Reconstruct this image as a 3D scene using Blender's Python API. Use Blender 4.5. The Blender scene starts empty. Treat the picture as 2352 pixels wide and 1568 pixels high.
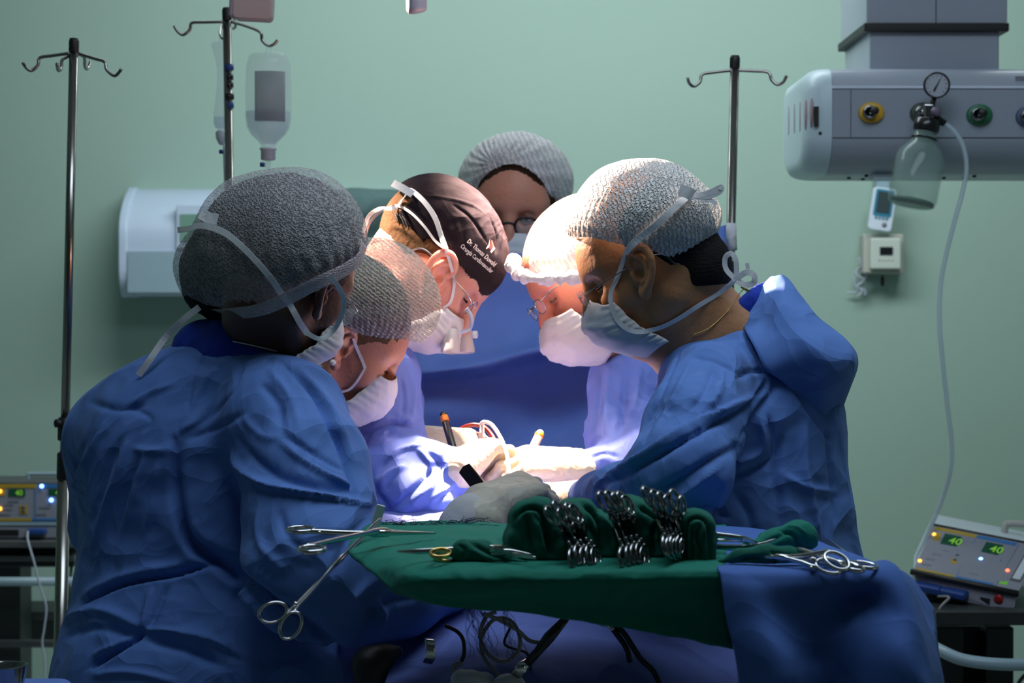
import bpy, bmesh, math, random
import numpy as np
from mathutils import Vector, Matrix, Quaternion
from mathutils.bvhtree import BVHTree
random.seed(7)
C = bpy.context.scene
COL = C.collection
PI = math.pi
# ---------------------------------------------------------------- camera
F = 5200.0                      # focal length in pixels of a 2352 x 1568 frame
CAMH = 1.45
TILT = math.atan(84.0 / F)      # looks slightly down
cam_d = bpy.data.cameras.new('camera')
cam = bpy.data.objects.new('camera', cam_d)
COL.objects.link(cam)
cam.location = (0, 0, CAMH)
cam.rotation_euler = (PI / 2 - TILT, 0, 0)
cam_d.sensor_width = 36
cam_d.lens = 36 * F / 2352
cam_d.clip_start = 0.05
cam_d.clip_end = 60
cam_d.dof.use_dof = True
cam_d.dof.focus_distance = 3.32
cam_d.dof.aperture_fstop = 9.0
C.camera = cam
# ---------------------------------------------------------------- light, world, exposure
C.view_settings.view_transform = 'Standard'
C.view_settings.look = 'None'
C.view_settings.gamma = 1
C.view_settings.use_curve_mapping = False
C.view_settings.exposure = 0.0
C.cycles.max_bounces = 7
C.cycles.diffuse_bounces = 4
C.cycles.glossy_bounces = 3
C.cycles.transparent_max_bounces = 16
C.cycles.sample_clamp_indirect = 10
C.cycles.adaptive_threshold = 0.02
W = bpy.data.worlds.new('world')
C.world = W
W.use_nodes = True
W.node_tree.nodes['Background'].inputs[0].default_value = (0.50, 0.62, 0.75, 1)
W.node_tree.nodes['Background'].inputs[1].default_value = 0.027


def lamp(name, kind, loc, target, energy, color, **kw):
    d = bpy.data.lights.new(name, kind)
    d.energy = energy
    d.color = color
    for k, v in kw.items():
        setattr(d, k, v)
    o = bpy.data.objects.new(name, d)
    COL.objects.link(o)
    o.location = loc
    o.rotation_euler = (Vector(target) - Vector(loc)).to_track_quat('-Z', 'Y').to_euler()
    return o


FIELD = (0.0, 3.62, 1.17)
# two surgical lamps over the field, one dimmed strip of ceiling light at the back, one over the camera side
SURG = [lamp('surgical_light_main', 'SPOT', (0.03, 4.02, 2.22), (0.03, 3.80, 1.17), 2300, (1.0, 0.70, 0.52), spot_size=math.radians(31), spot_blend=0.8, shadow_soft_size=0.09),
        lamp('surgical_light_side', 'SPOT', (-0.85, 4.30, 2.16), (0.11, 3.52, 1.73), 2800, (1.0, 0.73, 0.56), spot_size=math.radians(15.5), spot_blend=0.6, shadow_soft_size=0.08),
        lamp('surgical_light_rear', 'SPOT', (-0.78, 3.78, 2.30), (-0.25, 3.90, 1.585), 640, (1.0, 0.76, 0.62), spot_size=math.radians(12), spot_blend=0.9, shadow_soft_size=0.06)]
lamp('ceiling_light_back', 'AREA', (0.3, 5.6, 3.12), (0.2, 7.2, 0.5), 76, (0.88, 0.97, 1.0), shape='RECTANGLE', size=2.6, size_y=0.6)
lamp('ceiling_light_front', 'AREA', (0.40, 3.05, 3.10), (0.25, 3.35, 0.0), 30, (0.72, 0.86, 1.0), shape='RECTANGLE', size=2.2, size_y=0.8)

_ct, _st = math.cos(TILT), math.sin(TILT)


def at(px, py, D):
    """world point on the plane Y = D that the camera sees at this pixel"""
    u, v = (px - 1176) / F, (784 - py) / F
    d = (u, _ct + v * _st, -_st + v * _ct)
    t = D / d[1]
    return Vector((d[0] * t, D, CAMH + d[2] * t))


def pix(p):
    x, y, z = p[0], p[1], p[2] - CAMH
    w = y * _ct - z * _st
    return (1176 + F * x / w, 784 - F * (y * _st + z * _ct) / w)


def A(p):
    """control point (px, py, depth) -> np array"""
    return np.array(at(*p))


def V(*a):
    return Vector(a)


# ---------------------------------------------------------------- materials
def lin(c):
    if isinstance(c, str):
        c = [int(c[i:i + 2], 16) / 255 for i in (0, 2, 4)]
        return tuple(x / 12.92 if x <= 0.04045 else ((x + 0.055) / 1.055) ** 2.4 for x in c)
    return tuple(c)


def mat(name, col, rough=0.5, metal=0.0, bump=None, var=None, **kw):
    """procedural principled material. bump=(scale, strength, detail[, stretch]) ; var=(scale, amount)"""
    m = bpy.data.materials.new(name)
    m.use_nodes = True
    nt = m.node_tree
    b = nt.nodes['Principled BSDF']
    c = lin(col)
    b.inputs['Base Color'].default_value = (*c, 1)
    b.inputs['Roughness'].default_value = rough
    b.inputs['Metallic'].default_value = metal
    for k, v in kw.items():
        b.inputs[k.replace('_', ' ')].default_value = v
    tc = nt.nodes.new('ShaderNodeTexCoord')
    if var:
        n = nt.nodes.new('ShaderNodeTexNoise')
        n.inputs['Scale'].default_value = var[0]
        n.inputs['Detail'].default_value = 4
        nt.links.new(tc.outputs['Object'], n.inputs['Vector'])
        mx = nt.nodes.new('ShaderNodeMix')
        mx.data_type = 'RGBA'
        a = var[1]
        mx.inputs['A'].default_value = (*[max(0, x * (1 - a)) for x in c], 1)
        mx.inputs['B'].default_value = (*[min(1, x * (1 + a)) for x in c], 1)
        nt.links.new(n.outputs['Fac'], mx.inputs['Factor'])
        nt.links.new(mx.outputs['Result'], b.inputs['Base Color'])
    if bump:
        n = nt.nodes.new('ShaderNodeTexNoise')
        n.inputs['Scale'].default_value = bump[0]
        n.inputs['Detail'].default_value = bump[2]
        mp = nt.nodes.new('ShaderNodeMapping')
        mp.inputs['Scale'].default_value = bump[3] if len(bump) > 3 else (1, 1, 1)
        nt.links.new(tc.outputs['Object'], mp.inputs[0])
        nt.links.new(mp.outputs[0], n.inputs['Vector'])
        bp = nt.nodes.new('ShaderNodeBump')
        bp.inputs['Strength'].default_value = bump[1]
        bp.inputs['Distance'].default_value = 0.01
        nt.links.new(n.outputs['Fac'], bp.inputs['Height'])
        nt.links.new(bp.outputs[0], b.inputs['Normal'])
    return m


def fabric(name, col, crumple=0.5, scale=9.0, weave=900, rough=0.8, sheen=0.04):
    """nonwoven / cotton cloth: fine weave and angular creases in the bump"""
    m = mat(name, col, rough)
    nt = m.node_tree
    b = nt.nodes['Principled BSDF']
    b.inputs['Sheen Weight'].default_value = sheen
    b.inputs['Specular IOR Level'].default_value = 0.25
    tc = nt.nodes.new('ShaderNodeTexCoord')
    w = nt.nodes.new('ShaderNodeTexNoise')
    w.inputs['Scale'].default_value = 4.0
    w.inputs['Detail'].default_value = 2
    nt.links.new(tc.outputs['Object'], w.inputs['Vector'])
    ad = nt.nodes.new('ShaderNodeMixRGB')
    ad.blend_type = 'ADD'
    ad.inputs[0].default_value = 0.35
    nt.links.new(tc.outputs['Object'], ad.inputs[1])
    nt.links.new(w.outputs['Color'], ad.inputs[2])
    last = None
    for sc, st in ((scale, crumple), (scale * 2.6, crumple * 0.6)):
        v = nt.nodes.new('ShaderNodeTexVoronoi')
        v.inputs['Scale'].default_value = sc
        nt.links.new(ad.outputs[0], v.inputs['Vector'])
        bp = nt.nodes.new('ShaderNodeBump')
        bp.inputs['Strength'].default_value = st
        bp.inputs['Distance'].default_value = 0.22 / sc
        nt.links.new(v.outputs['Distance'], bp.inputs['Height'])
        if last:
            nt.links.new(last.outputs[0], bp.inputs['Normal'])
        last = bp
    n = nt.nodes.new('ShaderNodeTexNoise')
    n.inputs['Scale'].default_value = weave
    n.inputs['Detail'].default_value = 1
    nt.links.new(tc.outputs['Object'], n.inputs['Vector'])
    bp = nt.nodes.new('ShaderNodeBump')
    bp.inputs['Strength'].default_value = 0.12
    bp.inputs['Distance'].default_value = 0.001
    nt.links.new(n.outputs['Fac'], bp.inputs['Height'])
    nt.links.new(last.outputs[0], bp.inputs['Normal'])
    nt.links.new(bp.outputs[0], b.inputs['Normal'])
    return m


def net_cap(name, col, a0, a1, stripes, rot=(0, 0, 0), bump=0.6, dist=3.0):
    """crimped nonwoven bouffant: see-through between the crimps"""
    m = mat(name, col, 0.8)
    nt = m.node_tree
    b = nt.nodes['Principled BSDF']
    b.inputs['Specular IOR Level'].default_value = 0.2
    tc = nt.nodes.new('ShaderNodeTexCoord')
    mp = nt.nodes.new('ShaderNodeMapping')
    mp.inputs['Rotation'].default_value = rot
    nt.links.new(tc.outputs['Object'], mp.inputs[0])
    wv = nt.nodes.new('ShaderNodeTexWave')
    wv.inputs['Scale'].default_value = stripes
    wv.inputs['Distortion'].default_value = dist
    wv.inputs['Detail'].default_value = 2
    wv.inputs['Detail Scale'].default_value = 3.5
    nt.links.new(mp.outputs[0], wv.inputs['Vector'])
    nz = nt.nodes.new('ShaderNodeTexNoise')
    nz.inputs['Scale'].default_value = 260
    nz.inputs['Detail'].default_value = 3
    nt.links.new(tc.outputs['Object'], nz.inputs['Vector'])
    mx = nt.nodes.new('ShaderNodeMath')
    mx.operation = 'MULTIPLY_ADD'
    nt.links.new(nz.outputs['Fac'], mx.inputs[0])
    mx.inputs[1].default_value = 0.9
    mx.inputs[2].default_value = -0.45
    sm = nt.nodes.new('ShaderNodeMath')
    sm.operation = 'ADD'
    nt.links.new(wv.outputs['Fac'], sm.inputs[0])
    nt.links.new(mx.outputs[0], sm.inputs[1])
    mr = nt.nodes.new('ShaderNodeMapRange')
    mr.inputs['To Min'].default_value = a0
    mr.inputs['To Max'].default_value = a1
    nt.links.new(sm.outputs[0], mr.inputs['Value'])
    nt.links.new(mr.outputs[0], b.inputs['Alpha'])
    bp = nt.nodes.new('ShaderNodeBump')
    bp.inputs['Strength'].default_value = bump
    bp.inputs['Distance'].default_value = 0.003
    nt.links.new(sm.outputs[0], bp.inputs['Height'])
    nt.links.new(bp.outputs[0], b.inputs['Normal'])
    return m


def skin(name, col, sss=0.25, rough=0.5):
    m = mat(name, col, rough, bump=(140, 0.12, 3), var=(18, 0.16))
    b = m.node_tree.nodes['Principled BSDF']
    b.inputs['Subsurface Weight'].default_value = sss
    b.inputs['Subsurface Radius'].default_value = (1.0, 0.25, 0.12)
    b.inputs['Subsurface Scale'].default_value = 0.012
    return m


def emit(name, col, s):
    m = mat(name, col, 0.4)
    b = m.node_tree.nodes['Principled BSDF']
    b.inputs['Emission Color'].default_value = (*lin(col), 1)
    b.inputs['Emission Strength'].default_value = s
    return m


M = {}
M['wall'] = mat('mint_wall_paint', (0.305, 0.435, 0.37), 0.7, bump=(35, 0.08, 3), var=(1.3, 0.03))
M['floor'] = mat('floor_vinyl', (0.34, 0.40, 0.38), 0.45, var=(3, 0.1))
M['ceil'] = mat('ceiling_paint', (0.7, 0.72, 0.7), 0.8, var=(2, 0.03))
M['gown'] = fabric('blue_gown_cloth', (0.095, 0.20, 0.52), 0.8, 8.0)
M['gown_dim'] = fabric('blue_gown_cloth_deep', (0.065, 0.175, 0.52), 0.8, 9.0)
M['gown_violet'] = fabric('violet_blue_gown_cloth', (0.13, 0.20, 0.60), 0.7, 8.0)
M['drape'] = fabric('blue_drape_cloth', (0.06, 0.145, 0.45), 0.45, 4.0)
M['drape2'] = fabric('blue_table_cloth', (0.12, 0.215, 0.58), 0.4, 3.5)
M['scrub'] = fabric('royal_blue_scrubs', (0.008, 0.035, 0.33), 0.3, 12)
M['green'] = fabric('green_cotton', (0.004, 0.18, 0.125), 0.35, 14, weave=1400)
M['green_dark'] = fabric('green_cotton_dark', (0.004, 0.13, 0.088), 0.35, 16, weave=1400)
M['white_cloth'] = fabric('white_mask_cloth', (0.78, 0.76, 0.76), 0.2, 20)
M['mask_blue'] = fabric('pale_mask_cloth', (0.70, 0.74, 0.80), 0.2, 20)
M['tape'] = fabric('white_tape', (0.75, 0.76, 0.78), 0.1, 40)
M['gauze'] = fabric('gauze', (0.55, 0.58, 0.62), 0.5, 30, weave=500)
M['cuff'] = fabric('knit_cuff', (0.50, 0.50, 0.50), 0.1, 30)
M['glove'] = mat('cream_latex', (0.80, 0.66, 0.46), 0.42, bump=(60, 0.25, 4), Subsurface_Weight=0.2)
M['glove'].node_tree.nodes['Principled BSDF'].inputs['Subsurface Scale'].default_value = 0.006
M['glove_grey'] = mat('grey_cream_latex', (0.50, 0.47, 0.38), 0.45, bump=(50, 0.2, 4))
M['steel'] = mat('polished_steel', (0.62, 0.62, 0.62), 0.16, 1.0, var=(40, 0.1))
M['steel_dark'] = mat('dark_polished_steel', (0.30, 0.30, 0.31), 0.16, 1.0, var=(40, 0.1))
M['pole'] = mat('pole_steel', (0.30, 0.29, 0.27), 0.22, 1.0, bump=(4, 0.05, 2, (90, 90, 1)))
M['black'] = mat('black_rubber', (0.008, 0.008, 0.009), 0.5)
M['black_gloss'] = mat('black_plastic', (0.012, 0.012, 0.014), 0.25)
M['brass'] = mat('gold_plating', (0.75, 0.52, 0.18), 0.2, 1.0)
M['thread'] = mat('violet_suture', (0.012, 0.010, 0.07), 0.6)
M['cord'] = mat('grey_cord', (0.24, 0.24, 0.25), 0.45)
M['cord_pale'] = mat('pale_cord', (0.42, 0.46, 0.55), 0.4)
M['console'] = mat('grey_enamel', (0.32, 0.36, 0.43), 0.35, var=(6, 0.04))
M['console_end'] = mat('pale_lit_grey_enamel', (0.52, 0.66, 0.72), 0.4, var=(6, 0.04))  # end cap's side light put into the colour; pale mounting block shares it
M['unit_white'] = mat('white_enamel', (0.50, 0.60, 0.74), 0.35, var=(5, 0.04))
M['unit_grey'] = mat('grey_panel', (0.27, 0.38, 0.44), 0.4)
M['teal_cloth'] = fabric('teal_wrap', (0.07, 0.125, 0.125), 0.5, 6)
M['plastic_clear'] = mat('clear_plastic', (0.80, 0.88, 1.0), 0.08, Alpha=0.2)
M['glass'] = mat('bottle_glass', (0.35, 0.5, 0.45), 0.06, Alpha=0.2)
M['lens'] = mat('spectacle_lens', (0.9, 0.95, 1.0), 0.03, Alpha=0.12)
M['water'] = mat('saline', (0.62, 0.76, 0.90), 0.05, Alpha=0.35)
M['label'] = mat('label_grey', (0.20, 0.20, 0.25), 0.6)
M['label_thin'] = mat('label_translucent', (0.27, 0.27, 0.33), 0.6, Alpha=0.55)
M['label_pink'] = mat('label_pinkish', (0.35, 0.25, 0.27), 0.6)
M['offwhite'] = mat('offwhite_plastic', (0.60, 0.66, 0.72), 0.4)
M['beige'] = mat('beige_plastic', (0.42, 0.42, 0.38), 0.5)
M['blue_plastic'] = mat('blue_plastic', (0.012, 0.05, 0.22), 0.4)
M['yellow'] = mat('yellow_plastic', (0.62, 0.36, 0.03), 0.45)
M['ggreen'] = mat('green_plastic', (0.02, 0.16, 0.07), 0.45)
M['red'] = mat('red_plastic', (0.35, 0.01, 0.01), 0.4)
M['orange'] = mat('orange_plastic', (0.85, 0.22, 0.01), 0.4)
M['black_cap'] = fabric('black_cotton', (0.013, 0.010, 0.014), 0.5, 14, sheen=0.0)
M['black_cap'].node_tree.nodes['Principled BSDF'].inputs['Specular IOR Level'].default_value = 0.03
M['hair_black'] = mat('black_hair', (0.006, 0.005, 0.005), 0.8, bump=(60, 0.35, 4, (1, 1, 9)), Specular_IOR_Level=0.2)
M['hair_brown'] = mat('brown_hair', (0.035, 0.018, 0.010), 0.85, bump=(90, 0.35, 4, (1, 1, 5)), Specular_IOR_Level=0.15)
M['hair_B'] = mat('streaked_brown_hair', (0.05, 0.03, 0.016), 0.8, var=(22, 0.8), Specular_IOR_Level=0.15)
M['hair_C'] = mat('cropped_brown_hair', (0.11, 0.06, 0.030), 0.85, bump=(160, 0.3, 4), var=(30, 0.5), Specular_IOR_Level=0.1)
M['field_cloth'] = fabric('pale_blue_field_cloth', (0.11, 0.15, 0.42), 0.6, 8.0)
M['hair_grey'] = mat('greying_hair', (0.10, 0.09, 0.085), 0.6, bump=(60, 0.8, 4, (1, 1, 9)))
M['eye'] = mat('eye_white', (0.55, 0.5, 0.48), 0.15)
M['iris'] = mat('dark_iris', (0.01, 0.006, 0.004), 0.1)
M['thread_white'] = mat('white_embroidery', (0.85, 0.78, 0.76), 0.7)
M['blood'] = mat('dark_red_tubing', (0.13, 0.008, 0.006), 0.3)


# ---------------------------------------------------------------- object helpers
def obj(name, me, m=None, parent=None, smooth=True, label=None, cat=None, group=None, kind=None):
    if isinstance(me, bmesh.types.BMesh):
        b = me
        me = bpy.data.meshes.new(name)
        b.to_mesh(me)
        b.free()
    o = bpy.data.objects.new(name, me)
    COL.objects.link(o)
    if m is not None:
        ms = m if isinstance(m, (list, tuple)) else [m]
        for x in ms:
            me.materials.append(x)
    if smooth and len(me.polygons):
        me.polygons.foreach_set('use_smooth', [True] * len(me.polygons))
    if parent is not None:
        o.parent = parent
        o.matrix_parent_inverse = parent.matrix_world.inverted() if parent.type != 'EMPTY' or True else Matrix()
    tag(o, label, cat, group, kind)
    return o


def tag(o, label=None, cat=None, group=None, kind=None):
    for k, v in (('label', label), ('category', cat), ('group', group), ('kind', kind)):
        if v:
            o[k] = v
    return o


def thing(name, label, cat, loc=(0, 0, 0), group=None):
    o = bpy.data.objects.new(name, None)
    COL.objects.link(o)
    o.location = loc
    o.matrix_world = Matrix.Translation(loc)
    o.empty_display_size = 0.05
    return tag(o, label, cat, group)


def pydata(v, f):
    me = bpy.data.meshes.new('m')
    me.from_pydata([tuple(float(c) for c in p) for p in v], [], f)
    me.update()
    return me


def bevel(o, w=0.004, seg=3, angle=40):
    md = o.modifiers.new('bevel', 'BEVEL')
    md.width = w
    md.segments = seg
    md.limit_method = 'ANGLE'
    md.angle_limit = math.radians(angle)
    md.harden_normals = False
    for p in o.data.polygons:
        p.use_smooth = True
    wn = o.modifiers.new('wn', 'WEIGHTED_NORMAL')
    wn.keep_sharp = True
    return o


def add_box(b, lo, hi, mx=None):
    vs = []
    for x in (lo[0], hi[0]):
        for y in (lo[1], hi[1]):
            for z in (lo[2], hi[2]):
                p = Vector((x, y, z))
                vs.append(b.verts.new(mx @ p if mx else p))
    for f in ((0, 1, 3, 2), (4, 6, 7, 5), (0, 4, 5, 1), (2, 3, 7, 6), (0, 2, 6, 4), (1, 5, 7, 3)):
        b.faces.new([vs[i] for i in f])
    return vs


def box(lo, hi, mx=None):
    b = bmesh.new()
    add_box(b, lo, hi, mx)
    bmesh.ops.recalc_face_normals(b, faces=b.faces)
    return b


def catmull(pts, n=8, closed=False):
    P = [np.array(p, float) for p in pts]
    out = []
    N = len(P)
    rng = range(N) if closed else range(N - 1)
    for i in rng:
        p0 = P[i - 1] if (i > 0 or closed) else 2 * P[0] - P[1]
        p1, p2 = P[i], P[(i + 1) % N]
        p3 = P[(i + 2) % N] if (i + 2 < N or closed) else 2 * P[-1] - P[-2]
        for k in range(n):
            t = k / n
            out.append(0.5 * ((2 * p1) + (-p0 + p2) * t + (2 * p0 - 5 * p1 + 4 * p2 - p3) * t * t + (-p0 + 3 * p1 - 3 * p2 + p3) * t ** 3))
    if not closed:
        out.append(P[-1])
    return out


def frames(pts, up=None):
    P = [Vector(p) for p in pts]
    T = [((P[min(i + 1, len(P) - 1)] - P[max(i - 1, 0)]).normalized() or V(0, 0, 1)) for i in range(len(P))]
    n = up or (V(0, 0, 1) if abs(T[0].z) < 0.9 else V(1, 0, 0))
    out = []
    for t in T:
        n = (n - t * n.dot(t))
        n = n.normalized() if n.length > 1e-6 else t.orthogonal().normalized()
        out.append((n.copy(), t.cross(n)))
    return P, T, out


def add_tube(b, pts, r, seg=10, closed=False, flat=1.0, caps=True, up=None):
    """r: number or list; flat scales the second axis"""
    P, T, fr = frames(pts, up)
    if closed:
        fr[0] = fr[0]
    rings = []
    for i, p in enumerate(P):
        rr = r[i] if isinstance(r, (list, tuple, np.ndarray)) else r
        n, bb = fr[i]
        rings.append([b.verts.new(p + n * (rr * math.cos(2 * PI * k / seg)) + bb * (rr * flat * math.sin(2 * PI * k / seg))) for k in range(seg)])
    m = len(rings)
    for i in range(m if closed else m - 1):
        a, c = rings[i], rings[(i + 1) % m]
        for k in range(seg):
            b.faces.new((a[k], a[(k + 1) % seg], c[(k + 1) % seg], c[k]))
    if caps and not closed:
        b.faces.new(rings[0][::-1])
        b.faces.new(rings[-1])
    return b


def tube(pts, r, **kw):
    return add_tube(bmesh.new(), pts, r, **kw)


def add_lathe(b, prof, mx=None, seg=32, caps=True):
    """prof: list of (r, z) around local Z"""
    rings = []
    for r, z in prof:
        ring = []
        for k in range(seg):
            p = Vector((r * math.cos(2 * PI * k / seg), r * math.sin(2 * PI * k / seg), z))
            ring.append(b.verts.new(mx @ p if mx else p))
        rings.append(ring)
    for a, c in zip(rings, rings[1:]):
        for k in range(seg):
            b.faces.new((a[k], a[(k + 1) % seg], c[(k + 1) % seg], c[k]))
    if caps:
        b.faces.new(rings[0][::-1])
        b.faces.new(rings[-1])
    return b


def lathe(prof, mx=None, **kw):
    return add_lathe(bmesh.new(), prof, mx, **kw)


def axis_mx(p, z, x=None):
    z = Vector(z).normalized()
    x = Vector(x) if x is not None else (V(1, 0, 0) if abs(z.x) < 0.9 else V(0, 1, 0))
    x = (x - z * x.dot(z)).normalized()
    y = z.cross(x)
    m = Matrix((x, y, z)).transposed().to_4x4()
    m.translation = Vector(p)
    return m


def prism(outline, d0, d1, mx=None):
    """outline in local XZ, extruded along local Y from d0 to d1"""
    b = bmesh.new()
    f = [b.verts.new((mx @ V(x, d0, z)) if mx else V(x, d0, z)) for x, z in outline]
    g = [b.verts.new((mx @ V(x, d1, z)) if mx else V(x, d1, z)) for x, z in outline]
    n = len(f)
    b.faces.new(f)
    b.faces.new(g[::-1])
    for i in range(n):
        b.faces.new((f[i], g[i], g[(i + 1) % n], f[(i + 1) % n]))
    bmesh.ops.recalc_face_normals(b, faces=b.faces)
    return b


def rrect(w, h, r, n=6, cx=0, cz=0):
    out = []
    for sx, sz, a0 in ((1, 1, 0), (-1, 1, 90), (-1, -1, 180), (1, -1, 270)):
        for k in range(n + 1):
            a = math.radians(a0 + 90 * k / n)
            out.append((cx + sx * (w / 2 - r) + r * math.cos(a), cz + sz * (h / 2 - r) + r * math.sin(a)))
    return out


def sheet(rows, nu=8, nv=8, fn=None):
    """smooth cloth through a grid of control points"""
    R = [catmull([A(p) if len(p) == 3 else np.array(p[:3]) for p in row], nu) for row in rows]
    Cc = [catmull([R[j][i] for j in range(len(R))], nv) for i in range(len(R[0]))]
    nI, nJ = len(Cc), len(Cc[0])
    P = np.array(Cc)
    if fn:
        P = fn(P)
    v = P.reshape(-1, 3)
    f = [(i * nJ + j, (i + 1) * nJ + j, (i + 1) * nJ + j + 1, i * nJ + j + 1) for i in range(nI - 1) for j in range(nJ - 1)]
    return pydata(v, f)


def solid(o, t, off=0):
    md = o.modifiers.new('thick', 'SOLIDIFY')
    md.thickness = t
    md.offset = off
    return o


# ---------------------------------------------------------------- noise on arrays
def _h(ix, iy, iz, s):
    n = (ix * 374761393 + iy * 668265263 + iz * 2147483647 + s * 1274126177) & 0xffffffff
    n = ((n ^ (n >> 13)) * 1274126177) & 0xffffffff
    return ((n ^ (n >> 16)) & 0xffff) / 65535.0


def vnoise(P, f=1.0, s=0):
    Q = P * f
    I = np.floor(Q).astype(np.int64)
    t = Q - I
    t = t * t * (3 - 2 * t)
    r = 0
    for a in (0, 1):
        for b in (0, 1):
            for c in (0, 1):
                w = (t[:, 0] if a else 1 - t[:, 0]) * (t[:, 1] if b else 1 - t[:, 1]) * (t[:, 2] if c else 1 - t[:, 2])
                r = r + w * _h(I[:, 0] + a, I[:, 1] + b, I[:, 2] + c, s)
    return r


def ridged(P, f, s=0):
    return 1 - np.abs(2 * vnoise(P, f, s) - 1)


# ---------------------------------------------------------------- signed distance modelling
class SDF:
    """smooth blend of round cones and ellipsoids, meshed with surface nets"""

    def __init__(self):
        self.ops = []
        self.lo = np.array([1e9] * 3)
        self.hi = -self.lo

    def _b(self, p, r):
        self.lo = np.minimum(self.lo, np.array(p) - r)
        self.hi = np.maximum(self.hi, np.array(p) + r)

    def cone(self, a, b, r1, r2=None, k=0.03, neg=False, flat=None):
        r2 = r1 if r2 is None else r2
        a, b = np.array(a, float), np.array(b, float)
        if not neg:
            self._b(a, r1)
            self._b(b, r2)
        self.ops.append(('c', a, b, r1, r2, k, neg, flat))
        return self

    def chain(self, pts, rs, k=0.03, neg=False, flat=None):
        for i in range(len(pts) - 1):
            self.cone(pts[i], pts[i + 1], rs[i], rs[i + 1], k if i == 0 else min(k, 0.02), neg, flat)
        return self

    def ell(self, c, r, R=None, k=0.03, neg=False):
        c = np.array(c, float)
        r = np.array(r, float)
        if not neg:
            self._b(c, r.max())
        self.ops.append(('e', c, r, None if R is None else np.array(R, float), 0, k, neg, None))
        return self

    def plane(self, p, n, k=0.01):
        self.ops.append(('p', np.array(p, float), np.array(n, float), 0, 0, k, True, None))
        return self

    def __call__(self, P):
        d = np.full(len(P), 1e3, np.float32)
        for o in self.ops:
            t, a, b, r1, r2, k, neg, flat = o
            if t == 'c':
                Q = P - a
                ba = b - a
                if flat is not None:       # (axis unit vector, scale): squash along that axis
                    ax, s = np.array(flat[0], float), flat[1]
                    Q = Q + np.outer(Q @ ax, ax) * (1 / s - 1)
                    ba = ba + ax * (ba @ ax) * (1 / s - 1)
                L = max(ba @ ba, 1e-12)
                h = np.clip(Q @ ba / L, 0, 1)
                e = np.linalg.norm(Q - h[:, None] * ba, axis=1) - (r1 + (r2 - r1) * h)
                if flat is not None:
                    e = e * (flat[1] if flat[1] < 1 else 1)
            elif t == 'e':
                Q = P - a
                if r1 is not None:
                    Q = Q @ r1           # columns of R are the local axes
                k0 = np.linalg.norm(Q / b, axis=1)
                k1 = np.linalg.norm(Q / (b * b), axis=1)
                e = k0 * (k0 - 1) / np.maximum(k1, 1e-9)
            else:
                e = -((P - a) @ b)       # keeps the side the normal points away from
                e = e
            if neg:
                e = -e
                if k > 1e-5:
                    h = np.maximum(k - np.abs(d - e), 0) / k
                    d = np.maximum(d, e) + h * h * k / 4
                else:
                    d = np.maximum(d, e)
            elif k > 1e-5:
                h = np.maximum(k - np.abs(d - e), 0) / k
                d = np.minimum(d, e) - h * h * k / 4
            else:
                d = np.minimum(d, e)
        return d

    def mesh(self, h, pad=0.01, fn=None):
        """returns verts (N,3), quads (M,4)"""
        f = fn or self
        lo = self.lo - pad - 2 * h
        n = np.ceil((self.hi + pad + 2 * h - lo) / h).astype(int) + 1
        q = 6
        nc = -(-n // q)
        n = nc * q
        cx = [lo[i] + (np.arange(nc[i]) * q + (q - 1) / 2) * h for i in range(3)]
        G = np.stack(np.meshgrid(*cx, indexing='ij'), -1).reshape(-1, 3)
        dc = np.empty(len(G), np.float32)
        for s in range(0, len(G), 400000):
            dc[s:s + 400000] = f(G[s:s + 400000])
        act = np.abs(dc) < q * h * 1.25
        dc3 = dc.reshape(nc)
        D = np.repeat(np.repeat(np.repeat(dc3, q, 0), q, 1), q, 2)
        idx = np.argwhere(act.reshape(nc))
        off = np.stack(np.meshgrid(*[np.arange(q)] * 3, indexing='ij'), -1).reshape(-1, 3)
        for s in range(0, len(idx), 2000):
            I = (idx[s:s + 2000, None, :] * q + off[None]).reshape(-1, 3)
            D[I[:, 0], I[:, 1], I[:, 2]] = f(lo + I * h)
        return nets(D, lo, h)


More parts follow.
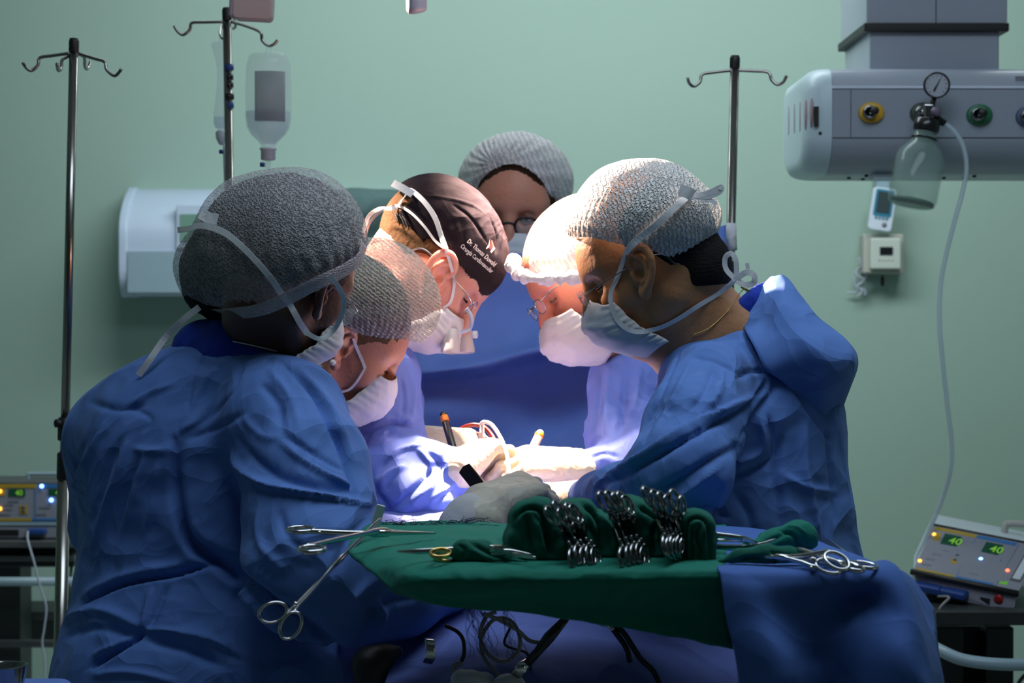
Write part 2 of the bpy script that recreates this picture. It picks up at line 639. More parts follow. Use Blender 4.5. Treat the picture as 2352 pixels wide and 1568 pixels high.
def nets(D, lo, h):
    S = D < 0
    n = D.shape
    c = None
    al = None
    for a in (0, 1):
        for b in (0, 1):
            for e in (0, 1):
                s = S[a:n[0] - 1 + a, b:n[1] - 1 + b, e:n[2] - 1 + e]
                c = s.copy() if c is None else (c | s)
                al = s.copy() if al is None else (al & s)
    cell = c & ~al
    I = np.argwhere(cell)
    idm = np.full(cell.shape, -1, np.int32)
    idm[cell] = np.arange(len(I))
    acc = np.zeros((len(I), 3))
    cnt = np.zeros(len(I))
    corners = [(a, b, e) for a in (0, 1) for b in (0, 1) for e in (0, 1)]
    for p in corners:
        for ax in range(3):
            if p[ax]:
                continue
            r = list(p)
            r[ax] = 1
            d0 = D[I[:, 0] + p[0], I[:, 1] + p[1], I[:, 2] + p[2]]
            d1 = D[I[:, 0] + r[0], I[:, 1] + r[1], I[:, 2] + r[2]]
            m = (d0 < 0) != (d1 < 0)
            t = np.where(m, d0 / np.where(m, d0 - d1, 1), 0)
            pos = np.array(p)[None] + np.zeros((len(I), 3))
            pos[:, ax] += t
            acc[m] += pos[m]
            cnt[m] += 1
    verts = lo + (I + acc / cnt[:, None]) * h
    quads = []
    for ax in range(3):
        sl0 = [slice(1, n[i] - 1) for i in range(3)]
        sl1 = list(sl0)
        sl0[ax] = slice(0, n[ax] - 1)
        sl1[ax] = slice(1, n[ax])
        s0, s1 = S[tuple(sl0)], S[tuple(sl1)]
        for flip in (0, 1):
            m = (s0 & ~s1) if not flip else (~s0 & s1)
            J = np.argwhere(m)
            if not len(J):
                continue
            base = J + 1
            base[:, ax] -= 1
            u, w = [(1, 2), (2, 0), (0, 1)][ax]
            q = []
            for du, dw in ((0, 0), (1, 0), (1, 1), (0, 1)):
                K = base.copy()
                K[:, u] -= du
                K[:, w] -= dw
                q.append(idm[K[:, 0], K[:, 1], K[:, 2]])
            q = np.stack(q, 1)
            quads.append(q[:, ::-1] if flip else q)
    Q = np.concatenate(quads)
    Q = Q[(Q >= 0).all(1)]
    return verts, Q


def to_mesh(v, q, name='m'):
    me = bpy.data.meshes.new(name)
    me.vertices.add(len(v))
    me.vertices.foreach_set('co', v.astype(np.float32).ravel())
    me.loops.add(len(q) * 4)
    me.polygons.add(len(q))
    me.loops.foreach_set('vertex_index', q.astype(np.int32).ravel())
    me.polygons.foreach_set('loop_start', np.arange(0, len(q) * 4, 4, dtype=np.int32))
    me.polygons.foreach_set('loop_total', np.full(len(q), 4, np.int32))
    me.update(calc_edges=True)
    return me


def vnormals(v, q):
    a, b, c, d = (v[q[:, i]] for i in range(4))
    fn = np.cross(c - a, d - b)
    N = np.zeros_like(v)
    for i in range(4):
        np.add.at(N, q[:, i], fn)
    return N / np.maximum(np.linalg.norm(N, axis=1), 1e-12)[:, None]


def cull(v, q, keep):
    """keep faces whose vertices all satisfy keep"""
    q = q[keep[q].all(1)]
    used = np.zeros(len(v), bool)
    used[q.ravel()] = True
    m = np.cumsum(used) - 1
    return v[used], m[q]


def smooth(v, q, it=2, lam=0.5):
    E = np.concatenate([q[:, [0, 1]], q[:, [1, 2]], q[:, [2, 3]], q[:, [3, 0]]])
    for _ in range(it):
        s = np.zeros_like(v)
        c = np.zeros(len(v))
        np.add.at(s, E[:, 0], v[E[:, 1]])
        np.add.at(s, E[:, 1], v[E[:, 0]])
        np.add.at(c, E[:, 0], 1)
        np.add.at(c, E[:, 1], 1)
        v = v + lam * (s / np.maximum(c, 1)[:, None] - v)
    return v


class Surf:
    """ray-castable set of surfaces used to lay tapes, letters and folds onto them"""

    def __init__(self, *meshes):
        self.t = []
        for v, q in meshes:
            self.t.append(BVHTree.FromPolygons([tuple(x) for x in v], [tuple(int(i) for i in f) for f in q]))

    def hit(self, px, py, fallback=None, off=0.0):
        o = Vector((0, 0, CAMH))
        d = (at(px, py, 3.0) - o).normalized()
        best = None
        for t in self.t:
            r = t.ray_cast(o, d)
            if r[0] is not None and (best is None or r[3] < best[3]):
                best = r
        if best is None:
            if fallback is None:
                return None, None
            p = at(px, py, fallback)
            return p, (o - p).normalized()
        n = best[1]
        if n.dot(d) > 0:
            n = -n
        return best[0] + n * off, n

    def near(self, p):
        best = None
        for t in self.t:
            r = t.find_nearest(Vector(p))
            if r[0] is not None and (best is None or r[3] < best[3]):
                best = r
        return best[0], best[1]


def fold_all(v, q, folds, it=1):
    """folds: (pixel polyline, width px, amp mm, skew). each polyline is laid on the surface, then displaces it in space"""
    N = vnormals(v, q)
    S = Surf((v, q))
    disp = np.zeros(len(v))
    for fo in folds:
        pl, w, amp = fo[0], fo[1], fo[2] / 1000.0
        skew = fo[3] if len(fo) > 3 else 0.0
        pts = catmull([np.array((*p, 0.0)) for p in pl], 5)
        P3 = []
        last = None
        for p in pts:
            h, n = S.hit(p[0], p[1])
            if h is not None:
                P3.append(np.array(h))
        if len(P3) < 2:
            continue
        P3 = np.array(P3)
        D = P3[:, 1].mean()
        wm = w * D / F
        lo, hi = P3.min(0) - 4 * wm, P3.max(0) + 4 * wm
        sel = np.where(((v > lo) & (v < hi)).all(1))[0]
        if not len(sel):
            continue
        X = v[sel]
        best = np.full(len(sel), 1e9)
        side = np.zeros(len(sel))
        par = np.zeros(len(sel))
        m = len(P3)
        for i in range(m - 1):
            a, b = P3[i], P3[i + 1]
            ba = b - a
            L = max(ba @ ba, 1e-12)
            if L > (0.09) ** 2 * 4:
                continue
            h = np.clip((X - a) @ ba / L, 0, 1)
            dv = X - a - h[:, None] * ba
            d = np.linalg.norm(dv, axis=1)
            s = np.einsum('ij,ij->i', np.cross(ba[None] + 0 * X, dv), N[sel])
            u = d < best
            best = np.where(u, d, best)
            side = np.where(u, np.sign(s), side)
            par = np.where(u, (i + h) / (m - 1), par)
        wl = wm * (1 + skew * side)
        x = best / np.maximum(wl, wm * 0.15)
        taper = np.clip(np.minimum(par, 1 - par) * 5, 0, 1) ** 0.7
        tp = 0.25 + 0.75 * taper
        disp[sel] += amp * tp * np.exp(-x * x * 0.9) * (1 - 0.25 * np.clip(x, 0, 1))
    return v + N * disp[:, None]


def crumple(v, q, amp, f=7.0, s=0, mask=None):
    N = vnormals(v, q)
    wv = np.stack([vnoise(v, f * 0.7, s + 11 + i) for i in range(3)], 1) - 0.5
    Q = v + wv * 0.12
    d = (ridged(Q, f, s) - 0.6) + 0.5 * (ridged(Q, f * 2.1, s + 3) - 0.6) + 0.32 * (ridged(Q, f * 4.7, s + 5) - 0.6)
    d = d * amp * (mask if mask is not None else 1)
    return v + N * d[:, None]


def ribbon(pts, nrm, w, t=0.00025, name='tie'):
    """flat tape through points with given surface normals"""
    b = bmesh.new()
    P = [Vector(p) for p in pts]
    rows = []
    for i, p in enumerate(P):
        tg = (P[min(i + 1, len(P) - 1)] - P[max(i - 1, 0)]).normalized()
        n = Vector(nrm[i])
        s = tg.cross(n).normalized()
        n = s.cross(tg)
        ww = w[i] if isinstance(w, (list, tuple)) else w
        rows.append([b.verts.new(p + s * (ww / 2 * a) + n * (t * c)) for a, c in ((-1, 0), (-0.98, 1), (0.98, 1), (1, 0), (0.98, -1), (-0.98, -1))])
    for a, c in zip(rows, rows[1:]):
        for k in range(6):
            b.faces.new((a[k], a[(k + 1) % 6], c[(k + 1) % 6], c[k]))
    b.faces.new(rows[0][::-1])
    b.faces.new(rows[-1])
    return b


def tape_px(S, pl, w_px, off=0.002, n=6):
    """tape laid on surfaces along a pixel polyline; points (px,py) or (px,py,D) to leave the surface"""
    ctrl = []
    for p in pl:
        if len(p) == 3:
            h = at(*p)
            nn = (V(0, 0, CAMH) - h).normalized()
        else:
            h, nn = S.hit(p[0], p[1], ctrl[-1][0].y if ctrl else 3.5, off)
        ctrl.append((h, nn))
    pts = [Vector(x) for x in catmull([np.array(c[0]) for c in ctrl], n)]
    nr = [Vector(x).normalized() for x in catmull([np.array(c[1]) for c in ctrl], n)]
    D = sum(p.y for p in pts) / len(pts)
    return ribbon(pts, nr, w_px * D / F)


def text_mesh(s, size, font_shear=0.0):
    cu = bpy.data.curves.new('t', 'FONT')
    cu.body = s
    cu.size = size
    cu.shear = font_shear
    cu.extrude = 0
    cu.resolution_u = 3
    cu.offset = size * 0.015
    o = bpy.data.objects.new('t', cu)
    COL.objects.link(o)
    dg = bpy.context.evaluated_depsgraph_get()
    me = bpy.data.meshes.new_from_object(o.evaluated_get(dg))
    bpy.data.objects.remove(o)
    return me


def text_on(name, s, size, mx, m, parent, align=0.0, thick=0.0004):
    """flat lettering: local X right, local Y up of the letters mapped by mx"""
    me = text_mesh(s, size)
    xs = [v.co.x for v in me.vertices] or [0]
    cx = (max(xs) + min(xs)) * align
    for v in me.vertices:
        v.co = mx @ Vector((v.co.x - cx, v.co.y, 0))
    me.materials.clear()
    return obj(name, me, m, parent, smooth=False)
# ================================================================ the room
WX, WY, WZ = 3.4, 7.2, 3.2
obj('floor', box((-WX, -0.6, -0.1), (WX, WY, 0)), M['floor'], kind='structure', smooth=False)
obj('ceiling', box((-WX, -0.6, WZ), (WX, WY, WZ + 0.1)), M['ceil'], kind='structure', smooth=False)
obj('wall_back', box((-WX, WY, 0), (WX, WY + 0.12, WZ)), M['wall'], kind='structure', smooth=False)
obj('wall_left', box((-WX - 0.12, -0.6, 0), (-WX, WY, WZ)), M['wall'], kind='structure', smooth=False)
obj('wall_right', box((WX, -0.6, 0), (WX + 0.12, WY, WZ)), M['wall'], kind='structure', smooth=False)


def pxs(r, D):
    return r * D / F


# ---------------------------------------------------------------- infusion poles
def hook(parent, pts, D, r=0.0032, dy=0.0):
    n = len(pts)
    P = [A((p[0], p[1], D + dy * i / (n - 1))) for i, p in enumerate(pts)]
    obj('hook', tube(catmull(P, 6), r, seg=8), M['pole'], parent)


def iv_pole(label, top, bot, D, hooks, r_px=10.5, sleeve=None):
    a, b = at(*top, D), at(*bot, D)
    d = (b - a).normalized()
    foot = a + d * ((a.z - 0.06) / -d.z)
    t = thing('infusion_pole', label, 'pole', (foot.x, foot.y, 0))
    r = pxs(r_px, D)
    if sleeve:
        s = a + (b - a) * ((sleeve - top[1]) / (bot[1] - top[1]))
        obj('pole_tube', tube([a + d * 0.01, s], r, seg=20), M['pole'], t)
        obj('lower_tube', tube([s - d * 0.004, foot], r * 1.45, seg=20), M['pole'], t, label='thicker lower tube')
    else:
        obj('pole_tube', tube([a + d * 0.01, foot], r, seg=20), M['pole'], t)
    obj('end_cap', tube([a - d * 0.006, a + d * 0.0, a + d * 0.018, a + d * 0.02], [r * 0.9, r * 1.12, r * 1.12, r * 1.0], seg=20), M['black'], t, label='black plastic end cap')
    for h in hooks:
        hook(t, h[0], D, dy=h[1] if len(h) > 1 else 0)
    for k in range(5):
        an = 2 * PI * k / 5 + 0.3
        e = V(foot.x + 0.26 * math.cos(an), foot.y + 0.26 * math.sin(an), 0.045)
        lg = obj('leg', tube([V(foot.x, foot.y, 0.075), e], 0.012, seg=10), M['pole'], t)
        obj('castor', lathe([(0.005, -0.012), (0.022, -0.010), (0.022, 0.010), (0.005, 0.012)], axis_mx((e.x, e.y, 0.022), (math.sin(an), -math.cos(an), 0)), seg=16), M['black'], lg)
    return t, r, d


pl, rl, dl = iv_pole('empty infusion pole with four hooks at far left', (170, 95), (140, 1400), 4.25,
                     [([(163, 122), (120, 128), (92, 133), (87, 150), (72, 162), (60, 155), (52, 143)], -0.02),
                      ([(177, 122), (215, 134), (240, 142), (245, 160), (262, 174), (272, 168), (279, 158)], -0.02),
                      ([(160, 128), (143, 138), (141, 156), (134, 162), (131, 147)], -0.10),
                      ([(176, 123), (193, 131), (195, 152), (201, 158), (208, 142)], 0.10)], 10.5, sleeve=1100)
for y0, y1, rr in ((958, 1012, 17), (1038, 1102, 17)):
    a, b = at(150 - (y0 - 960) * .022, y0, 4.25), at(150 - (y1 - 960) * .022, y1, 4.25)
    obj('height_clamp', tube([a, a + (b - a) * 0.06, a + (b - a) * 0.94, b], [pxs(rr - 3, 4.25), pxs(rr, 4.25), pxs(rr, 4.25), pxs(rr - 3, 4.25)], seg=20), M['black'], pl, label='black plastic clamp')
pk = at(134, 972, 4.24)
obj('clamp_knob', lathe([(0.004, -0.008), (0.008, -0.006), (0.008, 0.006), (0.004, 0.008)], axis_mx(pk, (1, 0, 0)), seg=16), M['black'], pl)

pm, rm, dm = iv_pole('infusion pole carrying the bag and the bottle', (521, 24), (527, 400), 4.6,
                     [([(513, 50), (470, 51), (441, 53), (436, 68), (421, 80), (408, 72), (400, 59)], 0.0),
                      ([(531, 50), (560, 58), (597, 73), (602, 92), (616, 105), (629, 102), (638, 92)], 0.0),
                      ([(515, 54), (508, 64), (506, 78), (510, 88)], -0.08),
                      ([(527, 50), (538, 47), (541, 60), (536, 66)], 0.08)], 9.8)
for y in (148, 170, 188, 215, 235):
    a = at(523 + (y - 24) * .016, y, 4.6)
    obj('blue_tape', tube([a, a + V(0.0005, 0, -0.012)], rm * (1.18 if y in (148, 215) else 1.08), seg=14), M['blue_plastic'] if y in (148, 235) else M['black_gloss'], pm)

pr, rr_, dr = iv_pole('infusion pole with two hooks behind the surgeon on the right', (1688, 134), (1679, 520), 4.52,
                      [([(1684, 161), (1640, 166), (1613, 171), (1608, 188), (1594, 198), (1583, 191), (1579, 178)], -0.02),
                       ([(1692, 161), (1730, 163), (1764, 166), (1772, 183), (1785, 194), (1799, 188), (1807, 173)], -0.02)], 10.5)
a = at(1680, 512, 4.5)
obj('tape_wrap', tube([a, a + V(-0.001, 0, -0.03), a + V(0.002, 0, -0.055)], [rr_ * 1.08, rr_ * 1.25, rr_ * 1.05], seg=14), M['gauze'], pr, label='clear tape wrapped round the tube')


# ---------------------------------------------------------------- infusion bottle and bag
def lathe_px(cx, prof, D, flat=1.0, seg=36):
    """prof: (py, radius px)"""
    c = at(cx, prof[0][0], D)
    b = bmesh.new()
    pr = [(pxs(r, D), at(cx, y, D).z - c.z) for y, r in prof]
    mx = Matrix.Translation((c.x, c.y, c.z)) @ Matrix.Diagonal((1, flat, 1, 1))
    add_lathe(b, pr[::-1], mx, seg=seg)
    return b


D = 4.6
t = thing('infusion_bottle', 'clear infusion bottle hung upside down from the pole hook', 'bottle', at(616, 333, D))
obj('bottle_body', lathe_px(616, [(122, 30), (125, 42), (132, 46), (150, 51), (200, 53), (270, 53), (292, 50), (310, 40), (325, 24), (334, 17), (342, 17)], D), M['plastic_clear'], t)
obj('liquid', lathe_px(616, [(256, 51), (257, 51.5), (270, 51), (291, 48), (308, 38.5), (323, 22.5), (332, 15)], D), M['water'], t, label='clear liquid filling the lower third')
lb = bmesh.new()
for i in range(13):
    an = math.radians(-28 + i * 6.6)
    for y in (168, 282):
        c = at(616, y, D)
        lb.verts.new((c.x + pxs(54, D) * math.sin(an), c.y - pxs(54, D) * math.cos(an), c.z))
lb.verts.ensure_lookup_table()
for i in range(12):
    lb.faces.new([lb.verts[i * 2], lb.verts[i * 2 + 1], lb.verts[i * 2 + 3], lb.verts[i * 2 + 2]])
solid(obj('paper_label', lb, M['label_thin'], t, label='grey printed label seen through the bottle'), 0.0005)
obj('cap', lathe_px(616, [(340, 20), (343, 20), (345, 17), (366, 17), (368, 14)], D), M['offwhite'], t, label='white collar cap')
obj('drip_chamber', lathe_px(616, [(366, 7), (385, 6), (420, 6)], D), M['plastic_clear'], t)
obj('clamp', box(at(597, 382, D - .01), at(609, 374, D + .01)), M['blue_plastic'], t, label='blue roller clamp')
obj('hanging_loop', tube(catmull([at(610, 124, D), at(614, 112, D - .004), at(618, 106, D - .004), at(622, 112, D), at(622, 124, D)], 5), 0.0012, seg=6), M['plastic_clear'], t)
obj('giving_set_line', tube(catmull([at(616, 415, D), at(612, 520, D), at(600, 700, D + .05)], 8), 0.002, seg=6), M['cord_pale'], t)

t = thing('infusion_bag', 'nearly empty infusion bag hanging behind the pole', 'bag', at(508, 296, 4.72))
obj('bag_body', lathe_px(508, [(94, 6), (97, 20), (103, 23), (118, 19), (135, 14), (160, 10), (190, 10), (225, 13), (262, 18), (285, 18), (294, 15), (298, 9)], 4.72, 0.5), M['plastic_clear'], t)
obj('liquid', lathe_px(508, [(268, 17), (284, 16.5), (293, 13), (296, 8)], 4.72, 0.45), M['water'], t, label='last of the liquid in the bag')
obj('port', lathe_px(509, [(298, 8), (304, 14), (318, 13), (330, 7), (333, 4)], 4.72), M['offwhite'], t)
obj('clamp', box(at(503, 352, 4.71), at(514, 345, 4.73)), M['blue_plastic'], t, label='blue clamp')
obj('giving_set_line', tube(catmull([at(514, 333, 4.72), at(516, 400, 4.72), at(520, 520, 4.74), at(515, 700, 4.74)], 6), 0.002, seg=6), M['cord_pale'], t)
obj('hanging_loop', tube(catmull([at(502, 97, 4.72), at(506, 86, 4.70), at(510, 84, 4.66), at(511, 97, 4.72)], 5), 0.0012, seg=6), M['plastic_clear'], t)

# ---------------------------------------------------------------- white wall unit
Dw = 6.95
x0, x1 = at(270, 0, Dw).x, at(935, 0, Dw).x
z1, zt = at(0, 680, Dw).z, at(0, 428, Dw).z
H = zt - z1
t = thing('bedhead_panel', 'long white wall-mounted unit behind the masked women', 'wall unit', ((x0 + x1) / 2, WY, z1))
prof = []
for k in range(13):     # curved front, seen from the side: (y, z)
    s = k / 12
    prof.append((-0.25 + 0.17 * max(0, (s - 0.55) / 0.45) ** 2.2 + 0.05 * max(0, (0.22 - s) / 0.22) ** 2, z1 + H * s))
prof = prof + [(0.0, zt), (0.0, z1)]
mx = Matrix(((0, 1, 0, 0), (1, 0, 0, WY), (0, 0, 1, 0), (0, 0, 0, 1)))
body = prism([(p[0], p[1]) for p in prof], x0 + 0.02, x1, mx)
bevel(obj('housing', body, M['unit_white'], t, smooth=False), 0.004)
endp = prism([(p[0] * 1.02, (p[1] - z1) * 1.03 + z1 - 0.004) for p in prof], x0, x0 + 0.028, mx)
bevel(obj('end_panel', endp, M['unit_white'], t, smooth=False), 0.006)
zl = at(0, 577, Dw).z
obj('lower_strip', prism([(-0.262, z1 + 0.012), (-0.258, zl), (-0.20, zl), (-0.20, z1 + 0.012)], x0 + 0.03, x1 - 0.002, mx), M['unit_grey'], t, label='grey lower panel', smooth=False)
xa, xb = at(405, 0, Dw).x, at(700, 0, Dw).x
pa = bevel(obj('access_panel', prism([(-0.262, zl + 0.008), (-0.262, at(0, 470, Dw).z), (-0.2, at(0, 470, Dw).z), (-0.2, zl + 0.008)], xa, xb, mx), M['unit_white'], t, smooth=False), 0.003)
gw = obj('window', prism([(-0.266, zl + 0.03), (-0.266, at(0, 492, Dw).z), (-0.25, at(0, 492, Dw).z), (-0.25, zl + 0.03)], xa + 0.012, xb - 0.05, mx), mat('green_glass', (0.16, 0.30, 0.24), 0.3), pa, label='green tinted window', smooth=False)
sh = sheet([[(745, 452, 7.0), (800, 434, 7.0), (860, 436, 7.0), (920, 438, 7.0), (965, 448, 7.0)],
            [(745, 440, 6.8), (800, 438, 6.72), (860, 440, 6.72), (920, 444, 6.72), (965, 450, 6.8)],
            [(745, 480, 6.76), (800, 468, 6.66), (860, 470, 6.66), (920, 470, 6.68), (965, 480, 6.78)],
            [(745, 560, 6.78), (800, 560, 6.7), (860, 562, 6.7), (920, 560, 6.7), (965, 560, 6.8)],
            [(745, 660, 6.85), (800, 664, 6.8), (860, 662, 6.8), (920, 660, 6.8), (965, 660, 6.85)]])
solid(obj('cloth_cover', sh, M['teal_cloth'], label='grey-green cloth hung over the right end of the white wall unit', cat='cloth'), 0.006)

# ---------------------------------------------------------------- ceiling pendant with gas console
Dp = 5.15
t = thing('ceiling_pendant', 'grey ceiling pendant console with gas outlets at upper right', 'medical pendant', (at(2130, 0, Dp + .2).x, Dp + .2, WZ))


def bx(px0, py0, px1, py1, Da, Db):
    p, q = at(px0, py0, Da), at(px1, py1, Da)
    return box((p.x, Da, q.z), (q.x, Db, p.z))


a = at(1990, 60, Dp)
b2 = at(2314, 60, Dp)
cb = box((a.x, Dp, a.z), (b2.x, Dp + 0.40, WZ))
bevel(obj('upper_column', cb, M['console'], t, smooth=False), 0.004)
obj('column_seam', box((at(2150, 0, Dp).x - 0.001, Dp - 0.0008, a.z), (at(2150, 0, Dp).x + 0.001, Dp + 0.001, WZ - 0.01)), M['black'], t, smooth=False)
bevel(obj('rubber_collar', box((at(1984, 0, Dp).x, Dp - 0.008, at(0, 73, Dp).z), (at(2317, 0, Dp).x, Dp + 0.41, at(0, 53, Dp).z)), M['black'], t, label='black rubber collar', smooth=False), 0.003)
bevel(obj('lower_column', box((at(1999, 0, Dp).x, Dp + 0.01, at(0, 160, Dp).z), (at(2298, 0, Dp).x, Dp + 0.39, at(0, 70, Dp).z)), M['console'], t, smooth=False), 0.004)
zc = lambda y: at(0, y, 5.0).z
Dc = 5.0
depth = 0.46
cx0, cx1 = at(1912, 0, Dc).x, at(2352, 0, Dc).x + 0.42
CP = [(0.06, zc(152)), (0.03, zc(160)), (0.012, zc(176)), (0.0, zc(200)), (0.0, zc(315)), (0.006, zc(336)), (0.022, zc(360)), (0.045, zc(378)), (0.085, zc(393)), (0.12, zc(396))]
back = [(depth - p[0], p[1]) for p in CP][::-1]
ring = CP + back
mc = Matrix(((0, 1, 0, 0), (1, 0, 0, Dc), (0, 0, 1, 0), (0, 0, 0, 1)))
bd = prism(ring, cx0, cx1, mc)
bevel(obj('console_body', bd, M['console'], t, smooth=False), 0.003, angle=25)
# bulging end cap
eb = bmesh.new()
cy, cz = depth / 2, (zc(155) + zc(395)) / 2
rows = []
for k in range(9):
    s = math.sin(k / 8 * PI / 2)
    x = cx0 - 0.060 * s
    sc = 1 - 0.30 * (1 - math.cos(k / 8 * PI / 2)) ** 1.3
    rows.append([eb.verts.new((x, Dc + cy + (p[0] - cy) * (sc + 0.06 * (1 - sc)), cz + (p[1] - cz) * sc)) for p in ring])
for r0, r1 in zip(rows, rows[1:]):
    for i in range(len(ring)):
        j = (i + 1) % len(ring)
        eb.faces.new((r0[i], r0[j], r1[j], r1[i]))
eb.faces.new(rows[-1])
bmesh.ops.recalc_face_normals(eb, faces=eb.faces)
capv = np.array([v.co[:] for v in eb.verts])
capf = [tuple(v.index for v in f.verts) for f in eb.faces]
eb.verts.index_update()
capf = [tuple(v.index for v in f.verts) for f in eb.faces]
capo = obj('end_cap', eb, M['console_end'], t, label='rounded end cap with side light in its pale colour')
ct = BVHTree.FromPolygons([tuple(x) for x in capv], capf)


def on_bvh(tr, px, py):
    o = Vector((0, 0, CAMH))
    r = tr.ray_cast(o, (at(px, py, 3) - o).normalized())
    return r[0], r[1]


for x in (1812, 1825, 1838, 1851, 1864):
    p, n = on_bvh(ct, x, 277 - (x - 1812) * 0.35)
    if p:
        obj('vent_slot', lathe([(0.0055, -0.002), (0.0055, 0.001)], axis_mx(p, n, (0, 0, 1)) @ Matrix.Diagonal((6.2, 1, 1, 1)), seg=20), M['label_pink'], capo)
p, n = on_bvh(ct, 1876, 268)
if p:
    q = axis_mx(p, n, (0, 0, 1))
    obj('latch', box((-0.022, -0.005, -0.002), (0.022, 0.005, 0.008), q), M['black'], capo, label='black latch', smooth=False)
    obj('warning_dot', lathe([(0.004, -0.001), (0.004, 0.001)], axis_mx(on_bvh(ct, 1884, 306)[0], n), seg=12), M['black'], capo)
for (ya, lab) in ((200, 'bright trim strip'),):
    obj('trim_strip', box((cx0, Dc - 0.0035, zc(203)), (cx1, Dc + 0.002, zc(198))), mat('bright_trim', (0.75, 0.8, 0.95), 0.3), t, label=lab, smooth=False)
obj('panel_seam', box((cx0, Dc - 0.0006, zc(317)), (cx1, Dc + 0.002, zc(315.5))), M['black'], t, smooth=False)
obj('panel_seam', box((at(1955, 0, Dc).x - .0006, Dc - 0.0006, zc(315)), (at(1955, 0, Dc).x + .0006, Dc + 0.002, zc(203))), M['black'], t, smooth=False)


def outlet(px, py, m, lab):
    c = at(px, py, Dc)
    o = thing('gas_outlet', None, None, (c.x, Dc, c.z))
    o.parent = t
    o.matrix_parent_inverse = t.matrix_world.inverted()
    o['label'] = lab
    q = axis_mx((c.x, Dc, c.z), (0, -1, 0), (1, 0, 0))
    p = obj('outlet_plate', lathe([(0.0285, -0.001), (0.0285, 0.006), (0.025, 0.009), (0.014, 0.009)], q @ Matrix.Diagonal((1, 0.82, 1, 1)), seg=32), m, o)
    obj('outlet_socket', lathe([(0.0145, 0.004), (0.0145, 0.022), (0.010, 0.024), (0.009, 0.016)], q @ Matrix.Translation((-0.006, 0, 0)), seg=24), M['steel_dark'], o)
    obj('outlet_valve', lathe([(0.008, 0.01), (0.009, 0.040), (0.006, 0.042)], q @ Matrix.Translation((0.003, 0.002, 0)), seg=16), M['black'], o)


def plate_part(px, py, m, lab):
    c = at(px, py, Dc)
    q = axis_mx((c.x, Dc, c.z), (0, -1, 0), (1, 0, 0))
    p = obj('gas_outlet', lathe([(0.0285, -0.001), (0.0285, 0.006), (0.025, 0.009), (0.014, 0.009)], q @ Matrix.Diagonal((1, 0.82, 1, 1)), seg=32), m, t, label=lab)
    obj('outlet_socket', lathe([(0.0145, 0.004), (0.0145, 0.022), (0.010, 0.024), (0.009, 0.016)], q @ Matrix.Translation((-0.006, 0, 0)), seg=24), M['steel_dark'], p)
    obj('outlet_valve', lathe([(0.008, 0.01), (0.009, 0.034), (0.006, 0.036)], q @ Matrix.Translation((0.003, 0.002, 0)), seg=16), M['black'], p)


plate_part(2001, 259, M['yellow'], 'yellow gas outlet')
plate_part(2119, 260, M['beige'] if False else mat('dark_olive_plate', (0.05, 0.07, 0.05), 0.5), 'dark gas outlet behind the suction unit')
plate_part(2249, 264, M['ggreen'], 'green gas outlet')
plate_part(2362, 268, mat('slate_plate', (0.06, 0.10, 0.18), 0.5), 'dark blue gas outlet cut by the photo edge')
obj('rating_plate', box((at(2335, 0, Dc).x, Dc - 0.001 + 0.008, zc(196)), (at(2385, 0, Dc).x, Dc + 0.02, zc(174))), M['label'], t, smooth=False)
for px_, py_, d_ in ((1950, 396, 0.10), (1982, 397, 0.15), (1990, 396, 0.02), (2045, 396, 0.02), (2168, 396, 0.1), (2215, 396, 0.08), (2238, 396, 0.03)):
    c = at(px_, 396, Dc + d_ + 0.09)
    obj('screw', lathe([(0.0035, -0.004), (0.0045, 0.0), (0.0045, 0.003)], axis_mx((c.x, Dc + d_ + 0.09, zc(396) - 0.001), (0, 0, -1)), seg=12), M['black'], t)
c0 = at(2003, 384, Dc + .1)
bevel(obj('mounting_block', box((c0.x, Dc + 0.08, zc(396) - 0.012), (c0.x + 0.048, Dc + 0.14, zc(396) + 0.004)), M['console_end'], t, smooth=False), 0.003)

# ---------------------------------------------------------------- suction unit on the console
Ds = 4.93
t = thing('suction_unit', 'suction regulator with dial and glass jar plugged into the pendant', 'suction jar', at(2119, 260, Dc - .03))
g = at(2150, 195, Ds)
q = axis_mx(g, (-0.08, -1, -0.12), (1, 0, 0))
gd = obj('pressure_gauge', lathe([(0.020, 0.0), (0.0285, 0.003), (0.029, 0.016), (0.0265, 0.020), (0.0245, 0.017), (0.0, 0.017)], q, seg=40, caps=False), M['black_gloss'], t)
obj('dial_face', lathe([(0.0245, 0.0172), (0.0001, 0.0174)], q, seg=36, caps=False), mat('dial_grey', (0.42, 0.45, 0.52), 0.5), gd, label='grey dial face')
obj('dial_needle', tube([q @ V(-0.006, -0.012, 0.019), q @ V(0.007, 0.014, 0.019)], [0.0022, 0.0006], seg=8), M['black'], gd)
tk = bmesh.new()
for k in range(11):
    an = math.radians(225 - 27 * k)
    add_box(tk, (0.0185, -0.0005, 0.0175), (0.0225, 0.0005, 0.0182), q @ Matrix.Rotation(an, 4, 'Z'))
obj('dial_ticks', tk, M['black'], gd, smooth=False)
obj('stem', tube([at(2146, 222, Ds), at(2140, 246, Ds)], 0.006, seg=14), M['black'], t)
obj('connector', tube([V(at(2119, 258, Dc).x, Dc - 0.002, zc(258)), at(2121, 258, Ds)], 0.014, seg=20), M['steel_dark'], t)
cc = at(2133, 256, Ds - .01)
bevel(obj('valve_block', box(cc - V(0.011, 0.012, 0.016), cc + V(0.010, 0.012, 0.016)), M['steel'], t, label='bright metal valve block', smooth=False), 0.004)
obj('knob', lathe([(0.009, 0), (0.010, 0.003), (0.010, 0.013), (0.006, 0.016)], axis_mx(at(2147, 257, Ds - .02), (0.2, -1, 0)), seg=20), mat('violet_grey', (0.16, 0.12, 0.18), 0.4), t)
ax = (at(2094, 478, Ds - .02) - at(2131, 288, Ds)).normalized()
q = axis_mx(at(2131, 276, Ds), -ax)
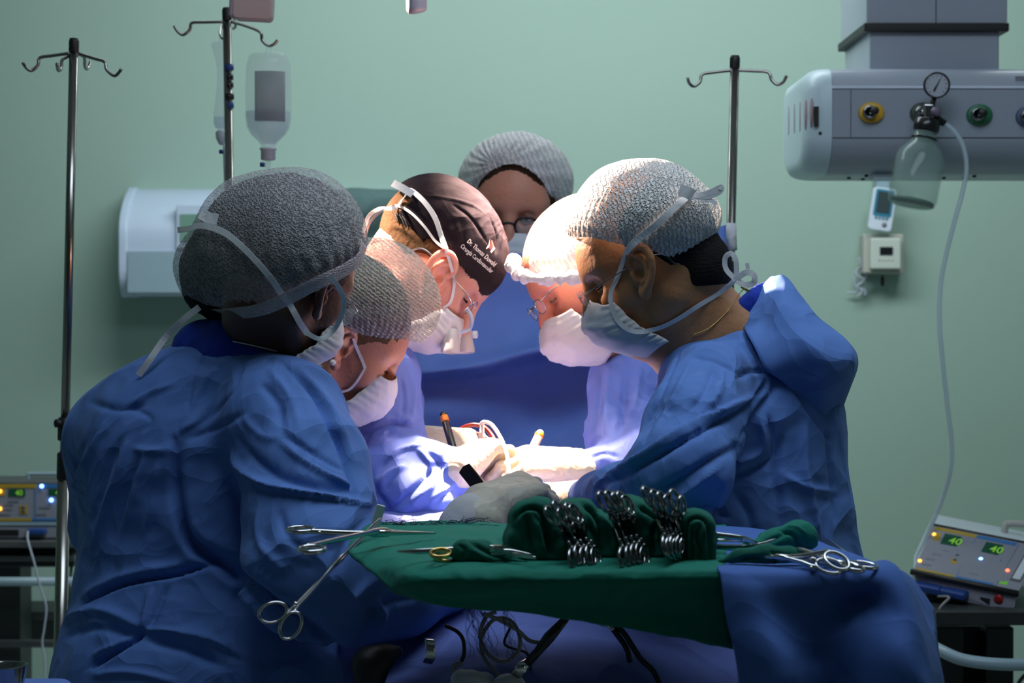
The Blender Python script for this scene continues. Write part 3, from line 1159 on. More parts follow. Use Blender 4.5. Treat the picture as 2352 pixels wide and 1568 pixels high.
s = Ds / F
obj('jar_lid', lathe([(24 * s, 0.002), (30 * s, -0.002), (30 * s, -0.020), (27 * s, -0.026), (22 * s, -0.026)], q, seg=28), M['black_gloss'], t, label='black screw lid')
obj('neck_band', lathe([(22 * s, -0.038), (30 * s, -0.040), (30 * s, -0.043), (22 * s, -0.044)], q, seg=28), M['black_gloss'], t)
jar = [(20, -.026), (24, -.03), (24, -.045), (30, -.052), (46, -.070), (54, -.085), (54, -.175), (51, -.186), (46, -.189), (10, -.186)]
jo = obj('jar', lathe([(r * s, z) for r, z in jar], q, seg=36), M['glass'], t, label='clear greenish glass jar')
solid(jo, 0.003, -1)
obj('jar_bottom', lathe([(50 * s, -.181), (51 * s, -.188), (5 * s, -.1885)], q, seg=36), mat('thick_glass', (0.10, 0.20, 0.18), 0.1, Alpha=0.8), t, label='thick dark green glass base')
obj('nozzle', tube(catmull([at(2142, 268, Ds), at(2158, 276, Ds), at(2170, 284, Ds)], 4), [0.010] * 4 + [0.008] * 5, seg=14), M['black_gloss'], t)
hp = [at(*p) for p in ((2166, 282, Ds), (2190, 300, Ds), (2212, 335, Ds), (2220, 385, Ds), (2211, 440, Ds), (2192, 510, Ds), (2172, 590, Ds), (2160, 660, Ds), (2158, 740, 4.92), (2165, 830, 4.92), (2176, 930, 4.93), (2186, 1020, 4.94), (2183, 1080, 4.95), (2166, 1140, 4.97), (2142, 1200, 4.98), (2122, 1250, 5.0), (2108, 1285, 5.02), (2098, 1360, 5.06), (2110, 1500, 5.1), (2118, 1700, 5.1))]
obj('suction_hose', tube(catmull(hp, 7), 0.0052, seg=12), mat('hose_plastic', (0.60, 0.72, 0.80), 0.25, Alpha=0.55), label='clear suction hose hanging from the pendant down the wall', cat='hose')

# ---------------------------------------------------------------- things on the wall at right
Dt = 7.12
p0, p1 = at(1983, 537, Dt), at(2076, 628, Dt)
t = thing('thermostat', 'square white thermostat with small screen in a grey wall box', 'thermostat', ((p0.x + p1.x) / 2, WY, p1.z))
bevel(obj('wall_box', box((p0.x, Dt, p1.z), (p1.x, WY - 0.001, p0.z)), M['beige'], t, label='grey-beige wall box', smooth=False), 0.006)
a, b = at(2000, 546, Dt - .03), at(2070, 618, Dt - .03)
fp = bevel(obj('face_plate', box((a.x, Dt - 0.03, b.z), (b.x, Dt + 0.002, a.z)), mat('ivory_plastic', (0.52, 0.58, 0.52), 0.5), t, smooth=False), 0.006)
a, b = at(2021, 567, Dt - .033), at(2051, 585, Dt - .033)
obj('screen', box((a.x, Dt - 0.033, b.z), (b.x, Dt - 0.028, a.z)), M['black_gloss'], fp, label='small dark screen', smooth=False)
for k in range(4):
    a = at(2020 + k * 10, 597, Dt - .031)
    obj('button', box(a - V(.003, .001, .002), a + V(.003, .002, .002)), M['beige'], fp, smooth=False)
obj('plug', lathe([(0.003, 0), (0.006, 0.01), (0.006, 0.03), (0.003, 0.035)], axis_mx(at(2027, 632, Dt + .03), (0, 0, -1)), seg=12), M['black'], t)
t = thing('digital_thermometer', 'tilted white thermometer with blue-framed display above the thermostat', 'thermometer', at(2030, 480, Dt))
q = Matrix.Translation(at(2026, 481, Dt - .02)) @ Matrix.Rotation(math.radians(8.5), 4, 'Y')
w, h = pxs(27, Dt), pxs(49, Dt)
bevel(obj('casing', prism(rrect(2 * w, 2 * h, 0.012), -0.012, 0.014, q), mat('white_plastic', (0.62, 0.70, 0.80), 0.4), t, smooth=False), 0.003)
fr = obj('display_frame', prism(rrect(1.55 * w, 1.25 * h, 0.006, cz=0.30 * h), -0.0145, -0.010, q), mat('teal_blue', (0.03, 0.20, 0.32), 0.4), t, label='blue display frame', smooth=False)
obj('screen', prism(rrect(1.15 * w, 1.0 * h, 0.003, cz=0.32 * h), -0.016, -0.0138, q), mat('lcd_dark', (0.04, 0.06, 0.065), 0.3), fr, smooth=False)
for k in range(4):
    obj('button', lathe([(0.0042, -0.001), (0.0042, 0.0015)], q @ axis_mx((-0.017 + k * 0.0115, -0.0125, -0.42 * h), (0, -1, 0)), seg=12), mat('button_teal', (0.05, 0.20, 0.30), 0.4), t)
obj('button_group', lathe([(0.008, -0.001), (0.008, 0.0015)], q @ axis_mx((0.012, -0.0125, -0.7 * h), (0, -1, 0)), seg=16), M['label'], t)
obj('bracket', box(at(2014, 440, Dt + .01), at(2034, 395, WY - .002)), M['unit_grey'], t, smooth=False)
cb = bmesh.new()
random.seed(3)
for k in range(3):
    P = [at(1978 + random.uniform(-12, 14), 595 + i * 12 + random.uniform(-4, 4), 7.17 - random.uniform(0, .02)) for i in range(8)]
    add_tube(cb, catmull(P, 5), 0.0028, seg=6)
add_tube(cb, catmull([at(1985, 600, 7.17), at(1962, 640, 7.17), at(1970, 668, 7.17), at(1945, 672, 7.18)], 6), 0.0028, seg=6)
obj('cable_bundle', cb, M['cord_pale'], label='tangled thin cable bunched left of the thermostat', cat='cable')

# ---------------------------------------------------------------- surgical lamps (heads above the frame)
t = thing('surgical_lamp', 'grey cylindrical handle of the surgical lamp at the top edge', 'surgical lamp', (-0.16, 3.98, 2.3))
ha = at(958, 26, 3.85)
obj('handle', tube([ha + V(0.0, 0, -0.002), ha + V(-0.001, 0, 0.003), ha + V(-0.004, 0.03, 0.16)], [0.0145, 0.0175, 0.019], seg=24), mat('lamp_handle_grey', (0.30, 0.30, 0.38), 0.4), t)
obj('hub', lathe([(0.02, -0.03), (0.05, -0.02), (0.055, 0.05), (0.03, 0.08)], axis_mx((-0.163, 3.885, 2.13), (0.0, 0.1, 1)), seg=28), M['offwhite'], t)
for pc, pa in (((0.03, 4.02, 2.27), (0.03, 0.22, 1.05)), ((-0.89, 4.33, 2.18), (-0.97, 0.8, 0.43)), ((-0.82, 3.77, 2.36), (-0.53, -0.12, 0.72))):
    obj('reflector_pod', lathe([(0.075, -0.04), (0.085, -0.04), (0.09, 0.0), (0.06, 0.05), (0.02, 0.06)], axis_mx(pc, pa), seg=28), M['offwhite'], t)
    obj('pod_arm', tube([V(-0.163, 3.9, 2.18), V(*pc) + V(0, 0, 0.05)], 0.012, seg=10), M['offwhite'], t)
obj('arm', tube([(-0.163, 3.89, 2.2), (-0.18, 4.1, 2.9), (-0.18, 4.1, WZ)], 0.016, seg=16), M['offwhite'], t)
t = thing('lamp_arm_cover', 'grey rounded panel, pink light put into its colour, cut by the top edge near the bottle', 'lamp housing', at(585, 20, 4.3))
q = Matrix.Translation(at(584, -55, 4.25)) @ Matrix.Rotation(math.radians(3), 4, 'Y')
bevel(obj('cover', prism(rrect(pxs(90, 4.25), pxs(200, 4.25), 0.010), -0.012, 0.04, q), mat('pink_lit_grey_plastic', (0.40, 0.33, 0.33), 0.5), t, smooth=False), 0.003)  # grey cover; the pink light falling on it is put into the colour
bevel(obj('side_frame', box((pxs(-52, 4.25), -0.014, pxs(-95, 4.25)), (pxs(-44, 4.25), 0.05, pxs(95, 4.25)), q), M['label'], t, label='dark side frame', smooth=False), 0.002)
obj('arm', tube([at(584, -130, 4.28), V(-0.5, 4.3, 2.6), V(-0.5, 4.3, WZ)], 0.02, seg=14), M['offwhite'], t)


# ---------------------------------------------------------------- electrosurgical units
class Quad:
    """a flat four-cornered face: u to the right, v up"""

    def __init__(s, bl, br, tl, tr):
        s.c = [np.array(x) for x in (bl, br, tl, tr)]
        s.n = np.cross(s.c[1] - s.c[0], s.c[2] - s.c[0])
        s.n /= np.linalg.norm(s.n)
        if s.n[1] > 0:
            s.n = -s.n

    def p(s, u, v, o=0.0):
        bl, br, tl, tr = s.c
        return Vector((bl * (1 - u) + br * u) * (1 - v) + (tl * (1 - u) + tr * u) * v + s.n * o)

    def block(s, u0, v0, u1, v1, o0=-0.001, o1=0.001):
        b = bmesh.new()
        vs = [b.verts.new(s.p(u, v, o)) for o in (o0, o1) for u, v in ((u0, v0), (u1, v0), (u1, v1), (u0, v1))]
        for f in ((0, 1, 2, 3), (7, 6, 5, 4), (0, 4, 5, 1), (1, 5, 6, 2), (2, 6, 7, 3), (3, 7, 4, 0)):
            b.faces.new([vs[i] for i in f])
        bmesh.ops.recalc_face_normals(b, faces=b.faces)
        return b

    def mx(s, u, v, o=0.0):
        x = Vector(s.c[1] - s.c[0]).normalized()
        return axis_mx(s.p(u, v, o), s.n, x)


LED = {'o': emit('amber_led', (1.0, 0.42, 0.05), 3), 'b': emit('blue_led', (0.15, 0.35, 1.0), 7), 'r': emit('red_led', (1.0, 0.12, 0.05), 4),
       'g': emit('green_display', (0.12, 0.40, 0.03), 0.3)}
M['disp'] = mat('display_green', (0.01, 0.085, 0.045), 0.3)
M['panel'] = mat('panel_grey', (0.24, 0.25, 0.30), 0.5)
M['print'] = mat('panel_print', (0.09, 0.09, 0.10), 0.6)
M['pyellow'] = mat('panel_yellow', (0.42, 0.28, 0.02), 0.5)
M['pblue'] = mat('panel_blue', (0.03, 0.16, 0.42), 0.5)
M['digit'] = emit('lit_digits', (0.20, 0.50, 0.04), 0.35)


M['cart'] = mat('cart_dark', (0.018, 0.020, 0.022), 0.45)
M['cart_grey'] = mat('cart_grey', (0.07, 0.075, 0.08), 0.5)


def esu_panel(Q, parent, k):
    def blk(name, a, m, o=(-0.001, 0.0008), label=None):
        return obj(name, Q.block(*a, *o), m, parent, smooth=False, label=label)
    for (u0, v0, u1, v1), m in (((0.02, 0.90, 0.40, 0.965), 'pyellow'), ((0.02, 0.03, 0.38, 0.075), 'pyellow'), ((0.41, 0.90, 0.76, 0.965), 'pblue'), ((0.41, 0.03, 0.76, 0.075), 'pblue')):
        blk('colour_band', (u0, v0, u1, v1), M[m])
    blk('yellow_key', (0.045, 0.68, 0.10, 0.84), M['pyellow'])
    blk('yellow_key', (0.29, 0.30, 0.35, 0.56), M['pyellow'])
    blk('blue_key', (0.66, 0.22, 0.72, 0.56), M['pblue'])
    blk('divider', (0.402, 0.04, 0.406, 0.95), M['pblue'])
    blk('divider', (0.78, 0.04, 0.784, 0.95), M['print'])
    for u in (0.125, 0.505):
        d = blk('display', (u, 0.64, u + 0.155, 0.86), M['disp'], (-0.001, 0.0014), 'green digital display')
        s = text_on('digits', '40', 0.030 * k, Q.mx(u + 0.06, 0.68, 0.0018), M['digit'], d)
    for u, v in ((0.30, 0.38), (0.30, 0.48)):
        obj('key_mark', lathe([(0.004 * k, -0.001), (0.004 * k, 0.0014)], Q.mx(u + 0.02, v), seg=12), M['print'], parent)
    for u, v in ((0.17, 0.50), (0.10, 0.40), (0.06, 0.28), (0.05, 0.16), (0.55, 0.28), (0.50, 0.16), (0.59, 0.48)):
        blk('printed_legend', (u, v, u + 0.09, v + 0.035), M['label'])
    for u, v, c in ((0.035, 0.80, 'o'), (0.02, 0.22, 'o'), (0.535, 0.50, 'b')) + (((0.44, 0.93, 'b'),) if k == 1 else ((0.81, 0.38, 'r'),)):
        obj('indicator_light', lathe([(0.0042, -0.001), (0.0042, 0.002), (0.002, 0.004)], Q.mx(u, v), seg=14), LED[c], parent)
    blk('lit_key', (0.80, 0.10, 0.87, 0.17), LED['g'])
    blk('socket_frame', (0.87, 0.20, 0.97, 0.80), M['print'])
    blk('socket_plate', (0.885, 0.25, 0.955, 0.74), M['offwhite'], (-0.001, 0.0014))


# right unit
tl, tr, bl, br = at(2147, 1206, 5.02), at(2400, 1257, 4.90), at(2097, 1312, 4.90), at(2338, 1362, 4.78)
Q = Quad(bl, br, tl, tr)
nn = Vector(Q.n)
t = thing('electrosurgical_unit', 'electrosurgical generator with lit panel on the cart at right', 'electrosurgical unit', tuple((bl + br) / 2 - V(0, 0, 0.06)))
bw = V(0.05, 0.30, 0)
b = bmesh.new()
l0, l1 = at(2112, 1372, 4.90), at(2325, 1414, 4.78)
front = [bl, br, tr, tl]
vs = [b.verts.new(p) for p in (bl, br, tr, tl)] + [b.verts.new(p + V(0.05, 0.28, 0.0)) for p in (bl, br, tr, tl)] + [b.verts.new(p) for p in (l0, l1)] + [b.verts.new(p + V(0.05, 0.28, 0.0)) for p in (l0, l1)]
for f in ((0, 1, 2, 3), (3, 2, 6, 7), (0, 3, 7, 4), (1, 5, 6, 2), (4, 7, 6, 5), (8, 9, 1, 0), (8, 0, 4, 10), (9, 11, 5, 1), (8, 10, 11, 9), (10, 4, 5, 11)):
    b.faces.new([vs[i] for i in f])
bmesh.ops.recalc_face_normals(b, faces=b.faces)
bevel(obj('housing', b, M['offwhite'], t, smooth=False), 0.004)
pn = obj('control_panel', Q.block(0.0, 0.0, 1.0, 1.0, -0.002, 0.0015), M['panel'], t, smooth=False)
Q2 = Quad(Q.p(0, 0, .0015), Q.p(1, 0, .0015), Q.p(0, 1, .0015), Q.p(1, 1, .0015))
esu_panel(Q2, pn, 1.0001)
obj('top_rim', tube([Q.p(-0.01, 1.0), Q.p(1.0, 1.01)], 0.004, seg=8), M['black'], t)
obj('lower_rim', tube([Q.p(-0.01, -0.03, .003), Q.p(1.01, -0.03, .003)], 0.007, seg=8), M['black'], t, label='dark lower rim')
QL = Quad(l0, l1, bl, br)
lo = obj('connector_panel', QL.block(0.01, 0.05, 0.985, 0.86, -0.001, 0.002), M['panel'], t, smooth=False)
obj('socket', QL.block(0.66, 0.25, 0.76, 0.55, 0, 0.004), M['black'], lo, smooth=False)
obj('red_socket', lathe([(0.010, -0.001), (0.010, 0.005), (0.005, 0.006)], QL.mx(0.84, 0.62, .002), seg=20), M['red'], lo, label='round red socket')
obj('dark_strip', QL.block(0.1, 0.06, 0.98, 0.22, 0, 0.004), M['black'], lo, smooth=False)
for u0, u1 in ((0.02, 0.30), (0.30, 0.55)):
    bevel(obj('blue_plug', QL.block(u0, 0.38, u1, 0.70, 0, 0.03), M['blue_plastic'], lo, label='blue cable plug', smooth=False), 0.005)
obj('carry_handle', tube(catmull([at(2306, 1262, 5.1), at(2308, 1215, 5.1), at(2318, 1202, 5.1), at(2400, 1208, 5.05)], 6), 0.008, seg=12), M['beige'], t)
obj('cable', tube(catmull([QL.p(0.29, 0.4, 0.032), at(2180, 1372, 4.78), at(2160, 1395, 4.76), at(2148, 1430, 4.78), at(2142, 1500, 4.9)], 6), 0.003, seg=8), M['cord'], t)


def cart(label, parts, loc):
    t = thing('equipment_cart', label, 'cart', loc)
    for nm, px0, py0, px1, py1, Da, Db, m in parts:
        p, q = at(px0, py0, Da), at(px1, py1, Da)
        bevel(obj(nm, box((p.x, Da, q.z), (q.x, Db, p.z)), M[m], t, smooth=False), 0.003)
    return t


t = cart('dark equipment cart under the right generator', [('shelf', 2150, 1404, 2520, 1436, 4.72, 5.15, 'cart'), ('shelf', 2150, 1655, 2520, 1690, 4.72, 5.15, 'cart')], (at(2330, 0, 4.9).x, 4.93, 0))
for xx in (2176, 2290, 2480):
    p = at(xx, 1436, 4.9)
    bevel(obj('column', box((p.x - 0.03, 4.87, 0.02), (p.x + 0.03, 4.95, p.z)), M['cart'], t, smooth=False), 0.003)
p = at(2168, 1440, 4.95)
q = at(2325, 1440, 4.95)
obj('back_panel', box((p.x, 4.96, 0.02), (q.x, 4.99, p.z)), M['cart'], t, smooth=False)
obj('bumper_rail', tube(catmull([at(2120, 1470, 4.75), at(2160, 1493, 4.66), at(2210, 1514, 4.62), (at(2280, 1524, 4.6)), at(2360, 1526, 4.6), at(2460, 1520, 4.6)], 6), 0.0125, seg=16), M['unit_grey'], t, label='grey tubular bumper rail')
obj('cable', tube(catmull([at(2330, 1590, 4.7), at(2345, 1560, 4.65), at(2375, 1530, 4.6)], 6), 0.004, seg=8), M['black'], t)

# left unit
De = 6.25
q0, q1 = at(-230, 1206, De), at(168, 1106, De)
t = thing('electrosurgical_unit', 'electrosurgical generator on the cart behind the left pole', 'electrosurgical unit', ((q0.x + q1.x) / 2, De, at(0, 1250, De).z))
bevel(obj('housing', box((q0.x, De, at(0, 1240, De).z), (q1.x, De + 0.22, q1.z)), M['cart_grey'], t, smooth=False), 0.005)
bl, br, tl, tr = at(-225, 1196, De - .002), at(352, 1196, De - .002), at(-225, 1112, De - .002), at(352, 1112, De - .002)
# the face repeats the right unit's layout; the part right of the pole is behind the gown
Q = Quad(at(-62, 1196, De - .002), at(340, 1196, De - .002), at(-62, 1112, De - .002), at(340, 1112, De - .002))
pn = obj('control_panel', Quad(at(-228, 1196, De - .002), at(166, 1196, De - .002), at(-228, 1112, De - .002), at(166, 1112, De - .002)).block(0, 0, 1, 1, -0.002, 0.0015), M['panel'], t, smooth=False)


def lblk(name, x0, y0, x1, y1, m, o=0.003, par=None, label=None):
    p, q = at(x0, y0, De - o), at(x1, y1, De - o)
    return obj(name, box((p.x, De - 0.002 - o, q.z), (q.x, De, p.z)), m, par or pn, smooth=False, label=label)


lblk('colour_band', -200, 1112, 84, 1120, M['pyellow'])
lblk('colour_band', 88, 1112, 165, 1120, M['pblue'])
lblk('colour_band', -200, 1190, 72, 1196, M['pyellow'])
lblk('colour_band', 74, 1190, 165, 1195, M['pblue'])
lblk('yellow_key', -8, 1122, 12, 1138, M['pyellow'])
lblk('yellow_key', 46, 1160, 63, 1180, M['pyellow'])
lblk('divider', 80, 1120, 82, 1190, M['pblue'])
for x in (20, 112):
    d = lblk('display', x, 1123, x + 38, 1139, M['disp'], 0.004, label='green digital display')
    p = at(x + 15, 1137, De - .0075)
    text_on('digits', '40', 0.021, Matrix.Translation(p) @ Matrix.Rotation(PI / 2, 4, 'X'), M['digit'], d)
for x, y in ((20, 1148), (8, 1156), (4, 1166), (0, 1178), (92, 1162), (84, 1178)):
    lblk('printed_legend', x, y, x + 24, y + 4, M['label'])
for x, y, c in ((0, 1128, 'o'), (0, 1168, 'o'), (96, 1116, 'b'), (118, 1148, 'b')):
    obj('indicator_light', lathe([(0.0052, -0.001), (0.0052, 0.003), (0.002, 0.005)], axis_mx(at(x, y, De - .006), (0, -1, 0)), seg=14), LED[c], pn)
for y in (1165, 1173):
    obj('key_mark', lathe([(0.005, -0.001), (0.005, 0.001)], axis_mx(at(54, y, De - .006), (0, -1, 0)), seg=12), M['print'], pn)
lblk('lower_rim', -230, 1198, 166, 1206, M['unit_grey'], par=t)
lo = lblk('connector_panel', -230, 1208, 166, 1234, M['panel'], 0.001, par=t)
lblk('socket_row', -60, 1216, 43, 1229, M['black'], 0.004, par=lo)
bevel(lblk('blue_plug', 60, 1215, 104, 1228, M['blue_plastic'], 0.03, par=lo, label='blue cable plug'), 0.004)
obj('carry_handle', tube(catmull([at(64, 1112, De + .1), at(66, 1092, De + .1), at(74, 1088, De + .1), at(190, 1088, De + .1)], 6), 0.005, seg=10), M['unit_grey'], t)
obj('cable', tube(catmull([at(64, 1220, De - .05), at(64, 1240, De - .08), at(78, 1290, De - .1), at(92, 1345, De - .1), at(106, 1392, De - .1), at(102, 1440, De - .1), at(97, 1475, De - .1), at(103, 1520, De - .1), at(101, 1600, De - .1)], 6), 0.0028, seg=8), M['cord_pale'], t, label='pale grey cable')
t = cart('dark cart with a horizontal rail under the left generator', [('shelf', -240, 1242, 175, 1258, De - .04, De + .4, 'cart_grey'), ('shelf', -240, 1277, 172, 1290, De - .02, De + .4, 'cart_grey'), ('drawer_unit', -240, 1290, 170, 1302, De, De + .4, 'cart'),
          ('column', -30, 1258, 48, 1700, De + .05, De + .2, 'cart'), ('shelf', -240, 1405, 172, 1425, De + .25, De + .5, 'cart_grey'), ('cross_bar', -240, 1473, 170, 1487, De, De + .04, 'cart_grey'), ('column', 60, 1258, 140, 1276, De + .05, De + .2, 'cart'),
          ('back_panel', 50, 1425, 172, 1470, De + .35, De + .36, 'cart_grey')], (at(0, 0, De).x, De + .15, 0))
obj('rail', tube([at(-260, 1335, De - .05), at(195, 1335, De - .05)], 0.0125, seg=16), M['unit_grey'], t, label='pale grey horizontal rail')
obj('leg', tube([at(164, 1300, De + .02), at(158, 1400, De + .02), at(156, 1700, De + .02)], 0.004, seg=8), M['black'], t)
# ================================================================ drapes
def rough_sheet(amp, f, s):
    def fn(P):
        Q = P.reshape(-1, 3)
        n = (ridged(Q, f, s) - 0.55) + 0.5 * (ridged(Q, f * 2.3, s + 1) - 0.55)
        gu = np.gradient(P, axis=0)
        gv = np.gradient(P, axis=1)
        N = np.cross(gu, gv)
        N /= np.maximum(np.linalg.norm(N, axis=2), 1e-9)[..., None]
        return P + N * (n * amp).reshape(P.shape[0], P.shape[1], 1)
    return fn


# screen drape between the anaesthetist and the field, tied to the right pole
xs = [860, 940, 1020, 1100, 1180, 1260, 1340, 1420, 1520, 1610, 1668]
def row(ys, Ds, rng=xs):
    n = len(rng)
    out = []
    for i, x in enumerate(rng):
        y = np.interp(i / (n - 1), np.linspace(0, 1, len(ys)), ys)
        d = np.interp(i / (n - 1), np.linspace(0, 1, len(Ds)), Ds)
        out.append((x, y, d))
    return out


sh = sheet([row([588, 580, 578, 582, 560, 540, 516], [4.47]),
            row([600, 592, 590, 594, 575, 556, 545], [4.45, 4.44, 4.45, 4.44, 4.47]),
            row([700, 700, 700, 695], [4.45, 4.43, 4.46, 4.44, 4.46]),
            row([800, 800, 770, 780, 790], [4.44, 4.40, 4.42, 4.42]),
            row([862, 850, 800, 790, 830], [4.40, 4.35, 4.34, 4.40]),
            row([885, 880, 840, 830, 870], [4.44, 4.43, 4.44, 4.43]),
            row([940, 950, 930, 940], [4.43, 4.40, 4.46, 4.42, 4.43]),
            row([1010, 1020, 1010, 1010], [4.40, 4.42, 4.38, 4.40]),
            row([1060, 1060], [4.36]),
            row([1120, 1120], [4.34])], 6, 6, rough_sheet(0.010, 5.0, 3))
solid(obj('screen_drape', sh, M['drape2'], label='blue sterile screen drape hung in front of the standing anaesthetist', cat='drape'), 0.002)

# patient drape: over the body, falling towards the camera below the tray
xp = [780, 870, 960, 1050, 1150, 1250, 1350, 1450, 1560, 1700]
R_ = [row([1046, 1038, 1040, 1044], [4.31], xp),
      row([1060, 1050, 1055, 1062], [4.15], xp),
      row([1100, 1085, 1080, 1100], [3.95], xp),
      row([1150, 1135, 1130, 1150], [3.75], xp),
      row([1200, 1185, 1180, 1200], [3.60], xp),
      row([1290, 1240, 1235, 1290], [3.45], xp),
      row([1400, 1320, 1310, 1380], [3.32], xp),
      row([1500, 1420, 1400, 1450, 1500], [3.24, 3.26, 3.28, 3.2], xp),
      row([1570, 1500, 1480, 1500, 1580], [3.16, 3.12, 3.14, 3.10], xp),
      row([1660, 1600, 1580, 1600, 1660], [3.06, 3.0, 3.04, 3.0], xp),
      row([1850, 1850, 1850], [2.99], xp)]
sh = sheet(R_, 6, 6, rough_sheet(0.022, 4.0, 9))
solid(obj('patient_drape', sh, M['field_cloth'], label='violet-blue drape covering the patient under the surgeons\' hands', cat='drape'), 0.002)
t = thing('operating_table', 'operating table hidden under the blue patient drape', 'operating table', (0.0, 3.7, 0))
bevel(obj('mattress', box((-0.13, 3.6, 0.78), (0.15, 4.3, 0.90)), M['black'], t, smooth=False), 0.02)
obj('column', box((-0.08, 3.85, 0.06), (0.1, 4.15, 0.78)), M['offwhite'], t, smooth=False)
bevel(obj('base', box((-0.12, 3.6, 0.0), (0.15, 4.3, 0.08)), M['offwhite'], t, smooth=False), 0.02)

# ================================================================ instrument table
ZT = 1.15


def onz(px, py, z):
    o = Vector((0, 0, CAMH))
    d = at(px, py, 1.0) - o
    return o + d * ((z - CAMH) / d.z)


t = thing('instrument_table', 'overbed instrument table under green and blue cloths', 'instrument table', (0.30, 2.84, 0))
bevel(obj('tray_top', box((-0.13, 2.66, ZT - 0.03), (0.43, 3.02, ZT - 0.012)), M['steel'], t, smooth=False), 0.01)
obj('post', tube([(0.42, 2.85, 0.05), (0.42, 2.85, ZT - 0.03)], 0.02, seg=16), M['pole'], t)
obj('foot', tube([(0.42, 2.62, 0.03), (0.42, 3.05, 0.03)], 0.025, seg=12), M['pole'], t)
obj('foot', tube([(0.42, 2.85, 0.03), (0.15, 2.85, 0.03)], 0.025, seg=12), M['pole'], t)

zt = lambda py: (CAMH - ZT) * F / (py - 700)
g0 = [(868, 1222, 3.10), (960, 1214, 3.11), (1120, 1212, 3.12), (1300, 1212, 3.12), (1500, 1212, 3.12), (1668, 1212, 3.12)]
g1 = [(858, 1204, 3.07), (960, 1200, 3.08), (1120, 1205, 3.08), (1300, 1206, 3.07), (1500, 1206, 3.07), (1668, 1207, 3.07)]
g2 = [(800, 1252, 2.86), (920, 1246, 2.86), (1100, 1248, 2.845), (1300, 1250, 2.84), (1500, 1250, 2.84), (1668, 1250, 2.84)]
g3 = [(836, 1300, 2.74), (930, 1284, 2.70), (1100, 1283, 2.68), (1300, 1283, 2.675), (1500, 1283, 2.675), (1668, 1283, 2.675)]
g4 = [(876, 1332, 2.67), (950, 1312, 2.61), (1100, 1304, 2.595), (1300, 1304, 2.585), (1500, 1304, 2.585), (1662, 1304, 2.585)]
g5 = [(897, 1350, 2.64), (960, 1336, 2.582), (1100, 1330, 2.57), (1300, 1326, 2.565), (1500, 1326, 2.565), (1660, 1326, 2.565)]
g6 = [(904, 1356, 2.64), (965, 1356, 2.59), (1100, 1358, 2.575), (1300, 1352, 2.57), (1500, 1350, 2.57), (1664, 1350, 2.57)]
g7 = [(906, 1358, 2.64), (968, 1366, 2.60), (1100, 1378, 2.59), (1300, 1385, 2.585), (1500, 1400, 2.58), (1672, 1420, 2.575)]
g8 = [(908, 1360, 2.645), (975, 1376, 2.61), (1100, 1398, 2.60), (1300, 1420, 2.59), (1500, 1450, 2.58), (1684, 1492, 2.575)]


def lip_noise(P):
    Q = P.reshape(-1, 3)
    n = 0.006 * (vnoise(Q * np.array([1, 0.4, 2.5]), 14, 2) - 0.5) + 0.0022 * (ridged(Q, 40, 4) - 0.5)
    P = P.copy()
    P[..., 2] += n.reshape(P.shape[:2])
    P[..., 1] -= np.abs(n).reshape(P.shape[:2])
    return P


sh = sheet([g0, g1, g2, g3, g4, g5, g6, g7, g8], 10, 8, lip_noise)
solid(obj('green_cloth', sh, M['green'], label='green cotton cloth spread over the left of the instrument table', cat='cloth'), 0.004)

b0 = [(1560, 1236, 3.14), (1680, 1232, 3.14), (1800, 1240, 3.13), (1900, 1268, 3.1), (2000, 1318, 3.05), (2085, 1370, 2.98), (2130, 1470, 2.94)]
b1 = [(1560, 1213, 3.05), (1680, 1210, 3.05), (1790, 1222, 3.02), (1890, 1246, 2.97), (1990, 1285, 2.90), (2090, 1330, 2.83), (2146, 1400, 2.82)]
b2 = [(1600, 1252, 2.83), (1690, 1250, 2.83), (1790, 1252, 2.81), (1890, 1268, 2.76), (1985, 1293, 2.70), (2078, 1318, 2.68), (2150, 1440, 2.72)]
b3 = [(1642, 1292, 2.65), (1700, 1292, 2.64), (1790, 1294, 2.64), (1890, 1294, 2.63), (1980, 1297, 2.62), (2060, 1304, 2.62), (2152, 1465, 2.66)]
b4 = [(1648, 1303, 2.57), (1700, 1306, 2.565), (1790, 1306, 2.57), (1890, 1306, 2.57), (1980, 1306, 2.575), (2062, 1310, 2.58), (2153, 1480, 2.60)]
b5 = [(1656, 1330, 2.55), (1715, 1338, 2.545), (1790, 1338, 2.55), (1890, 1340, 2.555), (1980, 1338, 2.56), (2066, 1340, 2.555), (2155, 1495, 2.585)]
b6 = [(1668, 1420, 2.54), (1740, 1420, 2.53), (1800, 1410, 2.545), (1890, 1400, 2.560), (1985, 1380, 2.572), (2090, 1430, 2.525), (2162, 1535, 2.57)]
b7 = [(1690, 1510, 2.53), (1790, 1520, 2.50), (1850, 1505, 2.54), (1900, 1490, 2.555), (1990, 1470, 2.53), (2100, 1520, 2.49), (2172, 1590, 2.56)]
b8 = [(1700, 1620, 2.53), (1800, 1630, 2.49), (1870, 1600, 2.53), (1930, 1590, 2.55), (2010, 1590, 2.51), (2120, 1620, 2.48), (2185, 1660, 2.56)]
b9 = [(1700, 1900, 2.54), (1800, 1900, 2.49), (1880, 1900, 2.54), (1960, 1900, 2.55), (2050, 1900, 2.50), (2140, 1900, 2.47), (2210, 1900, 2.56)]
sh = sheet([b0, b1, b2, b3, b4, b5, b6, b7, b8, b9], 10, 8, rough_sheet(0.003, 7, 5))
solid(obj('table_drape', sh, M['drape'], label='blue drape hanging over the right end of the instrument table', cat='drape'), 0.003)


# ---------------------------------------------------------------- green rolls
def chain_px(s, pts, k=0.02, neg=False, flat=None):
    P = [A(p[:3]) for p in pts]
    r = [pxs(p[3], p[2]) for p in pts]
    return s.chain(P, r, k, neg, flat)


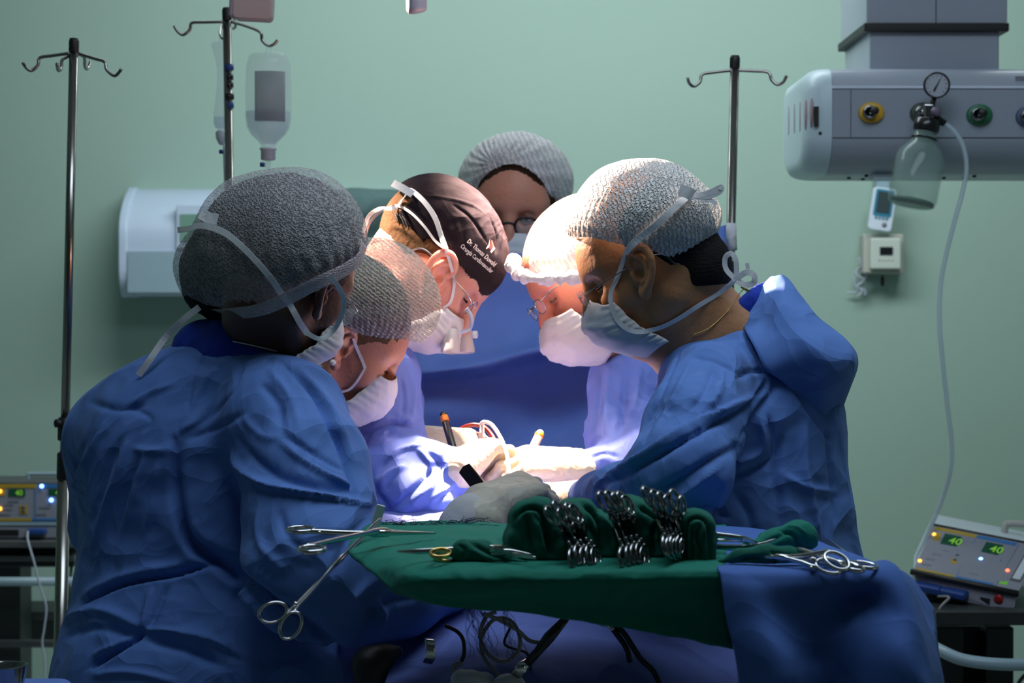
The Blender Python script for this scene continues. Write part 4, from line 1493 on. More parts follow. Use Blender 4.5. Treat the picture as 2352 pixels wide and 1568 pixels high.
def soft(s, h, folds=(), am=0.0, f=10, seed=0, it=1, keep=None):
    v, q = s.mesh(h)
    v = smooth(v, q, it)
    if am:
        v = crumple(v, q, am, f, seed)
    if folds:
        v = fold_all(v, q, folds)
    if keep is not None:
        v, q = cull(v, q, keep(v))
    return v, q


def hump(label, prof, d0=2.62, d1=2.92, folds=(), seed=0, drop=10):
    """a stood-up folded towel: one cross-section (px, py, r) carried back through the tray"""
    s = SDF()
    Ds = np.linspace(d0, d1, 5)
    rows = []
    for D_ in Ds:
        e = (D_ - d0) / (d1 - d0)
        rows.append([np.array(A((x - 6 * e, y + drop * abs(2 * e - 0.7) ** 2, D_))) for x, y, r in prof])
    R = [pxs(r, d0) for x, y, r in prof]
    for i, rw in enumerate(rows):
        for j in range(len(prof)):
            if i + 1 < len(rows):
                s.cone(rw[j], rows[i + 1][j], R[j], R[j], 0.008)
            if j + 1 < len(prof):
                s.cone(rw[j], rw[j + 1], R[j], R[j + 1], 0.008)
    s.plane((0, 0, ZT + 0.002), (0, 0, -1), 0.004)
    v, q = soft(s, 0.0026, folds, 0.0026, 18, seed)
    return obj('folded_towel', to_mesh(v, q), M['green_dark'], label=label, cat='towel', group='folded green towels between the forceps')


hump('folded green towel at the left end of the forceps row', [(1186, 1292, 24), (1190, 1235, 26), (1208, 1186, 30), (1240, 1176, 30), (1264, 1215, 22), (1280, 1262, 22), (1292, 1296, 20), (1232, 1260, 34), (1225, 1215, 34)], 2.65, 2.88,
     [([(1182, 1190), (1205, 1166), (1236, 1170), (1252, 1200), (1262, 1250), (1278, 1296)], 6, -9), ([(1206, 1180), (1216, 1230), (1224, 1298)], 8, -8), ([(1236, 1186), (1240, 1240), (1252, 1298)], 7, 6), ([(1176, 1215), (1172, 1260), (1184, 1298)], 7, 5), ([(1226, 1178), (1250, 1220), (1266, 1290)], 4, -6)], seed=1, drop=6)
hump('folded green towel between the left and middle forceps clusters', [(1384, 1292, 24), (1366, 1235, 28), (1334, 1180, 32), (1312, 1172, 22), (1382, 1205, 26), (1414, 1250, 24), (1428, 1292, 22), (1400, 1270, 28)], 2.68, 2.94,
     [([(1335, 1152), (1370, 1185), (1382, 1235), (1388, 1298)], 8, -10), ([(1320, 1160), (1345, 1210), (1362, 1290)], 8, 5), ([(1372, 1178), (1405, 1220), (1418, 1296)], 6, 5), ([(1350, 1200), (1372, 1250), (1376, 1298)], 5, -6)], seed=2)
hump('folded green towel between the middle and right forceps clusters', [(1510, 1292, 26), (1492, 1230, 32), (1456, 1176, 32), (1440, 1166, 22), (1508, 1196, 24), (1526, 1240, 24), (1548, 1294, 22), (1522, 1270, 28)], 2.68, 2.94,
     [([(1470, 1165), (1505, 1186), (1500, 1240), (1502, 1298)], 8, -11), ([(1524, 1180), (1534, 1235), (1556, 1296)], 8, 5), ([(1440, 1160), (1462, 1215), (1480, 1296)], 7, 5), ([(1512, 1200), (1520, 1250), (1540, 1298)], 5, -6)], seed=3)
hump('folded green towel at the right end of the forceps row', [(1590, 1294, 26), (1590, 1236, 26), (1596, 1200, 27), (1612, 1204, 24), (1614, 1294, 25), (1616, 1240, 24)], 2.64, 2.90,
     [([(1572, 1296), (1574, 1230), (1582, 1196), (1604, 1188), (1622, 1200), (1630, 1236), (1630, 1294)], 4, -6), ([(1606, 1204), (1600, 1235), (1610, 1262), (1604, 1300)], 3.5, -7),
      ([(1590, 1208), (1588, 1250), (1594, 1298)], 3.5, -6), ([(1618, 1208), (1616, 1250), (1620, 1298)], 3, 5)], seed=4)

# small rolled towel with handles at left
s = SDF()
chain_px(s, [(1066, 1268, 2.625, 31), (1108, 1272, 2.63, 28), (1150, 1288, 2.63, 17), (1235, 1302, 2.61, 8)], 0.01)
chain_px(s, [(1052, 1266, 2.60, 16), (1044, 1266, 2.59, 15)], 0.01, neg=True)
s.plane((0, 0, ZT + 0.002), (0, 0, -1), 0.003)
v, q = soft(s, 0.0022, [([(1075, 1240), (1120, 1268), (1180, 1292)], 5, -4), ([(1080, 1262), (1130, 1285), (1200, 1298)], 5, 3), ([(1050, 1250), (1068, 1262), (1062, 1285)], 4, -3)], 0.0018, 22, 5)
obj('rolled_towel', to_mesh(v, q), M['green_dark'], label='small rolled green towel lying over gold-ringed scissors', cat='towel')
# roll at right: two folded layers
s = SDF()
chain_px(s, [(1652, 1292, 2.70, 12), (1720, 1270, 2.72, 22), (1780, 1248, 2.74, 30), (1835, 1232, 2.75, 34), (1846, 1236, 2.75, 33)], 0.012)
chain_px(s, [(1760, 1240, 2.80, 20), (1830, 1226, 2.80, 22)], 0.01)
s.plane((0, 0, ZT + 0.004), (0, 0, -1), 0.003)
v, q = soft(s, 0.0024, [([(1790, 1216), (1820, 1228), (1840, 1262)], 5, -5), ([(1700, 1272), (1760, 1246), (1810, 1222)], 5, -4), ([(1725, 1284), (1780, 1262), (1840, 1258)], 6, -4), ([(1800, 1210), (1830, 1210), (1850, 1225)], 4, 3)], 0.002, 20, 6)
obj('folded_towel', to_mesh(v, q), M['green'], label='folded green towel propped up at the right of the tray', cat='towel')
s = SDF()
chain_px(s, [(1645, 1298, 2.61, 9), (1700, 1284, 2.61, 19), (1760, 1279, 2.61, 25), (1812, 1282, 2.615, 24), (1822, 1284, 2.615, 21)], 0.01)
s.plane((0, 0, ZT + 0.003), (0, 0, -1), 0.003)
v, q = soft(s, 0.0022, [([(1690, 1296), (1715, 1283), (1740, 1284), (1752, 1302)], 5, -6), ([(1770, 1268), (1800, 1275), (1822, 1284)], 4, -4), ([(1772, 1275), (1780, 1290), (1776, 1302)], 4, 4)], 0.002, 22, 7)
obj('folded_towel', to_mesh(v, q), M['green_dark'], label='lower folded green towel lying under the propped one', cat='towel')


# ---------------------------------------------------------------- instruments
def ell_ring(b, c, u, w, ru, rw, r, flat=1.0, n=32, seg=10):
    c, u, w = Vector(c), Vector(u).normalized(), Vector(w).normalized()
    pts = [c + u * (ru * math.cos(2 * PI * k / n)) + w * (rw * math.sin(2 * PI * k / n)) for k in range(n)]
    P = pts
    nn = u.cross(w).normalized()
    rings = []
    for i, p in enumerate(P):
        tg = (P[(i + 1) % n] - P[i - 1]).normalized()
        a = tg.cross(nn)
        rings.append([b.verts.new(p + a * (r * math.cos(2 * PI * k / seg)) + nn * (r * flat * math.sin(2 * PI * k / seg))) for k in range(seg)])
    for i in range(n):
        for k in range(seg):
            b.faces.new((rings[i][k], rings[i][(k + 1) % seg], rings[(i + 1) % n][(k + 1) % seg], rings[(i + 1) % n][k]))


def forceps(label, r1, r2, joint, tip, nrm, ring=(0.0125, 0.0095), m='steel', group=None, wire=0.0019, name='surgical_forceps', curve=0.0, cat='forceps', gold=False):
    """ring-handled clamp from world points: two ring centres, box joint, tip, and the normal of its plane"""
    r1, r2, J, T, N = Vector(r1), Vector(r2), Vector(joint), Vector(tip), Vector(nrm).normalized()
    t = thing(name, label, cat, J, group)
    mr = M['brass'] if gold else M[m]
    for k, c in enumerate((r1, r2)):
        o = r2 if k == 0 else r1
        ax = (c - J)
        ax = (ax - N * ax.dot(N)).normalized()
        sd = N.cross(ax)
        if sd.dot(c - o) < 0:
            sd = -sd
        b = bmesh.new()
        ru, rw = ring
        tilt = ax * 0.93 + sd * 0.25
        ell_ring(b, c, tilt, N.cross(tilt), ru, rw, wire, 1.35)
        obj('ring_handle', b, mr, t, label='gold-plated ring' if gold else None)
        st = c - ax * (ru * 0.80) - sd * (rw * 0.75)
        off = N * (0.0012 if k else -0.0012)
        mid = st.lerp(J, 0.45) - sd * 0.0004
        jt = T + (sd * -0.0007)
        pts = [st, st.lerp(J, 0.15) - sd * 0.001, mid + off, J + off - sd * 0.001, J.lerp(T, 0.3) + off * 0.5 - sd * 0.0016, J.lerp(T, 0.75) - sd * 0.0014 + N * curve * 0.5, jt + N * curve]
        P = catmull([np.array(p) for p in pts], 6)
        n = len(P)
        rr = [wire * (1.15 if i / n < 0.5 else 1.15 - 0.75 * (i / n - 0.5) * 2) * (1.5 if abs(i / n - 0.52) < 0.07 else 1) for i in range(n)]
        b = bmesh.new()
        add_tube(b, P, rr, seg=10, flat=1.35, up=sd)
        obj('shank', b, M[m], t)
        rp = st.lerp(J, 0.12)
        obj('ratchet', tube([rp, rp - sd * (min((r1 - r2).length * 0.28, 0.008))], wire * 0.95, seg=8, flat=1.5), M[m], t)
    obj('joint_screw', lathe([(0.0016, -0.0042), (0.0022, -0.0038), (0.0022, 0.0038), (0.0016, 0.0042)], axis_mx(J, N), seg=14), M[m], t)
    return t


forceps('curved forceps lying across the left corner of the green cloth, rings over the edge', onz(690, 1216, ZT + .022), onz(716, 1261, ZT + 0.020), onz(870, 1222, ZT + .018), onz(1000, 1224, ZT + .010),
        (0.0, -0.10, 1), (0.0165, 0.0150), wire=0.0021, curve=0.0)
forceps('long needle holder hanging down over the blue gown from the tray corner', at(627, 1406, 2.66), at(668, 1436, 2.66), at(765, 1300, 2.78), at(876, 1188, 2.93), (0.25, -1, 0.1), (0.0170, 0.0115), wire=0.0018, name='needle_holder', cat='needle holder')
# forceps in three clusters: open rings one above the other, jaws pointing away
random.seed(11)


def cluster(name, ups, downs, yd=0.0):
    for i, (u_, d_) in enumerate(zip(ups, downs)):
        D_ = 2.585 + 0.006 * i
        U, L = at(u_[0], u_[1], D_ + 0.02), at(d_[0], d_[1] - 9, D_ + 0.006)
        J = (U + L) / 2 + V(0.006, 0.075, -0.004)
        T = J + V(0.004, 0.05, -0.014)
        ax = (U - L).normalized()
        vw = (J - (U + L) / 2).normalized()
        N = ax.cross(vw) + V(0, 0.35 + random.uniform(-0.1, 0.1), 0)
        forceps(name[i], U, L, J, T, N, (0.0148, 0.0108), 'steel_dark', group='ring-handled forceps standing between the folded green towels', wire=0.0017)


def cl_labels(where, n):
    pos = {5: ['leftmost', 'second from left', 'middle', 'second from right', 'rightmost'], 6: ['leftmost', 'second from left', 'third from left', 'third from right', 'second from right', 'rightmost']}[n]
    return [f'{p} forceps of the {where} cluster between green towels' for p in pos]


cluster(cl_labels('left', 5), [(1268, 1185), (1284, 1172), (1297, 1188), (1312, 1176), (1322, 1180)], [(1318, 1292), (1330, 1284), (1344, 1288), (1356, 1284), (1368, 1290)])
cluster(cl_labels('middle', 5), [(1387, 1152), (1402, 1150), (1418, 1154), (1430, 1152), (1441, 1160)], [(1432, 1290), (1446, 1286), (1458, 1282), (1470, 1280), (1480, 1288)])
cluster(cl_labels('right', 6), [(1488, 1140), (1506, 1148), (1520, 1152), (1536, 1160), (1548, 1148), (1566, 1162)], [(1530, 1262), (1538, 1266), (1546, 1262), (1552, 1268), (1560, 1262), (1566, 1266)])

# instruments lying at right
def flat_inst(name, label, cat, parts, m='steel'):
    c = Vector(parts[0][0][0])
    t = thing(name, label, cat, c)
    for nm, pts, r, fl in parts:
        obj(nm[0] if isinstance(nm, tuple) else nm, tube(catmull([np.array(p) for p in pts], 6), r if not isinstance(r, tuple) else list(np.interp(np.linspace(0, 1, (len(pts) - 1) * 6 + 1), np.linspace(0, 1, len(r)), r)), seg=10, flat=fl), M[m], t)
    return t


def fi(name, label, cat, parts, m='steel', gold=None):
    t = thing(name, label, cat, parts[0][1][0])
    for nm, pts, r, fl in parts:
        n = (len(pts) - 1) * 6 + 1
        rr = list(np.interp(np.linspace(0, 1, n), np.linspace(0, 1, len(r)), r)) if isinstance(r, tuple) else r
        obj(nm, tube(catmull([np.array(p) for p in pts], 6), rr, seg=10, flat=fl), M[m], t)
    return t


z = ZT
fi('tissue_forceps', 'long straight steel tweezers behind the right folded towel', 'tweezers', [('upper_arm', [onz(1640, 1228, z + .030), onz(1705, 1236, z + .026), onz(1738, 1246, z + .018)], (0.0038, 0.0034, 0.0016), 0.5), ('lower_arm', [onz(1640, 1240, z + .016), onz(1705, 1242, z + .016), onz(1738, 1247, z + .016)], (0.0020, 0.002, 0.0012), 0.7)])
fi('scalpel_handle', 'dark steel instrument handle poking right from behind the end towel', 'scalpel', [('handle', [onz(1636, 1254, z + .010), onz(1680, 1257, z + .010), onz(1712, 1256, z + .012)], (0.0032, 0.004, 0.003), 0.7), ('blade', [onz(1700, 1258, z + .014), onz(1745, 1250, z + .020), onz(1784, 1236, z + .026)], (0.003, 0.0022, 0.0006), 0.4)], 'steel')
fi('retractor', 'steel retractor arms lying right of the folded towels', 'retractor', [('arm', [onz(1835, 1262, z + .018), onz(1880, 1276, z + .014), onz(1905, 1285, z + .010)], 0.0034, 1), ('arm', [onz(1830, 1272, z + .012), onz(1860, 1282, z + .012), onz(1880, 1290, z + .008)], 0.0022, 1)])
for i, (c1, c2, lab) in enumerate((((1922, 1288), (1905, 1300), 'forceps with tilted ring beside the retractor arms at right'), ((1985, 1298), (1958, 1302), 'forceps lying flat nearest the right corner of the table'))):
    U, L = onz(c1[0], c1[1], z + .012 - .008 * i), onz(c2[0], c2[1], z + .004)
    J = (U + L) / 2 + V(-0.055, 0.035, 0.003)
    forceps(lab, U, L, J, J + V(-0.03, 0.02, 0), (0.1, -0.62 + 0.5 * i, 0.8), (0.0155, 0.0115), 'steel', wire=0.0019)
# left small set under the roll
fi('scissors_blade', 'narrow steel blade tip pointing left on the green cloth', 'tissue forceps', [('blade', [onz(912, 1266, z + .012), onz(960, 1266, z + .013), onz(1035, 1262, z + .015)], (0.0010, 0.0034, 0.0036), 0.45), ('shank', [onz(1035, 1262, z + .015), onz(1120, 1258, z + .018), onz(1180, 1262, z + .016)], 0.0024, 0.7)])
for i, (x0, y0, x1, y1) in enumerate(((1125, 1256, 1212, 1266), (1128, 1264, 1222, 1274), (1135, 1272, 1230, 1280))):
    P0, P1 = onz(x0, y0, z + .022 - .006 * i), onz(x1, y1, z + .012)
    fi('clamp', ('upper', 'middle', 'lower')[i] + ' of the three clamp tips reaching right from the small green roll', 'clamp', [('jaw', [P0, P0.lerp(P1, .5) + V(0, 0, .002), P1], (0.0024, 0.0022, 0.0012), 0.8), ('jaw', [P0 - V(0, 0, .0035), P0.lerp(P1, .5) - V(0, 0, .0005), P1 - V(0, 0, .001)], (0.0018, 0.0018, 0.0010), 0.8)], 'steel')
for i, (c1, c2) in enumerate((((1012, 1270), (1022, 1280)),)):
    U, L = onz(c1[0], c1[1], z + .014), onz(c2[0], c2[1], z + .006)
    J = (U + L) / 2 + V(0.06, 0.02, 0.004)
    forceps('gold-ringed scissors sticking out of the small green roll', U, L, J, J + V(0.03, 0.01, 0), (0.1, -0.3, 0.9), (0.013, 0.010), 'steel', wire=0.0019, name='surgical_scissors', cat='scissors', gold=True)
# needle tip holder label tag at the tray corner
bevel(obj('gauze_tab', box((-0.006, -0.002, -0.016), (0.006, 0.002, 0.016), Matrix.Translation(at(868, 1186, 2.96)) @ Matrix.Rotation(math.radians(16), 4, 'Y')), M['offwhite'], label='small white plastic tab on the jaws of the hanging needle holder', cat='tab', smooth=False), 0.0015)

# violet sutures
random.seed(5)


def sutures(label, base, n, spread, fall):
    b = bmesh.new()
    for k in range(n):
        x0, y0, d0 = base[random.randrange(len(base))]
        P = [np.array(at(x0 + random.uniform(-6, 6), y0 + random.uniform(-3, 3), d0))]
        for j in range(6):
            P.append(P[-1] + np.array([random.uniform(-1, 1) * spread + spread * 0.4, random.uniform(-0.6, 0.6) * spread, random.uniform(-1, 1) * spread * 0.35 + fall]))
        add_tube(b, catmull(P, 5), 0.0003, seg=5)
    return tag(obj('suture_threads', b, M['thread']), label, 'suture', None, 'stuff')


sutures('dark violet suture threads heaped along the back edge of the green cloth', [(880 + 22 * i, 1204 - (6 if 6 < i < 10 else 0), 3.04) for i in range(12)], 60, 0.008, 0.0004)
sutures('dark violet suture threads hanging below the front edge of the green cloth', [(1078, 1392, 2.60), (1100, 1398, 2.60), (1085, 1395, 2.6), (1160, 1402, 2.6)], 26, 0.006, -0.009)

# ---------------------------------------------------------------- below the tray, in front of the patient drape
def cable(label, pts, r=0.0028, m='cord', name='cable'):
    return obj(name, tube(catmull([at(*p) for p in pts], 8), r, seg=10), M[m], label=label, cat='cable')


Db = 3.0
cable('grey cable looped in a circle on the drape below the tray', [(1010 + 130, 1404, Db), (1118, 1415, Db), (1104, 1450, Db), (1112, 1490, Db), (1140, 1515, Db), (1170, 1515, Db), (1192, 1490, Db), (1192, 1455, Db), (1172, 1425, Db), (1140, 1420, Db), (1118, 1440, Db + .01), (1105, 1470, Db + .01), (1112, 1510, Db + .01), (1140, 1545, Db), (1170, 1575, Db)])
cable('grey cord running right from the tray edge towards the dark handle', [(1110, 1408, Db - .03), (1150, 1425, Db - .03), (1190, 1448, Db - .03), (1215, 1470, Db - .02), (1245, 1476, Db - .02)])
cable('black cord curling down left of the looped cable', [(1022, 1436, Db), (1050, 1450, Db), (1064, 1470, Db), (1066, 1500, Db), (1060, 1518, Db)], 0.0026, 'black')
cable('grey tube end bending beside the gauze pads', [(1062, 1522, Db), (1044, 1528, Db), (1044, 1545, Db), (1060, 1560, Db)], 0.0036)
cable('thin dark cord falling behind the looped cable', [(1172, 1440, 3.03), (1160, 1480, 3.03), (1210, 1500, 3.03), (1220, 1540, 3.03)], 0.0018, 'black')
t = thing('cautery_probe', 'dark instrument with steel end lying diagonally below the tray', 'cautery probe', at(1250, 1470, Db - .03))
obj('handle', tube([at(1300, 1420, Db - .05), at(1262, 1462, Db - .04), at(1236, 1495, Db - .03), at(1212, 1522, Db - .03)], [0.005, 0.008, 0.006, 0.006], seg=14), M['black_gloss'], t)
obj('steel_end', tube([at(1212, 1522, Db - .03), at(1200, 1532, Db - .035), at(1184, 1550, Db - .03)], [0.007, 0.0095, 0.008], seg=14, flat=0.6), M['steel'], t, label='bright steel end')
for lab, pts in (('white gauze pad left of the steel end at the bottom edge', [(1045, 1536), (1085, 1545), (1130, 1548), (1134, 1600), (1040, 1600)]), ('white gauze pad under the steel end at the bottom edge', [(1135, 1565), (1165, 1552), (1198, 1552), (1204, 1600), (1132, 1600)])):
    s = SDF()
    cx = sum(p[0] for p in pts) / 5
    chain_px(s, [(pts[0][0] + 16, pts[0][1] + 22, Db - .02, 20), (pts[1][0], pts[1][1] + 18, Db - .03, 20), (pts[2][0] - 16, pts[2][1] + 20, Db - .02, 20)], 0.01)
    chain_px(s, [(pts[4][0] + 20, 1592, Db - .02, 26), (pts[3][0] - 20, 1592, Db - .02, 26)], 0.02)
    v, q = soft(s, 0.003, (), 0.003, 25, 3)
    obj('gauze_pad', to_mesh(v, q), M['gauze'], label=lab, cat='gauze')
t = thing('retractor', 'short bent steel blade standing on the drape below the tray corner', 'retractor', at(986, 1520, Db))
bl = sheet([[(975, 1465, 2.98), (997, 1467, 2.98)], [(976, 1469, 2.96), (998, 1471, 2.96)], [(977, 1490, 2.955), (999, 1492, 2.955)], [(976, 1510, 2.96), (999, 1512, 2.96)], [(971, 1520, 2.98), (992, 1524, 2.98)]], 4, 5)
solid(obj('blade', bl, M['steel'], t), 0.0016)
s = SDF()
chain_px(s, [(850, 1525, 3.05, 32), (880, 1508, 3.05, 20), (912, 1496, 3.06, 14)], 0.02)
chain_px(s, [(850, 1525, 3.05, 32), (850, 1600, 3.05, 34)], 0.02)
v, q = soft(s, 0.004, (), 0.003, 18, 9)
obj('black_pouch', to_mesh(v, q), M['black'], label='black rubber bundle beneath the woman\'s sleeve at the bottom edge', cat='bundle')
for i, pts in enumerate(([(1368, 1416, 3.1), (1395, 1430, 3.1), (1420, 1460, 3.1), (1440, 1490, 3.1), (1448, 1520, 3.1)], [(1395, 1425, 3.1), (1430, 1450, 3.1), (1470, 1510, 3.08), (1500, 1540, 3.08), (1520, 1580, 3.06)])):
    cable(('dark clip cord crossing the drape below the tray, upper of two', 'long dark cord crossing the drape towards the bottom edge')[i], pts, 0.004, 'black_gloss')
obj('towel_clip', tube(catmull([at(1380, 1433, 3.06), at(1396, 1435, 3.06), at(1408, 1446, 3.06)], 6), 0.0028, seg=8, flat=.5), M['steel'], label='small bright steel clip below the green cloth', cat='clip')

# bowl on a blue-covered stand at the lower left
Dl = 2.85
t = thing('stand_table', 'low blue-covered stand at the lower left corner', 'table', (at(-60, 0, Dl).x, Dl, 0))
top = at(0, 1552, Dl + .16).z
bevel(obj('table_cloth', box((at(-400, 0, Dl).x, Dl - .25, top - 0.25), (at(118, 0, Dl).x, Dl + .16, top)), M['drape2'], t, smooth=False), 0.02, seg=5)
obj('leg', tube([(at(-60, 0, Dl).x, Dl, 0.0), (at(-60, 0, Dl).x, Dl, top - .2)], 0.02, seg=12), M['pole'], t)
bc = at(3, 1528, Dl)
rb = pxs(61, Dl)
hb = bc.z - top
obj('steel_bowl', lathe([(rb * .55, 0.0), (rb * .62, 0.0015), (rb * .86, hb * .45), (rb * .97, hb * .97), (rb * 1.0, hb), (rb * 0.985, hb * 1.0), (rb * .93, hb * .95), (rb * .82, hb * .45), (rb * .58, 0.004), (0.0005, 0.003)], Matrix.Translation((bc.x, bc.y, top + .001)), seg=48, caps=False), M['steel_dark'], label='polished steel bowl cut by the lower left corner of the photo', cat='bowl')
# ================================================================ people
def nrm(v):
    v = np.array(v, float)
    return v / np.linalg.norm(v)


class Head:
    """local frame: x forward (face), y to the person's left, z up; origin between the ears"""

    def __init__(s, px, py, D, f, u, k=1.0):
        s.o = A((px, py, D))
        s.f = nrm(f)
        u = np.array(u, float)
        s.u = nrm(u - s.f * (u @ s.f))
        s.l = np.cross(s.u, s.f)
        s.k = k
        s.R = np.stack([s.f, s.l, s.u], 1)

    def w(s, p):
        return s.o + s.R @ (np.array(p, float) * s.k)

    def loc(s, v):
        return ((v - s.o) @ s.R) / s.k

    def mx(s, p=(0, 0, 0)):
        m = Matrix([list(s.R[0]), list(s.R[1]), list(s.R[2])]).to_4x4()
        m.translation = Vector(s.w(p))
        return m


def head_ops(g, H, wide=1.0, jaw=1.0):
    k = H.k
    w = H.w
    g.ell(w((-0.012, 0, 0.045)), np.array((0.100, 0.077 * wide, 0.090)) * k, H.R, 0.0)
    g.ell(w((0.034, 0, -0.028)), np.array((0.056, 0.058 * wide, 0.082)) * k, H.R, 0.045 * k)
    g.ell(w((0.045, 0, 0.035)), np.array((0.044, 0.058, 0.050)) * k, H.R, 0.03 * k)
    g.cone(w((0.060, 0, -0.090)), w((0.068, 0, -0.097)), 0.022 * k * jaw, 0.018 * k, 0.03 * k)
    for y in (-1, 1):
        g.cone(w((-0.002, y * 0.052, -0.052)), w((0.052, y * 0.020, -0.092)), 0.018 * k * jaw, 0.018 * k * jaw, 0.03 * k)
        g.ell(w((0.058, y * 0.042, -0.020)), np.array((0.026, 0.022, 0.022)) * k, H.R, 0.03 * k)
        g.cone(w((0.080, y * 0.008, 0.030)), w((0.066, y * 0.048, 0.030)), 0.013 * k, 0.010 * k, 0.016 * k)
        g.ell(w((0.092, y * 0.031, 0.006)), np.array((0.015, 0.016, 0.012)) * k, H.R, 0.016 * k, neg=True)
        g.ell(w((0.0705, y * 0.031, 0.007)), np.array((0.0145, 0.0155, 0.0125)) * k, H.R, 0.004 * k)
        # lid crease and lower lid
        g.chain([w((0.0835, y * 0.018, 0.0035)), w((0.0868, y * 0.031, -0.0005)), w((0.079, y * 0.046, 0.002))], [0.0016 * k] * 3, 0.002 * k)
        g.chain([w((0.0815, y * 0.018, 0.014)), w((0.084, y * 0.031, 0.0165)), w((0.075, y * 0.047, 0.012))], [0.0024 * k] * 3, 0.003 * k)
    g.chain([w((0.086, 0, 0.020)), w((0.094, 0, 0.004)), w((0.105, 0, -0.016)), w((0.113, 0, -0.030))], [0.0075 * k, 0.0075 * k, 0.009 * k, 0.0105 * k], 0.014 * k)
    for y in (-1, 1):
        g.ell(w((0.100, y * 0.012, -0.035)), np.array((0.011, 0.0075, 0.008)) * k, H.R, 0.008 * k)
    g.cone(w((0.086, -0.018, -0.060)), w((0.086, 0.018, -0.060)), 0.008 * k, None, 0.012 * k)
    g.cone(w((0.084, -0.016, -0.072)), w((0.084, 0.016, -0.072)), 0.008 * k, None, 0.010 * k)


def ear_ops(g, H, side, k2=1.0, out=28, off=(0, 0)):
    """pinna built from helix, antihelix, bowl, tragus and lobe"""
    a = math.radians(out)
    c0 = np.array((0.015 + off[0], side * 0.0755, -0.004 + off[1]))
    fa = np.array((math.cos(a), -side * math.sin(a), 0))     # towards the face along the plate
    nn = np.array((math.sin(a), side * math.cos(a), 0))      # outwards
    ua = np.array((-0.18, 0.05 * side, 0.98))
    kk = k2

    def p(x, z, n=0.0):
        return H.w(c0 + (fa * x + ua * z) * kk + nn * n * kk)
    k = H.k * kk
    hel = [(0.004, 0.006, 0.002), (0.008, 0.018, 0.004), (0.001, 0.029, 0.006), (-0.012, 0.032, 0.008), (-0.024, 0.026, 0.010), (-0.030, 0.012, 0.011), (-0.028, -0.004, 0.010), (-0.020, -0.018, 0.008), (-0.010, -0.028, 0.005)]
    P = catmull([p(*h) for h in hel], 3)
    r = np.interp(np.linspace(0, 1, len(P)), [0, .15, .5, .8, 1], [0.0024, 0.0042, 0.0046, 0.0038, 0.0050]) * k
    bow = [p(-0.008, 0.008, -0.001), p(-0.012, 0.020, 0.001), p(-0.016, -0.002, 0.001), p(-0.010, -0.016, 0.000)]
    ax = H.R @ nn
    g.cone(bow[0], bow[1], 0.013 * k, 0.010 * k, 0.006 * k, flat=(ax, 0.32))
    g.cone(bow[2], bow[3], 0.013 * k, 0.011 * k, 0.006 * k, flat=(ax, 0.32))
    for i in range(len(P) - 1):
        g.cone(P[i], P[i + 1], r[i], r[i + 1], 0.003 * k)
    an = catmull([p(-0.004, 0.022, 0.005), p(-0.014, 0.016, 0.007), p(-0.019, 0.004, 0.008), p(-0.015, -0.010, 0.007), p(-0.006, -0.017, 0.006)], 3)
    for i in range(len(an) - 1):
        g.cone(an[i], an[i + 1], 0.0027 * k, 0.0027 * k, 0.003 * k)
    g.ell(p(-0.005, -0.031, 0.003), np.array((0.0085, 0.005, 0.010)) * k, H.R, 0.006 * k)
    g.cone(p(0.004, -0.002, 0.004), p(0.003, -0.010, 0.004), 0.0045 * k, 0.0035 * k, 0.005 * k)
    g.ell(p(-0.006, -0.004, 0.006), np.array((0.007, 0.006, 0.008)) * k, H.R, 0.004 * k, neg=True)
    return p


def join_mesh(parts, name='m'):
    vs, qs, o = [], [], 0
    for v, q in parts:
        vs.append(v)
        qs.append(q + o)
        o += len(v)
    return to_mesh(np.concatenate(vs), np.concatenate(qs), name)


def brows(H, parent, m, low=0.0):
    for y in (-1, 1):
        P = catmull([H.w((0.0935, y * 0.012, 0.027 + low)), H.w((0.0905, y * 0.028, 0.032 + low)), H.w((0.074, y * 0.050, 0.028 + low))], 6)
        b = bmesh.new()
        add_tube(b, P, list(np.interp(np.linspace(0, 1, len(P)), [0, .4, 1], [0.0035, 0.0042, 0.0012])), seg=8, flat=0.45, up=Vector(H.u))
        obj('eyebrow', b, m, parent)


def eyes(H, parent, m, opened=False):
    for y in (-1, 1):
        if opened:
            e = obj('eye', lathe([(0.0002, -0.004), (0.008, -0.003), (0.0105, 0.0), (0.008, 0.0028), (0.0002, 0.0036)], axis_mx(H.w((0.0815, y * 0.031, 0.0065)), H.f + 0.25 * y * H.l, H.u) @ Matrix.Diagonal((0.42, 1.0, 1, 1)), seg=20, caps=False), M['eye'], parent)
            obj('iris', lathe([(0.0045, 0.0), (0.003, 0.0012), (0.0002, 0.0016)], axis_mx(H.w((0.0847, y * 0.031, 0.0055)), H.f), seg=16, caps=False), M['iris'], e)
        P = catmull([H.w((0.0845, y * 0.019, 0.0055)), H.w((0.0880, y * 0.031, 0.0035)), H.w((0.081, y * 0.0455, 0.0045))], 6)
        obj('eyelashes', tube(P, 0.0011, seg=6, flat=1.5), m, parent)


